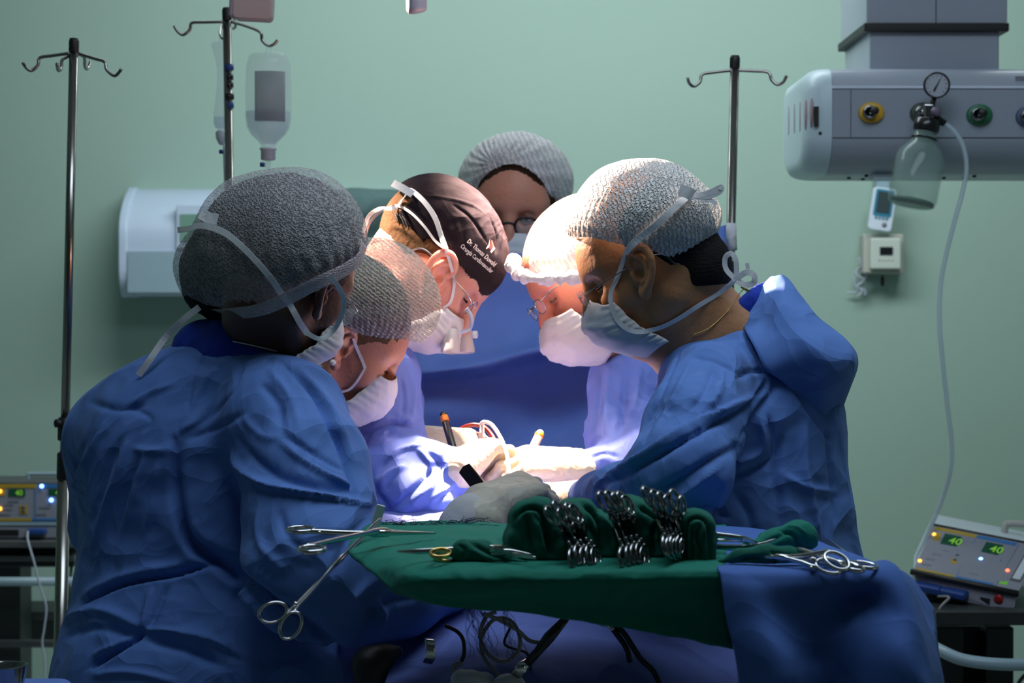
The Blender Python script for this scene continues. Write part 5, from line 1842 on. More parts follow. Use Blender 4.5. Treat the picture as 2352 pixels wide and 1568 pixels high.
def mask_mesh(H, top=-0.002, bot=-0.124, wide=1.0, puff=1.0, seed=0, nose=0.0, side=(0.074, 0.026), sz=-0.024):
    nu, nv = 41, 33
    rows = []
    for j in range(nv):
        v = j / (nv - 1)
        zc = top + (bot - top) * v
        zs = sz + (-0.112 - sz) * v
        xf = np.interp(v, [0, .12, .3, .5, .75, .9, 1], [0.105 + nose, 0.118, 0.130, 0.124, 0.103, 0.080, 0.062]) * puff
        xs = np.interp(v, [0, .5, 1], [side[0], side[0] * .8, side[1]])
        yw = np.interp(v, [0, .5, 1], [0.0635, 0.066, 0.058]) * wide
        row_ = []
        for i in range(nu):
            a = (i / (nu - 1) - 0.5) * PI
            x = xs + (xf - xs) * max(math.cos(a), 0) ** 0.75
            y = yw * math.copysign(abs(math.sin(a)) ** 0.95, math.sin(a))
            s2 = math.sin(a) ** 2
            z = zc * (1 - s2) + zs * s2
            pl = 0.0022 * ((v * 5) % 1.0 - 0.5) * (1 if 0.12 < v < 0.9 else 0)
            gather = 0.0016 * math.sin(v * 60) * s2 ** 3
            d = 1 + (pl + gather) / 0.1
            row_.append(H.w((xs + (x - xs) * d, y * d, z)))
        rows.append(row_)
    P = np.array(rows)
    Qf = P.reshape(-1, 3)
    n = (ridged(Qf, 32, seed) - 0.5) * 0.0055 + (ridged(Qf * np.array([1.0, 1, 0.5]), 60, seed + 2) - 0.5) * 0.0028
    Qf = Qf + (H.f[None] * n[:, None])
    f = np.array([(i * nu + k, i * nu + k + 1, (i + 1) * nu + k + 1, (i + 1) * nu + k) for i in range(nv - 1) for k in range(nu - 1)])
    return Qf, f


def cap_surface(ops, h, cut=None, seam=None, ruffle=0.004, nr=46, wr=0.0012, seed=0, pinch=0.010, k=0.05):
    """puffed cap from blobs (px,py,D,r[,depth r]); cut = (px,py,D), normal of removed side"""
    s = SDF()
    for i, o in enumerate(ops):
        c = A(o[:3])
        r = pxs(o[3], o[2])
        if len(o) > 4:
            s.ell(c, (r, o[4], pxs(o[5], o[2]) if len(o) > 5 else r), None, k if i else 0)
        else:
            s.cone(c, c + 1e-4, r, r, k if i else 0)
    v, q = s.mesh(h)
    v = smooth(v, q, 1)
    N = vnormals(v, q)
    if cut is not None:
        p = A(cut[0])
        n = nrm(cut[1])
        d = (v - p) @ n           # >0 is cut away
        v_, q_ = v, q
        band = np.exp(-np.clip(-d, 0, None) / 0.028)
        cen = v[np.abs(d) < 0.01].mean(0)
        rel = v - cen
        e1 = nrm(np.cross(n, (0.3, 1, 0.2)))
        e2 = np.cross(n, e1)
        th = np.arctan2(rel @ e2, rel @ e1)
        v = v + N * (np.sin(th * nr + 2.5 * vnoise(v, 30, seed)) * ruffle * band)[:, None]
        rad = rel - np.outer(rel @ n, n)
        rad /= np.maximum(np.linalg.norm(rad, axis=1), 1e-9)[:, None]
        pb = np.exp(-(np.clip(-d, 0, None) / 0.012) ** 2)
        v = v - rad * (pinch * pb)[:, None]
        edge = d + (vnoise(v, 40, seed + 4) - 0.5) * 0.006
        v = v + N * ((ridged(v, 16, seed) - 0.5) * wr * 2 + (ridged(v, 45, seed + 1) - 0.5) * wr)[:, None]
        v, q = cull(v, q, edge < 0)
    else:
        v = v + N * ((ridged(v, 16, seed) - 0.5) * wr * 2 + (ridged(v, 45, seed + 1) - 0.5) * wr)[:, None]
    return v, q


def hand(g, wrist, d, up, side, curls, spread=0.0, k=1.0, thumb=None, wr=0.026):
    """gloved hand. d: wrist to knuckles, up: back of the hand, side: +1 puts the thumb on cross(up,d)"""
    d, up = nrm(d), np.array(up, float)
    up = nrm(up - d * (up @ d))
    s = np.cross(up, d) * side
    W = np.array(wrist, float)

    def p(x, y, z):
        return W + (d * x + s * y + up * z) * k
    for y, r in ((0.026, 0.0150), (0.009, 0.0155), (-0.009, 0.0150), (-0.026, 0.0135)):
        g.cone(p(0.0, y * 0.62, 0), p(0.082, y * 1.08, 0), wr * 0.72 * k, r * k * 0.92, 0.016)
    ends = []
    for i, (y, ln, r) in enumerate(((0.029, 0.044, 0.0098), (0.010, 0.048, 0.0100), (-0.009, 0.045, 0.0096), (-0.027, 0.036, 0.0086))):
        c = curls[i]
        a = 0.0
        P = [p(0.078, y * 1.05, 0)]
        x, z, yy = 0.078, 0.0, y * 1.05
        for j, (sg, cc) in enumerate(((1.0, 0.75), (0.62, 1.0), (0.48, 0.8))):
            a += c * cc
            x += ln * sg * math.cos(a)
            z -= ln * sg * math.sin(a)
            yy += spread * y * sg
            P.append(p(x, yy, z))
        g.chain(P, [r * 1.12 * k, r * 1.04 * k, r * k * 0.95, r * 0.85 * k], 0.006)
        ends.append(P[-1])
    tb = thumb or [(0.018, 0.026, -0.006), (0.050, 0.047, -0.016), (0.078, 0.046, -0.026), (0.100, 0.034, -0.036)]
    g.chain([p(*t_) for t_ in tb], [0.017 * k, 0.0135 * k, 0.0115 * k, 0.0095 * k], 0.014)
    return p, ends


def legs(g, x, y, w=0.09, D=0):
    for s_ in (-1, 1):
        g.chain([(x + s_ * w, y, 0.92), (x + s_ * w * 1.05, y - 0.01, 0.50), (x + s_ * w, y, 0.07)], [0.085, 0.058, 0.04], 0.03)
        g.cone((x + s_ * w, y + 0.02, 0.045), (x + s_ * w * 1.1, y - 0.13, 0.035), 0.042, 0.034, 0.02)


SK = {'A': skin('dark_brown_skin', (0.085, 0.035, 0.020), 0.1), 'B': skin('light_brown_skin', (0.40, 0.18, 0.11)), 'C': skin('fair_skin', (0.72, 0.33, 0.25), 0.5),
      'D': skin('ruddy_skin', (0.62, 0.23, 0.16), 0.3), 'E': skin('tan_skin', (0.50, 0.235, 0.105), 0.35), 'F': skin('olive_skin', (0.62, 0.27, 0.19))}


def glasses(H, parent, y0=0.033, lens=(0.021, 0.015), m='steel', rim=0.0007, fwd=0.112, zz=-0.002, tem=0.0010, drop=0.0, name='eyeglasses', lens_mat='lens', only=None):
    t = bpy.data.objects.new(name, None)
    COL.objects.link(t)
    t.parent = parent
    t.location = H.w((fwd, 0, zz))
    t.matrix_world = Matrix.Translation(H.w((fwd, 0, zz)))
    t.matrix_parent_inverse = Matrix()
    for y in (-1, 1):
        c = H.w((fwd - 0.006, y * y0, zz))
        nn = H.f + H.l * 0.10 * y - H.u * 0.10
        q = axis_mx(c, nn, H.l)
        ol = [(lens[0] * math.copysign(abs(math.cos(a)) ** 0.8, math.cos(a)), lens[1] * math.copysign(abs(math.sin(a)) ** 0.8, math.sin(a))) for a in np.linspace(0, 2 * PI, 40, endpoint=False)]
        b = bmesh.new()
        f0 = [b.verts.new(q @ V(x, z, 0.0008)) for x, z in ol]
        f1 = [b.verts.new(q @ V(x, z, -0.0008)) for x, z in ol]
        b.faces.new(f0)
        b.faces.new(f1[::-1])
        for i in range(40):
            b.faces.new((f0[i], f1[i], f1[(i + 1) % 40], f0[(i + 1) % 40]))
        bmesh.ops.recalc_face_normals(b, faces=b.faces)
        obj('lens', b, M[lens_mat], t)
        ed = obj('rim', tube([q @ V(x, z, 0) for x, z in ol], rim, seg=8, closed=True), M[m], t)
        hinge = c + H.l * y * lens[0] * 0.98 * 1.0 + H.u * 0.006
        P = [hinge, H.w((0.085, y * 0.070, zz + 0.010)), H.w((0.02, y * 0.079, 0.014)), H.w((-0.015, y * 0.080, 0.010)), H.w((-0.028, y * 0.079, -0.012))]
        obj('temple', tube(catmull([np.array(p) for p in P], 5), tem, seg=8), M[m], t)
    a, b_ = H.w((fwd - 0.005, -y0 + lens[0] * 0.9, zz + 0.004)), H.w((fwd - 0.005, y0 - lens[0] * 0.9, zz + 0.004))
    obj('bridge', tube(catmull([a, (a + b_) / 2 + H.u * 0.003 + H.f * 0.003, b_], 5), tem * 1.1, seg=8), M[m], t)
    return t


def build(name_label, H, skin_m, extra_ops, body_ops, h_head=0.0024, ears=(1, -1), ear_k=1.0, wide=1.0, jaw=1.0, ear_off=(0, 0)):
    """head with neck at fine resolution plus the covered body as one mesh object"""
    g = SDF()
    head_ops(g, H, wide, jaw)
    extra_ops(g)
    ps = {}
    for e in ears:
        ps[e] = ear_ops(g, H, e, ear_k, off=ear_off)
    vh, qh = g.mesh(h_head)
    vh = smooth(vh, qh, 1, 0.4)
    b = SDF()
    body_ops(b)
    vb, qb = b.mesh(0.009)
    vb = smooth(vb, qb, 2)
    o = obj('person', join_mesh([(vh, qh), (vb, qb)]), skin_m, label=name_label, cat='person')
    return o, (vh, qh), ps


GOWN_KEEP = {}


def gown(parent, s, h, m, folds, am, f, seed, label=None, keep=None, it=2, name='gown'):
    v, q = soft(s, h, folds, am, f, seed, it)
    if keep is not None:
        v, q = cull(v, q, keep(v))
    o = obj(name, to_mesh(v, q), m, parent, label=label)
    return o, (v, q)


def gl(px, s, pts, k=0.05, **kw):
    chain_px(s, pts, k, **kw)


# ---------------------------------------------------------------- A: woman in front left
HA = Head(654, 650, 3.36, (0.62, 0.66, -0.42), (0.35, 0.20, 0.92), 1.0)


def a_neck(g):
    g.chain([HA.w((-0.025, 0, -0.03)), A((600, 790, 3.42)), A((560, 880, 3.44))], [0.062, 0.060, 0.075], 0.03)


A_T = [((470, 895, 3.42, 88), (600, 890, 3.38, 85)), ((500, 900, 3.43, 100), (275, 1010, 3.50, 112)), ((600, 910, 3.36, 95), (650, 965, 3.30, 130)),
       ((400, 1040, 3.45, 222), (400, 1290, 3.45, 205)), ((520, 1040, 3.42, 200), (540, 1290, 3.40, 190)), ((400, 1350, 3.45, 205), (430, 1560, 3.43, 300)), ((560, 1400, 3.42, 210), (600, 1560, 3.40, 270)),
       ((430, 1560, 3.43, 300), (450, 1800, 3.43, 330)), ((600, 1560, 3.40, 270), (620, 1800, 3.40, 300))]
A_ARM = [(650, 965, 3.30, 135), (700, 1080, 3.25, 142), (712, 1190, 3.20, 150), (725, 1300, 3.16, 165), (800, 1345, 3.17, 142), (900, 1345, 3.20, 120), (1000, 1310, 3.27, 96), (1050, 1275, 3.32, 70)]


def a_gown():
    s = SDF()
    for a, b in A_T:
        chain_px(s, [a, b], 0.05)
    chain_px(s, A_ARM, 0.035)
    chain_px(s, [(275, 1010, 3.50, 112), (250, 1200, 3.55, 95)], 0.05)
    return s


def a_body(b):
    for a, c in A_T[:4]:
        chain_px(b, [(*a[:3], a[3] * 0.80), (*c[:3], c[3] * 0.80)], 0.05)
    chain_px(b, [(400, 1290, 3.45, 170), (480, 1600, 3.42, 180)], 0.05)
    chain_px(b, [(*p[:3], p[3] * 0.42) for p in A_ARM], 0.03)
    chain_px(b, [(275, 1010, 3.50, 80), (260, 1240, 3.56, 62), (420, 1330, 3.62, 50)], 0.04)
    legs(b, at(470, 0, 3.43).x, 3.43)


PA, SA, _ = build('woman in dark glasses and puffed cap, standing nearest at left with her back turned', HA, SK['A'], a_neck, a_body, ears=(-1,), ear_k=0.95)
fA = [([(403, 1010), (398, 1090), (406, 1170), (432, 1246), (500, 1296), (590, 1372), (690, 1440), (778, 1492)], 20, -24, 0.45),
      ([(425, 1060), (424, 1150), (450, 1225), (520, 1270)], 22, 9),
      ([(187, 1388), (283, 1344), (413, 1318), (500, 1292)], 9, -15, 0.6), ([(190, 1368), (283, 1326), (413, 1300)], 14, 8),
      ([(533, 1042), (550, 1070), (580, 1100), (622, 1122), (726, 1141), (850, 1160)], 9, 13, 0.5), ([(545, 1010), (590, 1060), (650, 1096), (740, 1118), (820, 1130)], 16, -10),
      ([(643, 1016), (700, 1063), (752, 1094), (812, 1118)], 8, 8, 0.4), ([(655, 1000), (720, 1040), (790, 1080)], 9, -7),
      ([(658, 839), (720, 900), (752, 960), (780, 1020), (805, 1090), (818, 1140)], 13, -15, 0.3), ([(690, 850), (750, 920), (785, 990), (812, 1060)], 12, 8),
      ([(335, 930), (270, 940), (204, 922)], 10, -5), ([(296, 933), (340, 905), (400, 880)], 10, 5), ([(300, 935), (345, 960), (330, 990)], 8, -4),
      ([(293, 1011), (270, 1080), (240, 1170), (206, 1272)], 12, 8, 0.4), ([(275, 1005), (245, 1090), (215, 1190)], 11, -6), ([(335, 1042), (310, 1110), (283, 1220)], 12, 7, 0.4), ([(318, 1050), (292, 1130), (262, 1230)], 10, -6),
      ([(246, 970), (205, 1040), (172, 1115), (168, 1200)], 12, 7, 0.3), ([(215, 965), (182, 1050), (165, 1120)], 11, -5), ([(362, 1060), (350, 1150), (330, 1230)], 11, 5),
      ([(413, 990), (465, 958), (517, 880)], 9, 6, .3), ([(430, 1010), (490, 985), (560, 950)], 9, -5), ([(309, 1031), (378, 1037)], 7, 5), ([(520, 820), (470, 880), (430, 950)], 9, 5), ([(560, 830), (530, 900), (470, 970)], 10, -6),
      ([(465, 813), (440, 870), (434, 948)], 8, -4), ([(130, 1436), (180, 1412), (240, 1405), (330, 1449)], 13, 9, 0.3), ([(150, 1460), (230, 1440), (320, 1465)], 12, -7),
      ([(210, 1533), (260, 1500), (309, 1470), (335, 1448)], 11, -15, 0.5), ([(215, 1505), (270, 1480), (322, 1452)], 10, 8), ([(330, 1449), (400, 1455), (480, 1470), (565, 1510)], 11, 9, .4), ([(340, 1470), (420, 1490), (520, 1535)], 13, -9),
      ([(350, 1350), (335, 1400), (330, 1445)], 8, 6), ([(385, 1345), (365, 1390), (345, 1440)], 8, -6), ([(215, 1550), (300, 1545), (400, 1565)], 10, 7),
      ([(600, 880), (640, 930), (650, 1000)], 12, -6), ([(560, 960), (600, 1000), (640, 1010)], 10, 5), ([(620, 850), (670, 920), (690, 990)], 10, 5),
      ([(590, 1180), (600, 1250), (650, 1310)], 14, 6), ([(640, 1170), (660, 1230), (720, 1280)], 13, -6), ([(850, 1180), (800, 1240), (760, 1330)], 14, -6), ([(860, 1380), (880, 1400), (875, 1440)], 9, 8), ([(800, 1390), (850, 1340), (900, 1320)], 12, 7),
      ([(840, 1410), (900, 1380), (960, 1370)], 13, -8), ([(500, 1310), (600, 1400), (700, 1470)], 16, 9)]
GA, GAs = gown(PA, a_gown(), 0.0038, M['gown'], fA, 0.0055, 6.0, 21)
# scrub collar, collar tape
s = SDF()
chain_px(s, [(470, 812, 3.44, 78), (545, 812, 3.40, 80), (600, 838, 3.37, 74)], 0.03)
s.plane(A((520, 735, 3.42)), nrm((0.25, 0, 1)), 0.008)
v, q = soft(s, 0.004, (), 0.002, 20, 3)
obj('scrub_top', to_mesh(v, q), M['scrub'], PA, label='royal blue scrub collar')
capA = cap_surface([(688, 535, 3.33, 148), (600, 553, 3.38, 156), (505, 612, 3.44, 105), (690, 590, 3.30, 132), (600, 612, 3.36, 125), (648, 635, 3.335, 112)], 0.003, ((712, 664, 3.2), (0.37, 0.14, -0.92)), ruffle=0.0035, seed=2, k=0.04)
# hair inside the cap
s = SDF()
s.ell(HA.w((-0.020, 0, 0.050)), (0.103, 0.083, 0.090), HA.R)
chain_px(s, [(600, 566, 3.40, 132), (505, 616, 3.44, 92)], 0.05)
chain_px(s, [(675, 545, 3.35, 128), (600, 566, 3.40, 128)], 0.05)
chain_px(s, [(480, 680, 3.44, 30), (560, 720, 3.42, 46), (640, 745, 3.40, 48)], 0.05)
s.ell(HA.w((0.085, 0, -0.02)), (0.055, 0.075, 0.075), HA.R, 0.01, neg=True)
v, q = soft(s, 0.0035, (), 0.003, 30, 8)
hairA = (v, q)
obj('hair', to_mesh(v, q), M['hair_black'], PA)
M['netA'] = net_cap('grey_net_cap', (0.52, 0.50, 0.52), 0.24, 0.70, 62, (0.3, 0.9, 0.35), 0.5, 9.0)
CA = obj('bouffant_cap', to_mesh(*capA), M['netA'], PA)
M['net_rim'] = net_cap('net_cap_rim', (0.66, 0.60, 0.62), 0.35, 0.85, 90, (0.8, 0.2, 1.2), 0.6, 5)
rimS = Surf(cap_surface([(688, 535, 3.33, 150), (600, 553, 3.38, 158), (505, 612, 3.44, 107), (690, 590, 3.30, 134), (600, 612, 3.36, 127), (648, 635, 3.335, 114)], 0.006, None, k=0.04))
obj('cap_rim', tape_px(rimS, [(832, 560), (822, 592), (790, 618), (745, 640), (700, 662), (650, 688), (600, 708), (545, 716), (500, 712)], 34, 0.003), M['net_rim'], CA, label='gathered pale rim of the cap')
bunc = cap_surface([(770, 632, 3.2, 4)], 0.003, None) if False else None
mA = mask_mesh(HA, seed=4, side=(0.058, 0.016), puff=0.95)
mkA = obj('face_mask', to_mesh(*mA), M['white_cloth'], PA)
solid(mkA, 0.0012)
SFA = Surf(capA, SA, mA, GAs, hairA)
obj('mask_tie', tape_px(SFA, [(408, 528), (440, 528), (470, 520), (520, 535), (570, 575), (620, 630), (645, 668), (662, 698), (674, 718), (686, 740), (700, 762)], 15, 0.006), M['tape'], mkA, smooth=False)
obj('mask_tie', tape_px(SFA, [(755, 632, 3.20), (775, 655, 3.22), (790, 690, 3.24), (784, 725, 3.25), (765, 760, 3.26), (735, 778, 3.25), (700, 762, 3.24)], 11, 0.003), M['tape'], mkA, smooth=False)
obj('tie_knot', tube(catmull([at(462, 492, 3.30), at(482, 500, 3.285), at(505, 504, 3.28), at(500, 518, 3.28), at(470, 518, 3.29)], 5), [0.004, 0.007] + [0.008] * 17 + [0.006, 0.004], seg=10, flat=0.6) if False else ribbon([at(460, 490, 3.25), at(478, 500, 3.235), at(500, 504, 3.23)], [(0, -1, .1)] * 3, 0.016), M['tape'], mkA, smooth=False)
obj('mask_tie', tape_px(SFA, [(458, 705, 3.36), (420, 735, 3.36), (380, 775, 3.37), (345, 825, 3.36), (318, 862, 3.36)], 15, 0.004), M['tape'], mkA, smooth=False)
obj('collar_seam', tape_px(SFA, [(372, 796), (420, 780), (470, 778), (530, 782), (600, 796), (680, 818), (740, 842)], 3, 0.0015), M['mask_blue'] , GA)
glasses(HA, PA, m='steel_dark')

# ---------------------------------------------------------------- B: woman bent forward behind her
HB = Head(778, 784, 3.72, (0.80, 0.20, -0.56), (0.56, 0.0, 0.83), 1.03)


def b_neck(g):
    g.chain([HB.w((-0.03, 0, -0.04)), A((735, 880, 3.74)), A((700, 960, 3.76))], [0.052, 0.052, 0.065], 0.03)


B_T = [((720, 985, 3.78, 105), (650, 1040, 3.80, 120)), ((710, 1050, 3.80, 120), (690, 1350, 3.80, 130)), ((690, 1350, 3.8, 130), (680, 1800, 3.8, 180))]


def b_body(b):
    for a, c in B_T:
        chain_px(b, [(*a[:3], a[3] * .8), (*c[:3], c[3] * .8)], 0.05)
    legs(b, at(680, 0, 3.8).x, 3.8, 0.08)


PB, SB, eb_ = build('woman with a pearl earring bowing her masked head behind the nearest woman', HB, SK['B'], b_neck, b_body, ears=(-1,), ear_k=0.95, ear_off=(-0.012, 0.004), h_head=0.0021)
s = SDF()
for a, c in B_T:
    chain_px(s, [a, c], 0.05)
gown(PB, s, 0.006, M['gown_dim'], [], 0.005, 7, 31)
capB = cap_surface([(862, 678, 3.70, 132, 0.100), (905, 705, 3.70, 103, 0.085), (800, 690, 3.70, 110, 0.09)], 0.0026, ((880, 778, 3.6), (-0.10, 0.0, -0.99)), ruffle=0.0022, seed=6, nr=60, wr=0.0010, k=0.03, pinch=0.006)
M['netB'] = net_cap('cream_net_cap', (0.54, 0.52, 0.46), 0.36, 0.80, 60, (0, 0.9, 0), 0.5, 5)
obj('bouffant_cap', to_mesh(*capB), M['netB'], PB)
s = SDF()
s.ell(HB.w((-0.016, 0, 0.048)), np.array((0.1035, 0.082, 0.0925)) * HB.k, HB.R)
s.ell(HB.w((0.040, 0, 0.040)), np.array((0.050, 0.063, 0.052)) * HB.k, HB.R, 0.02)
s.ell(HB.w((0.085, 0, -0.060)), (0.060, 0.095, 0.070), HB.R, 0.008, neg=True)
s.ell(HB.w((0.00, -0.07, -0.035)), (0.035, 0.03, 0.045), HB.R, 0.008, neg=True)
v, q = soft(s, 0.003, (), 0.002, 40, 8)
hairB = (v, q)
obj('hair', to_mesh(v, q), M['hair_B'], PB)
mB = mask_mesh(HB, top=0.006, seed=9, sz=-0.004)
mkB = obj('face_mask', to_mesh(*mB), M['white_cloth'], PB)
solid(mkB, 0.0012)
SFB = Surf(capB, SB, mB)
obj('mask_tie', tape_px(SFB, [(812, 775), (820, 800), (832, 828), (838, 845)], 7, 0.003), M['tape'], mkB, smooth=False)
obj('mask_tie', tape_px(SFB, [(838, 845), (820, 875), (800, 893), (770, 900), (745, 905)], 6, 0.003), M['tape'], mkB, smooth=False)
ep = SFB.hit(765, 832, 3.64)[0]
epo = obj('earring', lathe([(0.0001, -0.0052), (0.003, -0.0044), (0.0046, -0.002), (0.0052, 0), (0.0046, 0.002), (0.003, 0.0044), (0.0001, 0.0052)], Matrix.Translation(ep + V(0, -0.004, 0)), seg=20, caps=False), mat('pearl', (0.85, 0.8, 0.76), 0.15), PB, label='white pearl earring')
eyes(HB, PB, M['hair_black'])
brows(HB, PB, M['hair_brown'])

# ---------------------------------------------------------------- C: surgeon with the black cap and loupes
HC = Head(984, 608, 3.92, (0.68, -0.08, -0.73), (0.72, 0.02, 0.69), 1.10)


def c_neck(g):
    g.chain([HC.w((-0.035, 0, -0.03)), A((885, 650, 3.94)), A((830, 760, 3.96))], [0.060, 0.060, 0.072], 0.03)


C_T = [((840, 800, 3.95, 90), (760, 860, 3.98, 120)), ((850, 860, 3.93, 100), (840, 1040, 3.90, 122)), ((760, 960, 4.0, 150), (740, 1330, 4.0, 170)), ((740, 1330, 4.0, 170), (730, 1800, 4.0, 200))]
C_ARM = [(868, 880, 3.88, 98), (862, 1010, 3.84, 108), (880, 1095, 3.80, 108), (950, 1105, 3.76, 98), (1010, 1092, 3.74, 72), (1048, 1082, 3.73, 50)]


def c_body(b):
    for a, c in C_T:
        chain_px(b, [(*a[:3], a[3] * .8), (*c[:3], c[3] * .8)], 0.05)
    chain_px(b, [(*p[:3], p[3] * .5) for p in C_ARM], 0.03)
    legs(b, at(735, 0, 4.0).x, 4.02, 0.08)


PC_, SC, ec_ = build('surgeon with magnifying loupes and embroidered black cap leaning over the field', HC, SK['C'], c_neck, c_body, ears=(-1,), ear_k=1.12, ear_off=(0.022, 0.004), h_head=0.0022)
s = SDF()
for a, c in C_T:
    chain_px(s, [a, c], 0.05)
chain_px(s, C_ARM, 0.03)
chain_px(s, [(870, 1120, 3.74, 95), (950, 1150, 3.70, 62), (1005, 1158, 3.68, 42)], 0.03)
chain_px(s, [(930, 920, 3.97, 45), (925, 1000, 3.97, 42), (985, 1022, 3.98, 24)], 0.03)
fC = [([(975, 950), (955, 975), (900, 970), (850, 990), (825, 1030)], 7, -9, 0.5), ([(960, 980), (930, 965), (890, 966), (850, 985)], 8, 7),
      ([(880, 1060), (920, 1035), (970, 1022)], 9, 7, .3), ([(1010, 1050), (980, 1090), (930, 1140), (895, 1170)], 8, -7, .4), ([(1035, 1060), (1000, 1110), (950, 1150)], 8, 6),
      ([(870, 1120), (890, 1090), (930, 1070)], 8, 7), ([(860, 1100), (880, 1065), (900, 1040)], 8, -6), ([(985, 1040), (1010, 1065), (1020, 1100)], 6, -6), ([(960, 1030), (985, 1060), (995, 1085)], 6, 5),
      ([(940, 850), (950, 900), (946, 960)], 7, 6), ([(920, 860), (930, 910), (925, 950)], 7, -6), ([(895, 1170), (860, 1120), (840, 1060)], 8, -5), ([(1040, 1120), (1000, 1150), (960, 1180)], 7, -5), ([(1050, 1105), (1010, 1135), (980, 1170)], 7, 5)]
GC, GCs = gown(PC_, s, 0.0038, M['gown_violet'], fC, 0.0055, 8, 41)
# fitted cloth cap
s = SDF()
s.ell(HC.w((-0.020, 0, 0.047)), np.array((0.107, 0.084, 0.092)) * 1.05, HC.R)
s.ell(HC.w((0.030, 0, 0.050)), np.array((0.070, 0.075, 0.065)) * 1.10, HC.R, 0.03)
v, q = s.mesh(0.0028)
v = smooth(v, q, 1)
L = HC.loc(v)
v = crumple(v, q, 0.0035, 13, 12)
v = fold_all(v, q, [([(985, 500), (1020, 530), (1050, 560)], 5, -3), ([(1040, 470), (1080, 500), (1120, 560)], 4, -3.5), ([(960, 450), (1020, 455), (1080, 470), (1110, 490)], 2.5, 2.5), ([(1000, 520), (1030, 560), (1060, 610)], 5, 3),
                   ([(1125, 500), (1140, 540), (1138, 580)], 4, -4), ([(1135, 490), (1148, 530), (1148, 570)], 4, 3)])
keep = (L[:, 2] > 0.030 + 0.004 * np.sin(L[:, 0] * 40)) | ((L[:, 0] < -0.02) & (L[:, 2] > 0.018 - 0.0 * L[:, 0]))
keep &= ~((L[:, 0] < -0.085) & (L[:, 2] < 0.05))
v, q = cull(v, q, keep)
capC = (v, q)
CC = obj('cloth_cap', to_mesh(v, q), M['black_cap'], PC_, label='black cloth cap with white embroidery')
solid(CC, 0.0014, 1)
s = SDF()
s.ell(HC.w((-0.014, 0, 0.040)), np.array((0.1025, 0.080, 0.092)) * 1.10, HC.R)
s.ell(HC.w((0.09, 0, -0.02)), (0.075, 0.11, 0.075), HC.R, 0.008, neg=True)
s.ell(HC.w((0.0, -0.07, -0.028)), (0.030, 0.04, 0.040), HC.R, 0.006, neg=True)
s.plane(HC.w((0, 0, -0.012)), -HC.u + HC.f * 0.15, 0.004)
v, q = soft(s, 0.003, (), 0.0012, 60, 8)
hairC = (v, q)
obj('hair', to_mesh(v, q), M['hair_C'], PC_)
mC = mask_mesh(HC, top=-0.018, wide=1.0, seed=14, puff=0.96)
mkC = obj('face_mask', to_mesh(*mC), M['white_cloth'], PC_)
solid(mkC, 0.0012)
SFC = Surf(capC, SC, mC, hairC)
obj('mask_tie', tape_px(SFC, [(905, 420, 3.90), (920, 432, 3.84), (945, 440), (975, 465), (1000, 500), (1015, 540), (1022, 575)], 12, 0.005), M['tape'], mkC, smooth=False)
obj('mask_tie', tape_px(SFC, [(1022, 575), (1036, 610), (1042, 650), (1034, 690), (1018, 705)], 7, 0.004), M['tape'], mkC, smooth=False)
obj('tie_knot', ribbon([at(902, 420, 3.82), at(925, 432, 3.81), at(948, 446, 3.80)], [(0, -1, .2)] * 3, 0.013), M['tape'], mkC, smooth=False)
obj('mask_tie', tape_px(SFC, [(935, 440, 3.81), (925, 465), (905, 478, 3.83), (870, 480, 3.86), (845, 500, 3.88), (835, 535, 3.9)], 9, 0.004), M['tape'], mkC, smooth=False)
obj('loupe_strap', tape_px(SFC, [(838, 545, 3.90), (850, 510, 3.87), (880, 482, 3.84), (915, 475), (945, 490), (975, 520), (1000, 552), (1018, 575)], 6, 0.006), M['tape'], mkC, smooth=False)
lg = glasses(HC, PC_, m='steel', rim=0.0012, tem=0.0016, fwd=0.104, zz=0.002, name='loupe_glasses')
for y in (-1, 1):
    c = np.array(at(1052 + 15 * y, 762, 3.89 + 0.03 * y))
    dd = nrm((0.05 * y, -0.12, -1))
    ax_ = axis_mx(c, dd)
    ob = obj('loupe_barrel', lathe([(0.009, -0.006), (0.0125, -0.004), (0.0135, 0.012), (0.0165, 0.028), (0.0165, 0.036), (0.0145, 0.037), (0.0145, 0.033), (0.0002, 0.033)], ax_, seg=28, caps=False), mat('loupe_white', (0.62, 0.56, 0.54), 0.35) if y == -1 else bpy.data.materials['loupe_white'], lg, label='white magnifying barrel')
    obj('loupe_glass', lathe([(0.0143, 0.0332), (0.0002, 0.0345)], ax_, seg=24, caps=False), M['lens'], ob)
P = [np.array(at(*p)) for p in ((1072, 708, 3.86), (1083, 728, 3.86), (1082, 748, 3.87), (1068, 760, 3.88), (1040, 762, 3.87))]
obj('loupe_bracket', tube(catmull(P, 5), 0.0035, seg=10), M['unit_white'], lg)
obj('bracket_knob', lathe([(0.004, 0), (0.0065, 0.002), (0.0065, 0.009), (0.004, 0.010)], axis_mx(at(1084, 768, 3.86), (1, -0.3, 0)), seg=16), M['offwhite'], lg)
# embroidered lines on the cap
def emb(s_, p0, p1, size_px, m, nm='embroidery'):
    me = text_mesh(s_, 1.0)
    xs_ = [v_.co.x for v_ in me.vertices]
    Wd = max(xs_)
    a, b_ = np.array(p0, float), np.array(p1, float)
    ln = np.linalg.norm(b_ - a)
    ex = (b_ - a) / ln
    ey = np.array((ex[1], -ex[0]))
    sx = ln / Wd
    for v_ in me.vertices:
        pp = a + ex * v_.co.x * sx + ey * v_.co.y * size_px
        h_, n_ = SFC.hit(pp[0], pp[1], 3.82)
        v_.co = h_ + n_ * 0.0022
    me.materials.clear()
    return obj(nm, me, m, CC, smooth=False)


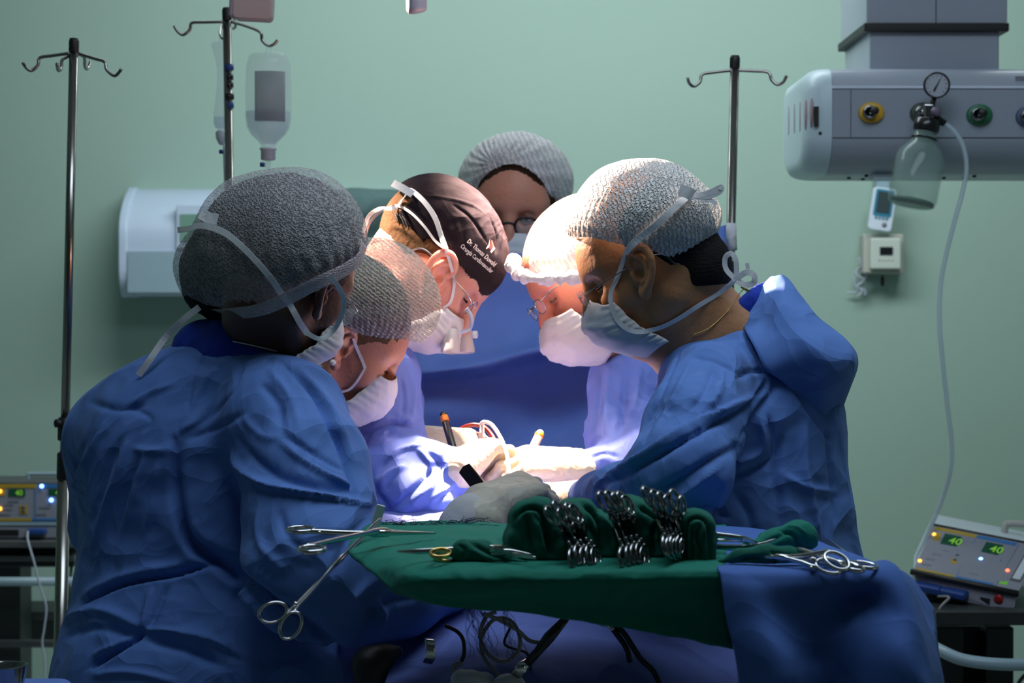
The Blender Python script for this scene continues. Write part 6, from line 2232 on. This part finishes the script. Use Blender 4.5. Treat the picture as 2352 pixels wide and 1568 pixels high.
emb('Dr. Thomas Duwald', (1071, 556), (1133, 612), 15, M['thread_white'])
emb('Cirurgia Cardiovascular', (1056, 567), (1127, 627), 14, M['thread_white'])
for pts, m_ in (([(1122, 570), (1127, 552), (1138, 556), (1130, 568), (1124, 573)], M['red']), ([(1115, 572), (1121, 562), (1124, 549), (1121, 568)], M['thread_white']), ([(1124, 578), (1131, 567), (1138, 559), (1134, 572), (1127, 581)], M['thread_white'])):
    b = bmesh.new()
    vs = [b.verts.new(SFC.hit(p[0], p[1], 3.82)[0] + SFC.hit(p[0], p[1], 3.82)[1] * 0.0022) for p in pts]
    b.faces.new(vs)
    obj('emblem', b, m_, CC, smooth=False)
brows(HC, PC_, M['hair_brown'])
eyes(HC, PC_, M['hair_brown'])
# cap elastic at the back
for i in range(4):
    obj('cap_gather', tape_px(SFC, [(905 + i * 7, 488 + i * 3), (912 + i * 7, 500 + i * 3), (916 + i * 7, 512 + i * 3)], 3, 0.003), M['black'], CC)

# C's gloves
g = SDF()
pC, eC = hand(g, at(1048, 1080, 3.72), (0.62, 0.60, 0.46), (-0.42, -0.20, 0.86), 1, [1.25, 1.15, 1.05, 0.95], k=0.92, wr=0.042)
v, q = soft(g, 0.0022, (), 0.0012, 45, 3)
obj('glove', to_mesh(v, q), M['glove'], PC_, label='near gloved hand, bent over the wound')
g = SDF()
hand(g, at(975, 1020, 3.96), (0.95, -0.05, -0.05), (0.0, -0.7, 0.7), -1, [0.35, 0.55, 0.75, 0.9], k=0.95, wr=0.030)
v, q = soft(g, 0.0024, (), 0.0012, 45, 4)
obj('glove', to_mesh(v, q), M['glove'], PC_, label='far gloved hand in shade')

# ---------------------------------------------------------------- D: surgeon behind on the right
HD = Head(1362, 640, 3.95, (-0.80, -0.24, -0.53), (-0.50, 0.08, 0.85), 1.08)


def d_neck(g):
    g.chain([HD.w((-0.03, 0, -0.04)), A((1440, 760, 3.98)), A((1470, 860, 4.0))], [0.060, 0.062, 0.075], 0.03)


D_T = [((1460, 860, 4.0, 85), (1560, 880, 4.02, 130)), ((1440, 880, 3.97, 85), (1455, 1040, 3.95, 105)), ((1560, 960, 4.02, 150), (1580, 1350, 4.02, 170)), ((1580, 1350, 4.02, 170), (1590, 1800, 4.0, 190))]
D_ARM = [(1430, 900, 3.93, 75), (1442, 1000, 3.88, 92), (1470, 1075, 3.80, 88), (1420, 1082, 3.79, 62), (1372, 1080, 3.78, 46), (1345, 1078, 3.78, 40)]


def d_body(b):
    for a, c in D_T:
        chain_px(b, [(*a[:3], a[3] * .8), (*c[:3], c[3] * .8)], 0.05)
    chain_px(b, [(*p[:3], p[3] * .5) for p in D_ARM], 0.03)
    legs(b, at(1590, 0, 4.02).x, 4.02, 0.08)


PD, SD, _ = build('older surgeon in thin-rimmed glasses, his face partly behind the man on the right', HD, SK['D'], d_neck, d_body, ears=(1,), h_head=0.0024)
s = SDF()
for a, c in D_T:
    chain_px(s, [a, c], 0.05)
chain_px(s, D_ARM, 0.03)
fD = [([(1400, 840), (1395, 920), (1390, 1000)], 9, 8, .4), ([(1380, 850), (1370, 930), (1365, 990)], 8, -7), ([(1440, 850), (1430, 930), (1420, 1000)], 9, -8, .3), ([(1470, 840), (1462, 900), (1450, 950)], 9, 7), ([(1350, 960), (1345, 1000), (1335, 1015)], 6, 5), ([(1420, 1050), (1390, 1040), (1360, 1050)], 5, -4), ([(1385, 1060), (1400, 1085), (1390, 1110)], 4, -4), ([(1370, 1095), (1400, 1085), (1430, 1100)], 4, -4)]
GD, GDs = gown(PD, s, 0.0042, M['gown_violet'], fD, 0.005, 8, 51)
capD = cap_surface([(1362, 588, 3.93, 108, 0.105), (1380, 560, 3.95, 110, 0.10), (1268, 608, 3.90, 50, 0.08)], 0.003, ((1290, 632, 3.8), (-0.02, -0.15, -1.0)), ruffle=0.003, seed=8, k=0.04, pinch=0.004)
M['netD'] = net_cap('white_net_cap', (0.80, 0.78, 0.78), 0.70, 0.98, 40, (0, 0.6, 0), 0.5, 3)
CD = obj('bouffant_cap', to_mesh(*capD), M['netD'], PD)
P = [at(1182, 596, 3.86), at(1178, 612, 3.84), at(1196, 632, 3.82), at(1240, 640, 3.80), at(1290, 638, 3.79), at(1340, 636, 3.79), at(1390, 632, 3.80)]
rv, rr = catmull(P, 14), None
b = add_tube(bmesh.new(), rv, [0.0105 + 0.0030 * math.sin(i * 0.6 + 2 * math.sin(i * .23)) + random.uniform(-.0015, .0015) for i in range(len(rv))], seg=14)
obj('cap_rim', b, mat('white_cap_rim', (0.82, 0.80, 0.80), 0.8, bump=(90, 0.5, 3)), CD, label='gathered white rim of the cap')
s = SDF()
s.ell(HD.w((-0.018, 0, 0.048)), np.array((0.100, 0.080, 0.088)) * 1.08, HD.R)
s.ell(HD.w((0.085, 0, -0.035)), (0.07, 0.10, 0.080), HD.R, 0.008, neg=True)
v, q = soft(s, 0.004, (), 0.001, 60, 8)
obj('hair', to_mesh(v, q), M['hair_grey'], PD)
mD = mask_mesh(HD, top=-0.014, seed=19, wide=1.08, puff=1.05)
mkD = obj('face_mask', to_mesh(*mD), M['white_cloth'], PD)
solid(mkD, 0.0012)
SFD = Surf(SD, mD, capD)
glasses(HD, PD, m='steel_dark', fwd=0.114, zz=0.008, rim=0.0010, tem=0.0011, lens=(0.022, 0.013))
eyes(HD, PD, M['hair_grey'])
brows(HD, PD, M['hair_grey'])
g = SDF()
hand(g, at(1330, 1074, 3.76), (-0.98, -0.25, 0.12), (-0.10, -0.45, 0.90), -1, [0.40, 0.62, 0.85, 1.1], k=1.04, wr=0.031, spread=0.25)
v, q = soft(g, 0.0022, (), 0.0012, 45, 5)
obj('glove', to_mesh(v, q), M['glove'], PD, label='gloved hand holding the pale pencil')

# ---------------------------------------------------------------- E: surgeon at front right
HE = Head(1490, 613, 3.42, (-0.90, -0.06, -0.43), (-0.43, 0.0, 0.90), 1.0)


def e_neck(g):
    g.chain([HE.w((-0.035, 0, -0.02)), A((1575, 700, 3.44)), A((1640, 790, 3.46))], [0.066, 0.066, 0.085], 0.035)
    g.cone(A((1500, 730, 3.42)), A((1580, 800, 3.44)), 0.045, 0.06, 0.03)


E_T = [((1650, 815, 3.45, 62), (1760, 830, 3.47, 88)), ((1590, 850, 3.40, 70), (1680, 880, 3.42, 95)), ((1690, 900, 3.42, 135), (1800, 900, 3.46, 108)), ((1745, 1000, 3.45, 198), (1745, 1220, 3.45, 202)), ((1640, 1010, 3.42, 165), (1620, 1250, 3.42, 180)),
       ((1745, 1220, 3.45, 202), (1760, 1420, 3.45, 235)), ((1620, 1250, 3.42, 180), (1600, 1800, 3.42, 220)), ((1760, 1420, 3.45, 235), (1760, 1800, 3.45, 240))]
E_ARM = [(1630, 885, 3.32, 100), (1590, 990, 3.22, 112), (1560, 1085, 3.15, 118), (1500, 1135, 3.20, 98), (1430, 1140, 3.30, 76), (1375, 1140, 3.46, 50), (1348, 1140, 3.52, 40)]


def e_body(b):
    for a, c in E_T:
        chain_px(b, [(*a[:3], a[3] * .8), (*c[:3], c[3] * .8)], 0.05)
    chain_px(b, [(*p[:3], p[3] * .5) for p in E_ARM], 0.03)
    legs(b, at(1700, 0, 3.45).x, 3.45, 0.09)


PE, SE, ee_ = build('young surgeon in rimless glasses standing nearest at right in white crimped cap', HE, SK['E'], e_neck, e_body, ears=(1,), ear_k=1.10, ear_off=(0.014, 0.006), h_head=0.0020)
s = SDF()
for a, c in E_T:
    chain_px(s, [a, c], 0.045)
chain_px(s, E_ARM, 0.03)
fE = [([(1722, 750), (1735, 790), (1755, 830), (1782, 856)], 3.5, -7), ([(1700, 765), (1712, 800), (1740, 845)], 8, 5), ([(1782, 856), (1730, 850), (1690, 868)], 7, -6, .4), ([(1782, 856), (1815, 880), (1860, 945), (1905, 1010)], 9, -7, .4), ([(1790, 850), (1840, 880), (1880, 930)], 8, 6), ([(1782, 856), (1770, 900), (1740, 940), (1700, 1000)], 8, -8, .4), ([(1782, 856), (1800, 830), (1820, 790)], 7, -6),
      ([(1762, 870), (1735, 910), (1690, 945), (1610, 985), (1500, 1050), (1400, 1105)], 8, -11, .5), ([(1740, 905), (1660, 940), (1560, 990), (1450, 1060), (1370, 1110)], 10, 10, .5),
      ([(1765, 955), (1775, 1020), (1760, 1060), (1690, 1090)], 7, -8, .4), ([(1745, 960), (1755, 1010), (1740, 1045), (1680, 1070)], 9, 7), ([(1650, 1070), (1600, 1110), (1540, 1150), (1480, 1180)], 10, 7, .3), ([(1700, 1020), (1640, 1050), (1560, 1100), (1480, 1150)], 10, -9, .3),
      ([(1800, 1000), (1780, 1080), (1790, 1160), (1800, 1240)], 12, -8), ([(1850, 980), (1850, 1080), (1870, 1180), (1880, 1240)], 12, 8), ([(1900, 1000), (1910, 1100), (1920, 1200)], 10, -6), ([(1690, 1130), (1720, 1180), (1730, 1240)], 11, -7),
      ([(1560, 810), (1530, 870), (1500, 940), (1470, 1000)], 8, -7, .3), ([(1590, 830), (1560, 890), (1530, 950), (1490, 1010)], 9, 7), ([(1640, 850), (1620, 900), (1580, 950)], 9, -6), ([(1660, 850), (1650, 900), (1620, 950)], 8, 6), ([(1590, 820), (1640, 830), (1700, 860)], 7, -5, .3),
      ([(1800, 1090), (1850, 1120), (1920, 1130)], 9, 6), ([(1560, 1180), (1620, 1170), (1680, 1190)], 10, -6), ([(1420, 1180), (1480, 1150), (1530, 1120)], 8, 6), ([(1850, 760), (1870, 840), (1900, 900)], 9, -6)]
GE, GEs = gown(PE, s, 0.0038, M['gown'], fE, 0.0055, 7, 61)
# raised back flap of the open gown
fl = sheet([[(1706, 748, 3.40), (1722, 715, 3.42), (1745, 670, 3.44), (1772, 634, 3.46), (1786, 650, 3.50)],
            [(1715, 765, 3.36), (1760, 735, 3.37), (1790, 690, 3.38), (1805, 640, 3.42), (1812, 642, 3.46)],
            [(1735, 800, 3.33), (1790, 770, 3.34), (1832, 740, 3.35), (1862, 718, 3.38), (1872, 722, 3.44)],
            [(1760, 850, 3.32), (1820, 810, 3.32), (1880, 785, 3.32), (1935, 775, 3.36), (1950, 785, 3.43)],
            [(1800, 880, 3.33), (1850, 850, 3.32), (1900, 835, 3.31), (1955, 822, 3.34), (1972, 830, 3.42)],
            [(1830, 930, 3.36), (1870, 900, 3.33), (1905, 880, 3.32), (1945, 880, 3.35), (1954, 890, 3.42)],
            [(1860, 980, 3.38), (1890, 960, 3.36), (1910, 940, 3.36), (1928, 930, 3.38), (1936, 940, 3.44)]], 8, 8, rough_sheet(0.004, 9, 8))
fo = obj('gown_flap', fl, M['gown'], GE, label='loose back flap of the gown standing away')
solid(fo, 0.0025)
s = SDF()
chain_px(s, [(1560, 770, 3.42, 30), (1640, 742, 3.44, 62), (1700, 700, 3.46, 58), (1745, 690, 3.48, 50)], 0.03)
s.plane(A((1660, 720, 3.4)), nrm((-0.72, 0.2, 0.70)), 0.006)
v, q = soft(s, 0.004, (), 0.002, 20, 3)
obj('scrub_top', to_mesh(v, q), M['scrub'], PE, label='royal blue scrub collar')
capE = cap_surface([(1452, 508, 3.41, 140, 0.102), (1515, 498, 3.42, 122, 0.10), (1378, 545, 3.41, 75, 0.085), (1600, 500, 3.43, 52, 0.06)], 0.0025, ((1480, 572, 3.3), (-0.20, 0.0, -0.98)), ruffle=0.0016, seed=12, nr=70, wr=0.0010, k=0.03, pinch=0.003)
M['netE'] = net_cap('crimped_white_cap', (0.82, 0.80, 0.78), 0.66, 1.0, 46, (0, 0.15, 0), 1.0, 6)
CE = obj('bouffant_cap', to_mesh(*capE), M['netE'], PE)
s = SDF()
s.ell(HE.w((-0.018, 0, 0.038)), (0.104, 0.0815, 0.093), HE.R)
s.chain([HE.w((-0.025, 0, 0.01)), HE.w((-0.052, 0, -0.028))], [0.0755, 0.068], 0.01)
s.ell(HE.w((0.092, 0, -0.045)), (0.072, 0.11, 0.085), HE.R, 0.008, neg=True)
s.ell(HE.w((0.010, 0.075, -0.030)), (0.030, 0.03, 0.050), HE.R, 0.006, neg=True)
s.plane(HE.w((-0.05, 0, -0.058)), nrm(-HE.u + HE.f * 0.35), 0.004)
v, q = soft(s, 0.003, (), 0.0010, 70, 8)
hairE = (v, q)
obj('hair', to_mesh(v, q), M['hair_black'], PE)
mE = mask_mesh(HE, top=-0.006, seed=24, bot=-0.122, puff=1.0)
mkE = obj('face_mask', to_mesh(*mE), M['white_cloth'], PE)
solid(mkE, 0.0012)
SFE = Surf(capE, SE, mE, hairE, GEs)
obj('mask_tie', tape_px(SFE, [(1582, 448), (1545, 480), (1500, 520), (1460, 555), (1440, 580)], 16, 0.004), M['tape'], mkE, smooth=False)
obj('mask_tie', tape_px(SFE, [(1440, 578), (1432, 605), (1418, 640), (1406, 670), (1405, 700), (1418, 735), (1440, 755), (1470, 763), (1515, 750), (1560, 728), (1600, 702), (1650, 672), (1692, 640)], 11, 0.004), M['tape'], mkE, smooth=False)


def loop_px(pts, w, D, parent, n=8):
    P = catmull([at(p[0], p[1], p[2] if len(p) > 2 else D) for p in pts], n)
    return obj('tie_bow', ribbon(P, [(0.2, -1, 0.1)] * len(P), w), M['tape'], parent, smooth=False)


loop_px([(1690, 642), (1668, 618), (1666, 592), (1680, 582), (1690, 598), (1692, 622), (1690, 642)], 0.008, 3.36, mkE)
loop_px([(1690, 642), (1712, 626), (1730, 630), (1732, 648), (1712, 654), (1692, 644)], 0.009, 3.355, mkE)
loop_px([(1722, 632), (1718, 618), (1716, 604)], 0.006, 3.36, mkE)
loop_px([(1580, 446), (1612, 448), (1640, 438), (1656, 430), (1652, 440), (1628, 450), (1600, 452)], 0.009, 3.33, mkE)
loop_px([(1585, 450), (1615, 456), (1636, 462), (1645, 470)], 0.006, 3.33, mkE)
loop_px([(1560, 436, 3.31), (1580, 442, 3.315), (1592, 450, 3.32)], 0.018, 3.32, mkE)
glasses(HE, PE, m='steel_dark', fwd=0.118, zz=-0.002, rim=0.0004, tem=0.0009, lens=(0.021, 0.014))
eyes(HE, PE, M['hair_black'])
brows(HE, PE, M['hair_black'])
np_ = [SFE.hit(x, y, 3.4)[0] for x, y in ((1588, 770), (1630, 752), (1670, 715), (1700, 672), (1712, 662))]
obj('neck_chain', tube(catmull([p + V(0, -0.002, 0) for p in np_], 6), 0.0007, seg=6), M['brass'], PE)
cp = SFE.hit(1711, 664, 3.38)[0]
obj('chain_clasp', box((-0.007, -0.002, -0.002), (0.007, 0.002, 0.002), Matrix.Translation(cp + V(0, -0.004, 0)) @ Matrix.Rotation(math.radians(35), 4, 'Y')), M['brass'], PE, label='gold clasp at the nape')
g = SDF()
hand(g, at(1350, 1140, 3.54), (-0.95, 0.30, -0.05), (0.05, -0.35, 0.93), -1, [0.5, 0.6, 0.7, 0.8], k=0.92, wr=0.028)
v, q = soft(g, 0.0024, (), 0.0012, 45, 6)
obj('glove', to_mesh(v, q), M['glove'], PE, label='gloved hand just above the green towels')

# ---------------------------------------------------------------- A's gloved hand with knit cuff
g = SDF()
g.cone(at(1096, 1200, 3.34), at(1112, 1172, 3.36), 0.044, 0.038, 0.01)
hand(g, at(1120, 1160, 3.37), (0.72, 0.45, 0.30), (-0.30, -0.55, 0.78), 1, [0.75, 0.85, 0.95, 1.0], k=0.95, wr=0.034)
v, q = soft(g, 0.0024, (), 0.0012, 40, 7)
gvA = (v, q)
obj('glove', to_mesh(v, q), M['glove_grey'], PA, label='greyish glove pulled over the cuff')
s = SDF()
chain_px(s, [(1050, 1270, 3.33, 66), (1078, 1215, 3.34, 66), (1088, 1195, 3.34, 62)], 0.02)
v, q = soft(s, 0.003, (), 0.001, 30, 2)
obj('sleeve_cuff', to_mesh(v, q), M['cuff'], PA, label='pale knit cuff')

# ---------------------------------------------------------------- F: anaesthetist behind the drape
HF = Head(1181, 494, 4.76, (-0.10, -0.97, -0.20), (0.02, -0.22, 0.97), 1.08)


def f_neck(g):
    g.chain([HF.w((-0.03, 0, -0.04)), A((1190, 640, 4.80)), A((1190, 690, 4.82))], [0.060, 0.062, 0.08], 0.03)


F_T = [((1190, 735, 4.83, 60), (1190, 760, 4.83, 70)), ((1190, 760, 4.84, 95), (1030, 790, 4.86, 85)), ((1190, 760, 4.84, 95), (1350, 790, 4.86, 85)), ((1190, 850, 4.85, 165), (1190, 1300, 4.85, 150)), ((1030, 790, 4.86, 75), (1010, 1050, 4.86, 55)), ((1350, 790, 4.86, 75), (1370, 1050, 4.86, 55))]


def f_body(b):
    for a, c in F_T:
        chain_px(b, [(*a[:3], a[3] * .85), (*c[:3], c[3] * .85)], 0.05)
    legs(b, at(1190, 0, 4.85).x, 4.85, 0.09)


PF, SFm, _ = build('masked man in dark-framed glasses facing the camera behind the blue screen drape', HF, SK['F'], f_neck, f_body, ears=(1, -1), h_head=0.0028)
s = SDF()
for a, c in F_T[1:]:
    chain_px(s, [a, c], 0.05)
v, q = soft(s, 0.008, (), 0.004, 8, 3)
obj('scrub_top', to_mesh(v, q), M['scrub'], PF)
capF = cap_surface([(1186, 405, 4.79, 124, 0.136, 102), (1120, 420, 4.80, 60), (1255, 425, 4.80, 56)], 0.003, None, seed=15, wr=0.0012, k=0.03)
v, q = capF
L = HF.loc(v)
rim = 0.110 - 0.080 * (np.abs(L[:, 1]) / 0.085) ** 2.2 - 0.9 * np.clip(0.06 - L[:, 0], 0, 1) * 0.9
d = L[:, 2] - rim
N = vnormals(v, q)
cenp = HF.w((0.085, -0.03, 0.108))
rel = (v - cenp)
th = np.arctan2(rel @ HF.l, rel @ HF.u)
pl_ = np.exp(-np.linalg.norm(rel, axis=1) / 0.09)
v = v + N * (np.sin(th * 22) * 0.0030 * pl_ - 0.010 * np.exp(-(np.linalg.norm(rel, axis=1) / 0.02) ** 2))[:, None]
v, q = cull(v, q, d > 0)
capF = (v, q)
M['netF'] = net_cap('pale_grey_net_cap', (0.74, 0.72, 0.74), 0.62, 0.95, 30, (0.0, 0.4, 0), 0.3, 5)
obj('bouffant_cap', to_mesh(v, q), M['netF'], PF)
s = SDF()
s.ell(HF.w((-0.012, 0, 0.046)), np.array((0.1015, 0.083, 0.0935)) * 1.08, HF.R)
s.ell(HF.w((0.105, 0, 0.020)), np.array((0.095, 0.069, 0.090)) * 1.0, HF.R, 0.006, neg=True)
s.ell(HF.w((0.06, 0, -0.06)), (0.10, 0.12, 0.07), HF.R, 0.008, neg=True)
v, q = soft(s, 0.003, (), 0.002, 60, 8)
obj('hair', to_mesh(v, q), M['hair_brown'], PF)
mF = mask_mesh(HF, top=-0.016, seed=29)
mkF = obj('face_mask', to_mesh(*mF), M['mask_blue'], PF)
solid(mkF, 0.0012)
glasses(HF, PF, m='black', fwd=0.110, zz=-0.004, rim=0.0028, tem=0.0022, lens=(0.024, 0.019), y0=0.034)
eyes(HF, PF, M['hair_brown'], True)
brows(HF, PF, M['hair_brown'], -0.002)
SFF = Surf(SFm, mF, capF)
obj('mask_tie', tape_px(SFF, [(1262, 560), (1276, 510), (1284, 455)], 5, 0.003), M['tape'], mkF, smooth=False)

# ---------------------------------------------------------------- things in the hands and the field
def pen(label, p0, p1, r, bands, name, cat, m):
    a, b = Vector(p0), Vector(p1)
    t = thing(name, label, cat, tuple(b))
    ax_ = (a - b)
    Ln = ax_.length
    q = axis_mx(b, ax_)
    obj('barrel', lathe([(r * .8, 0), (r, 0.004), (r * 1.05, Ln * .75), (r * 0.95, Ln * .80)], q, seg=20), m, t)
    obj('coloured_band', lathe([(r * 1.08, Ln * .78), (r * 1.12, Ln * .80), (r * 1.1, Ln * .90), (r * .9, Ln * .92)], q, seg=20), M['orange'], t, label='orange band')
    obj('end_plug', lathe([(r * .95, Ln * .90), (r * .98, Ln * .94), (r * .7, Ln * .99), (r * .3, Ln)], q, seg=20), bands, t)
    return t


pen('black instrument handle with orange band standing between the hands', at(1017, 947, 3.86), at(1047, 1052, 3.80), 0.0066, M['black_gloss'], 'cautery_pencil', 'cautery pencil', M['black_gloss'])
pen('pale instrument handle with orange tip held by the right-hand gloves', at(1243, 990, 3.80), at(1212, 1052, 3.76), 0.0068, mat('pale_tip', (0.55, 0.50, 0.48), 0.35), 'cautery_pencil', 'cautery pencil', mat('pale_barrel', (0.75, 0.62, 0.58), 0.35))
t = thing('suction_tip', 'white tube arching from an upright pale connector into the field', 'suction tube', at(1106, 1030, 3.80))
obj('connector', tube([at(1106, 1028, 3.80), at(1107, 995, 3.80), at(1107, 993, 3.80), at(1107, 972, 3.80)], [0.0058, 0.0058, 0.0040, 0.0035], seg=14), mat('pinkish_connector', (0.62, 0.48, 0.46), 0.35), t)
obj('tube', tube(catmull([at(1106, 985, 3.80), at(1106, 973, 3.80), at(1114, 969, 3.79), at(1130, 976, 3.78), at(1148, 1002, 3.76), at(1160, 1030, 3.74), at(1167, 1060, 3.72), at(1168, 1090, 3.70)], 8), 0.0034, seg=12), mat('white_tube', (0.85, 0.82, 0.80), 0.3), t)
obj('dark_tubing', tube(catmull([at(1040, 1010, 3.98), at(1055, 988, 3.98), at(1082, 976, 3.98), at(1110, 980, 3.98), at(1130, 1000, 3.97), at(1142, 1025, 3.95)], 8), 0.0040, seg=12), M['blood'], label='dark red tubing arching behind the gloves, outer of two', cat='tubing')
obj('dark_tubing', tube(catmull([at(1050, 1022, 3.97), at(1070, 1000, 3.97), at(1095, 996, 3.97), at(1120, 1008, 3.96), at(1132, 1030, 3.95)], 8), 0.0040, seg=12), M['blood'], label='dark red tubing arching behind the gloves, inner of two', cat='tubing')
Mx = Matrix.Translation(at(1085, 1100, 3.52)) @ Matrix.Rotation(math.radians(48), 4, 'Y') @ Matrix.Rotation(math.radians(-15), 4, 'Z')
cl = prism([(-0.021, -0.009), (0.024, -0.011), (0.024, 0.011), (-0.021, 0.013), (-0.024, 0.002)], -0.007, 0.007, Mx)
bevel(obj('black_clip', cl, M['black_gloss'], label='black wedge-shaped clip between the sleeve and the grey glove', cat='clip', smooth=False), 0.0015)
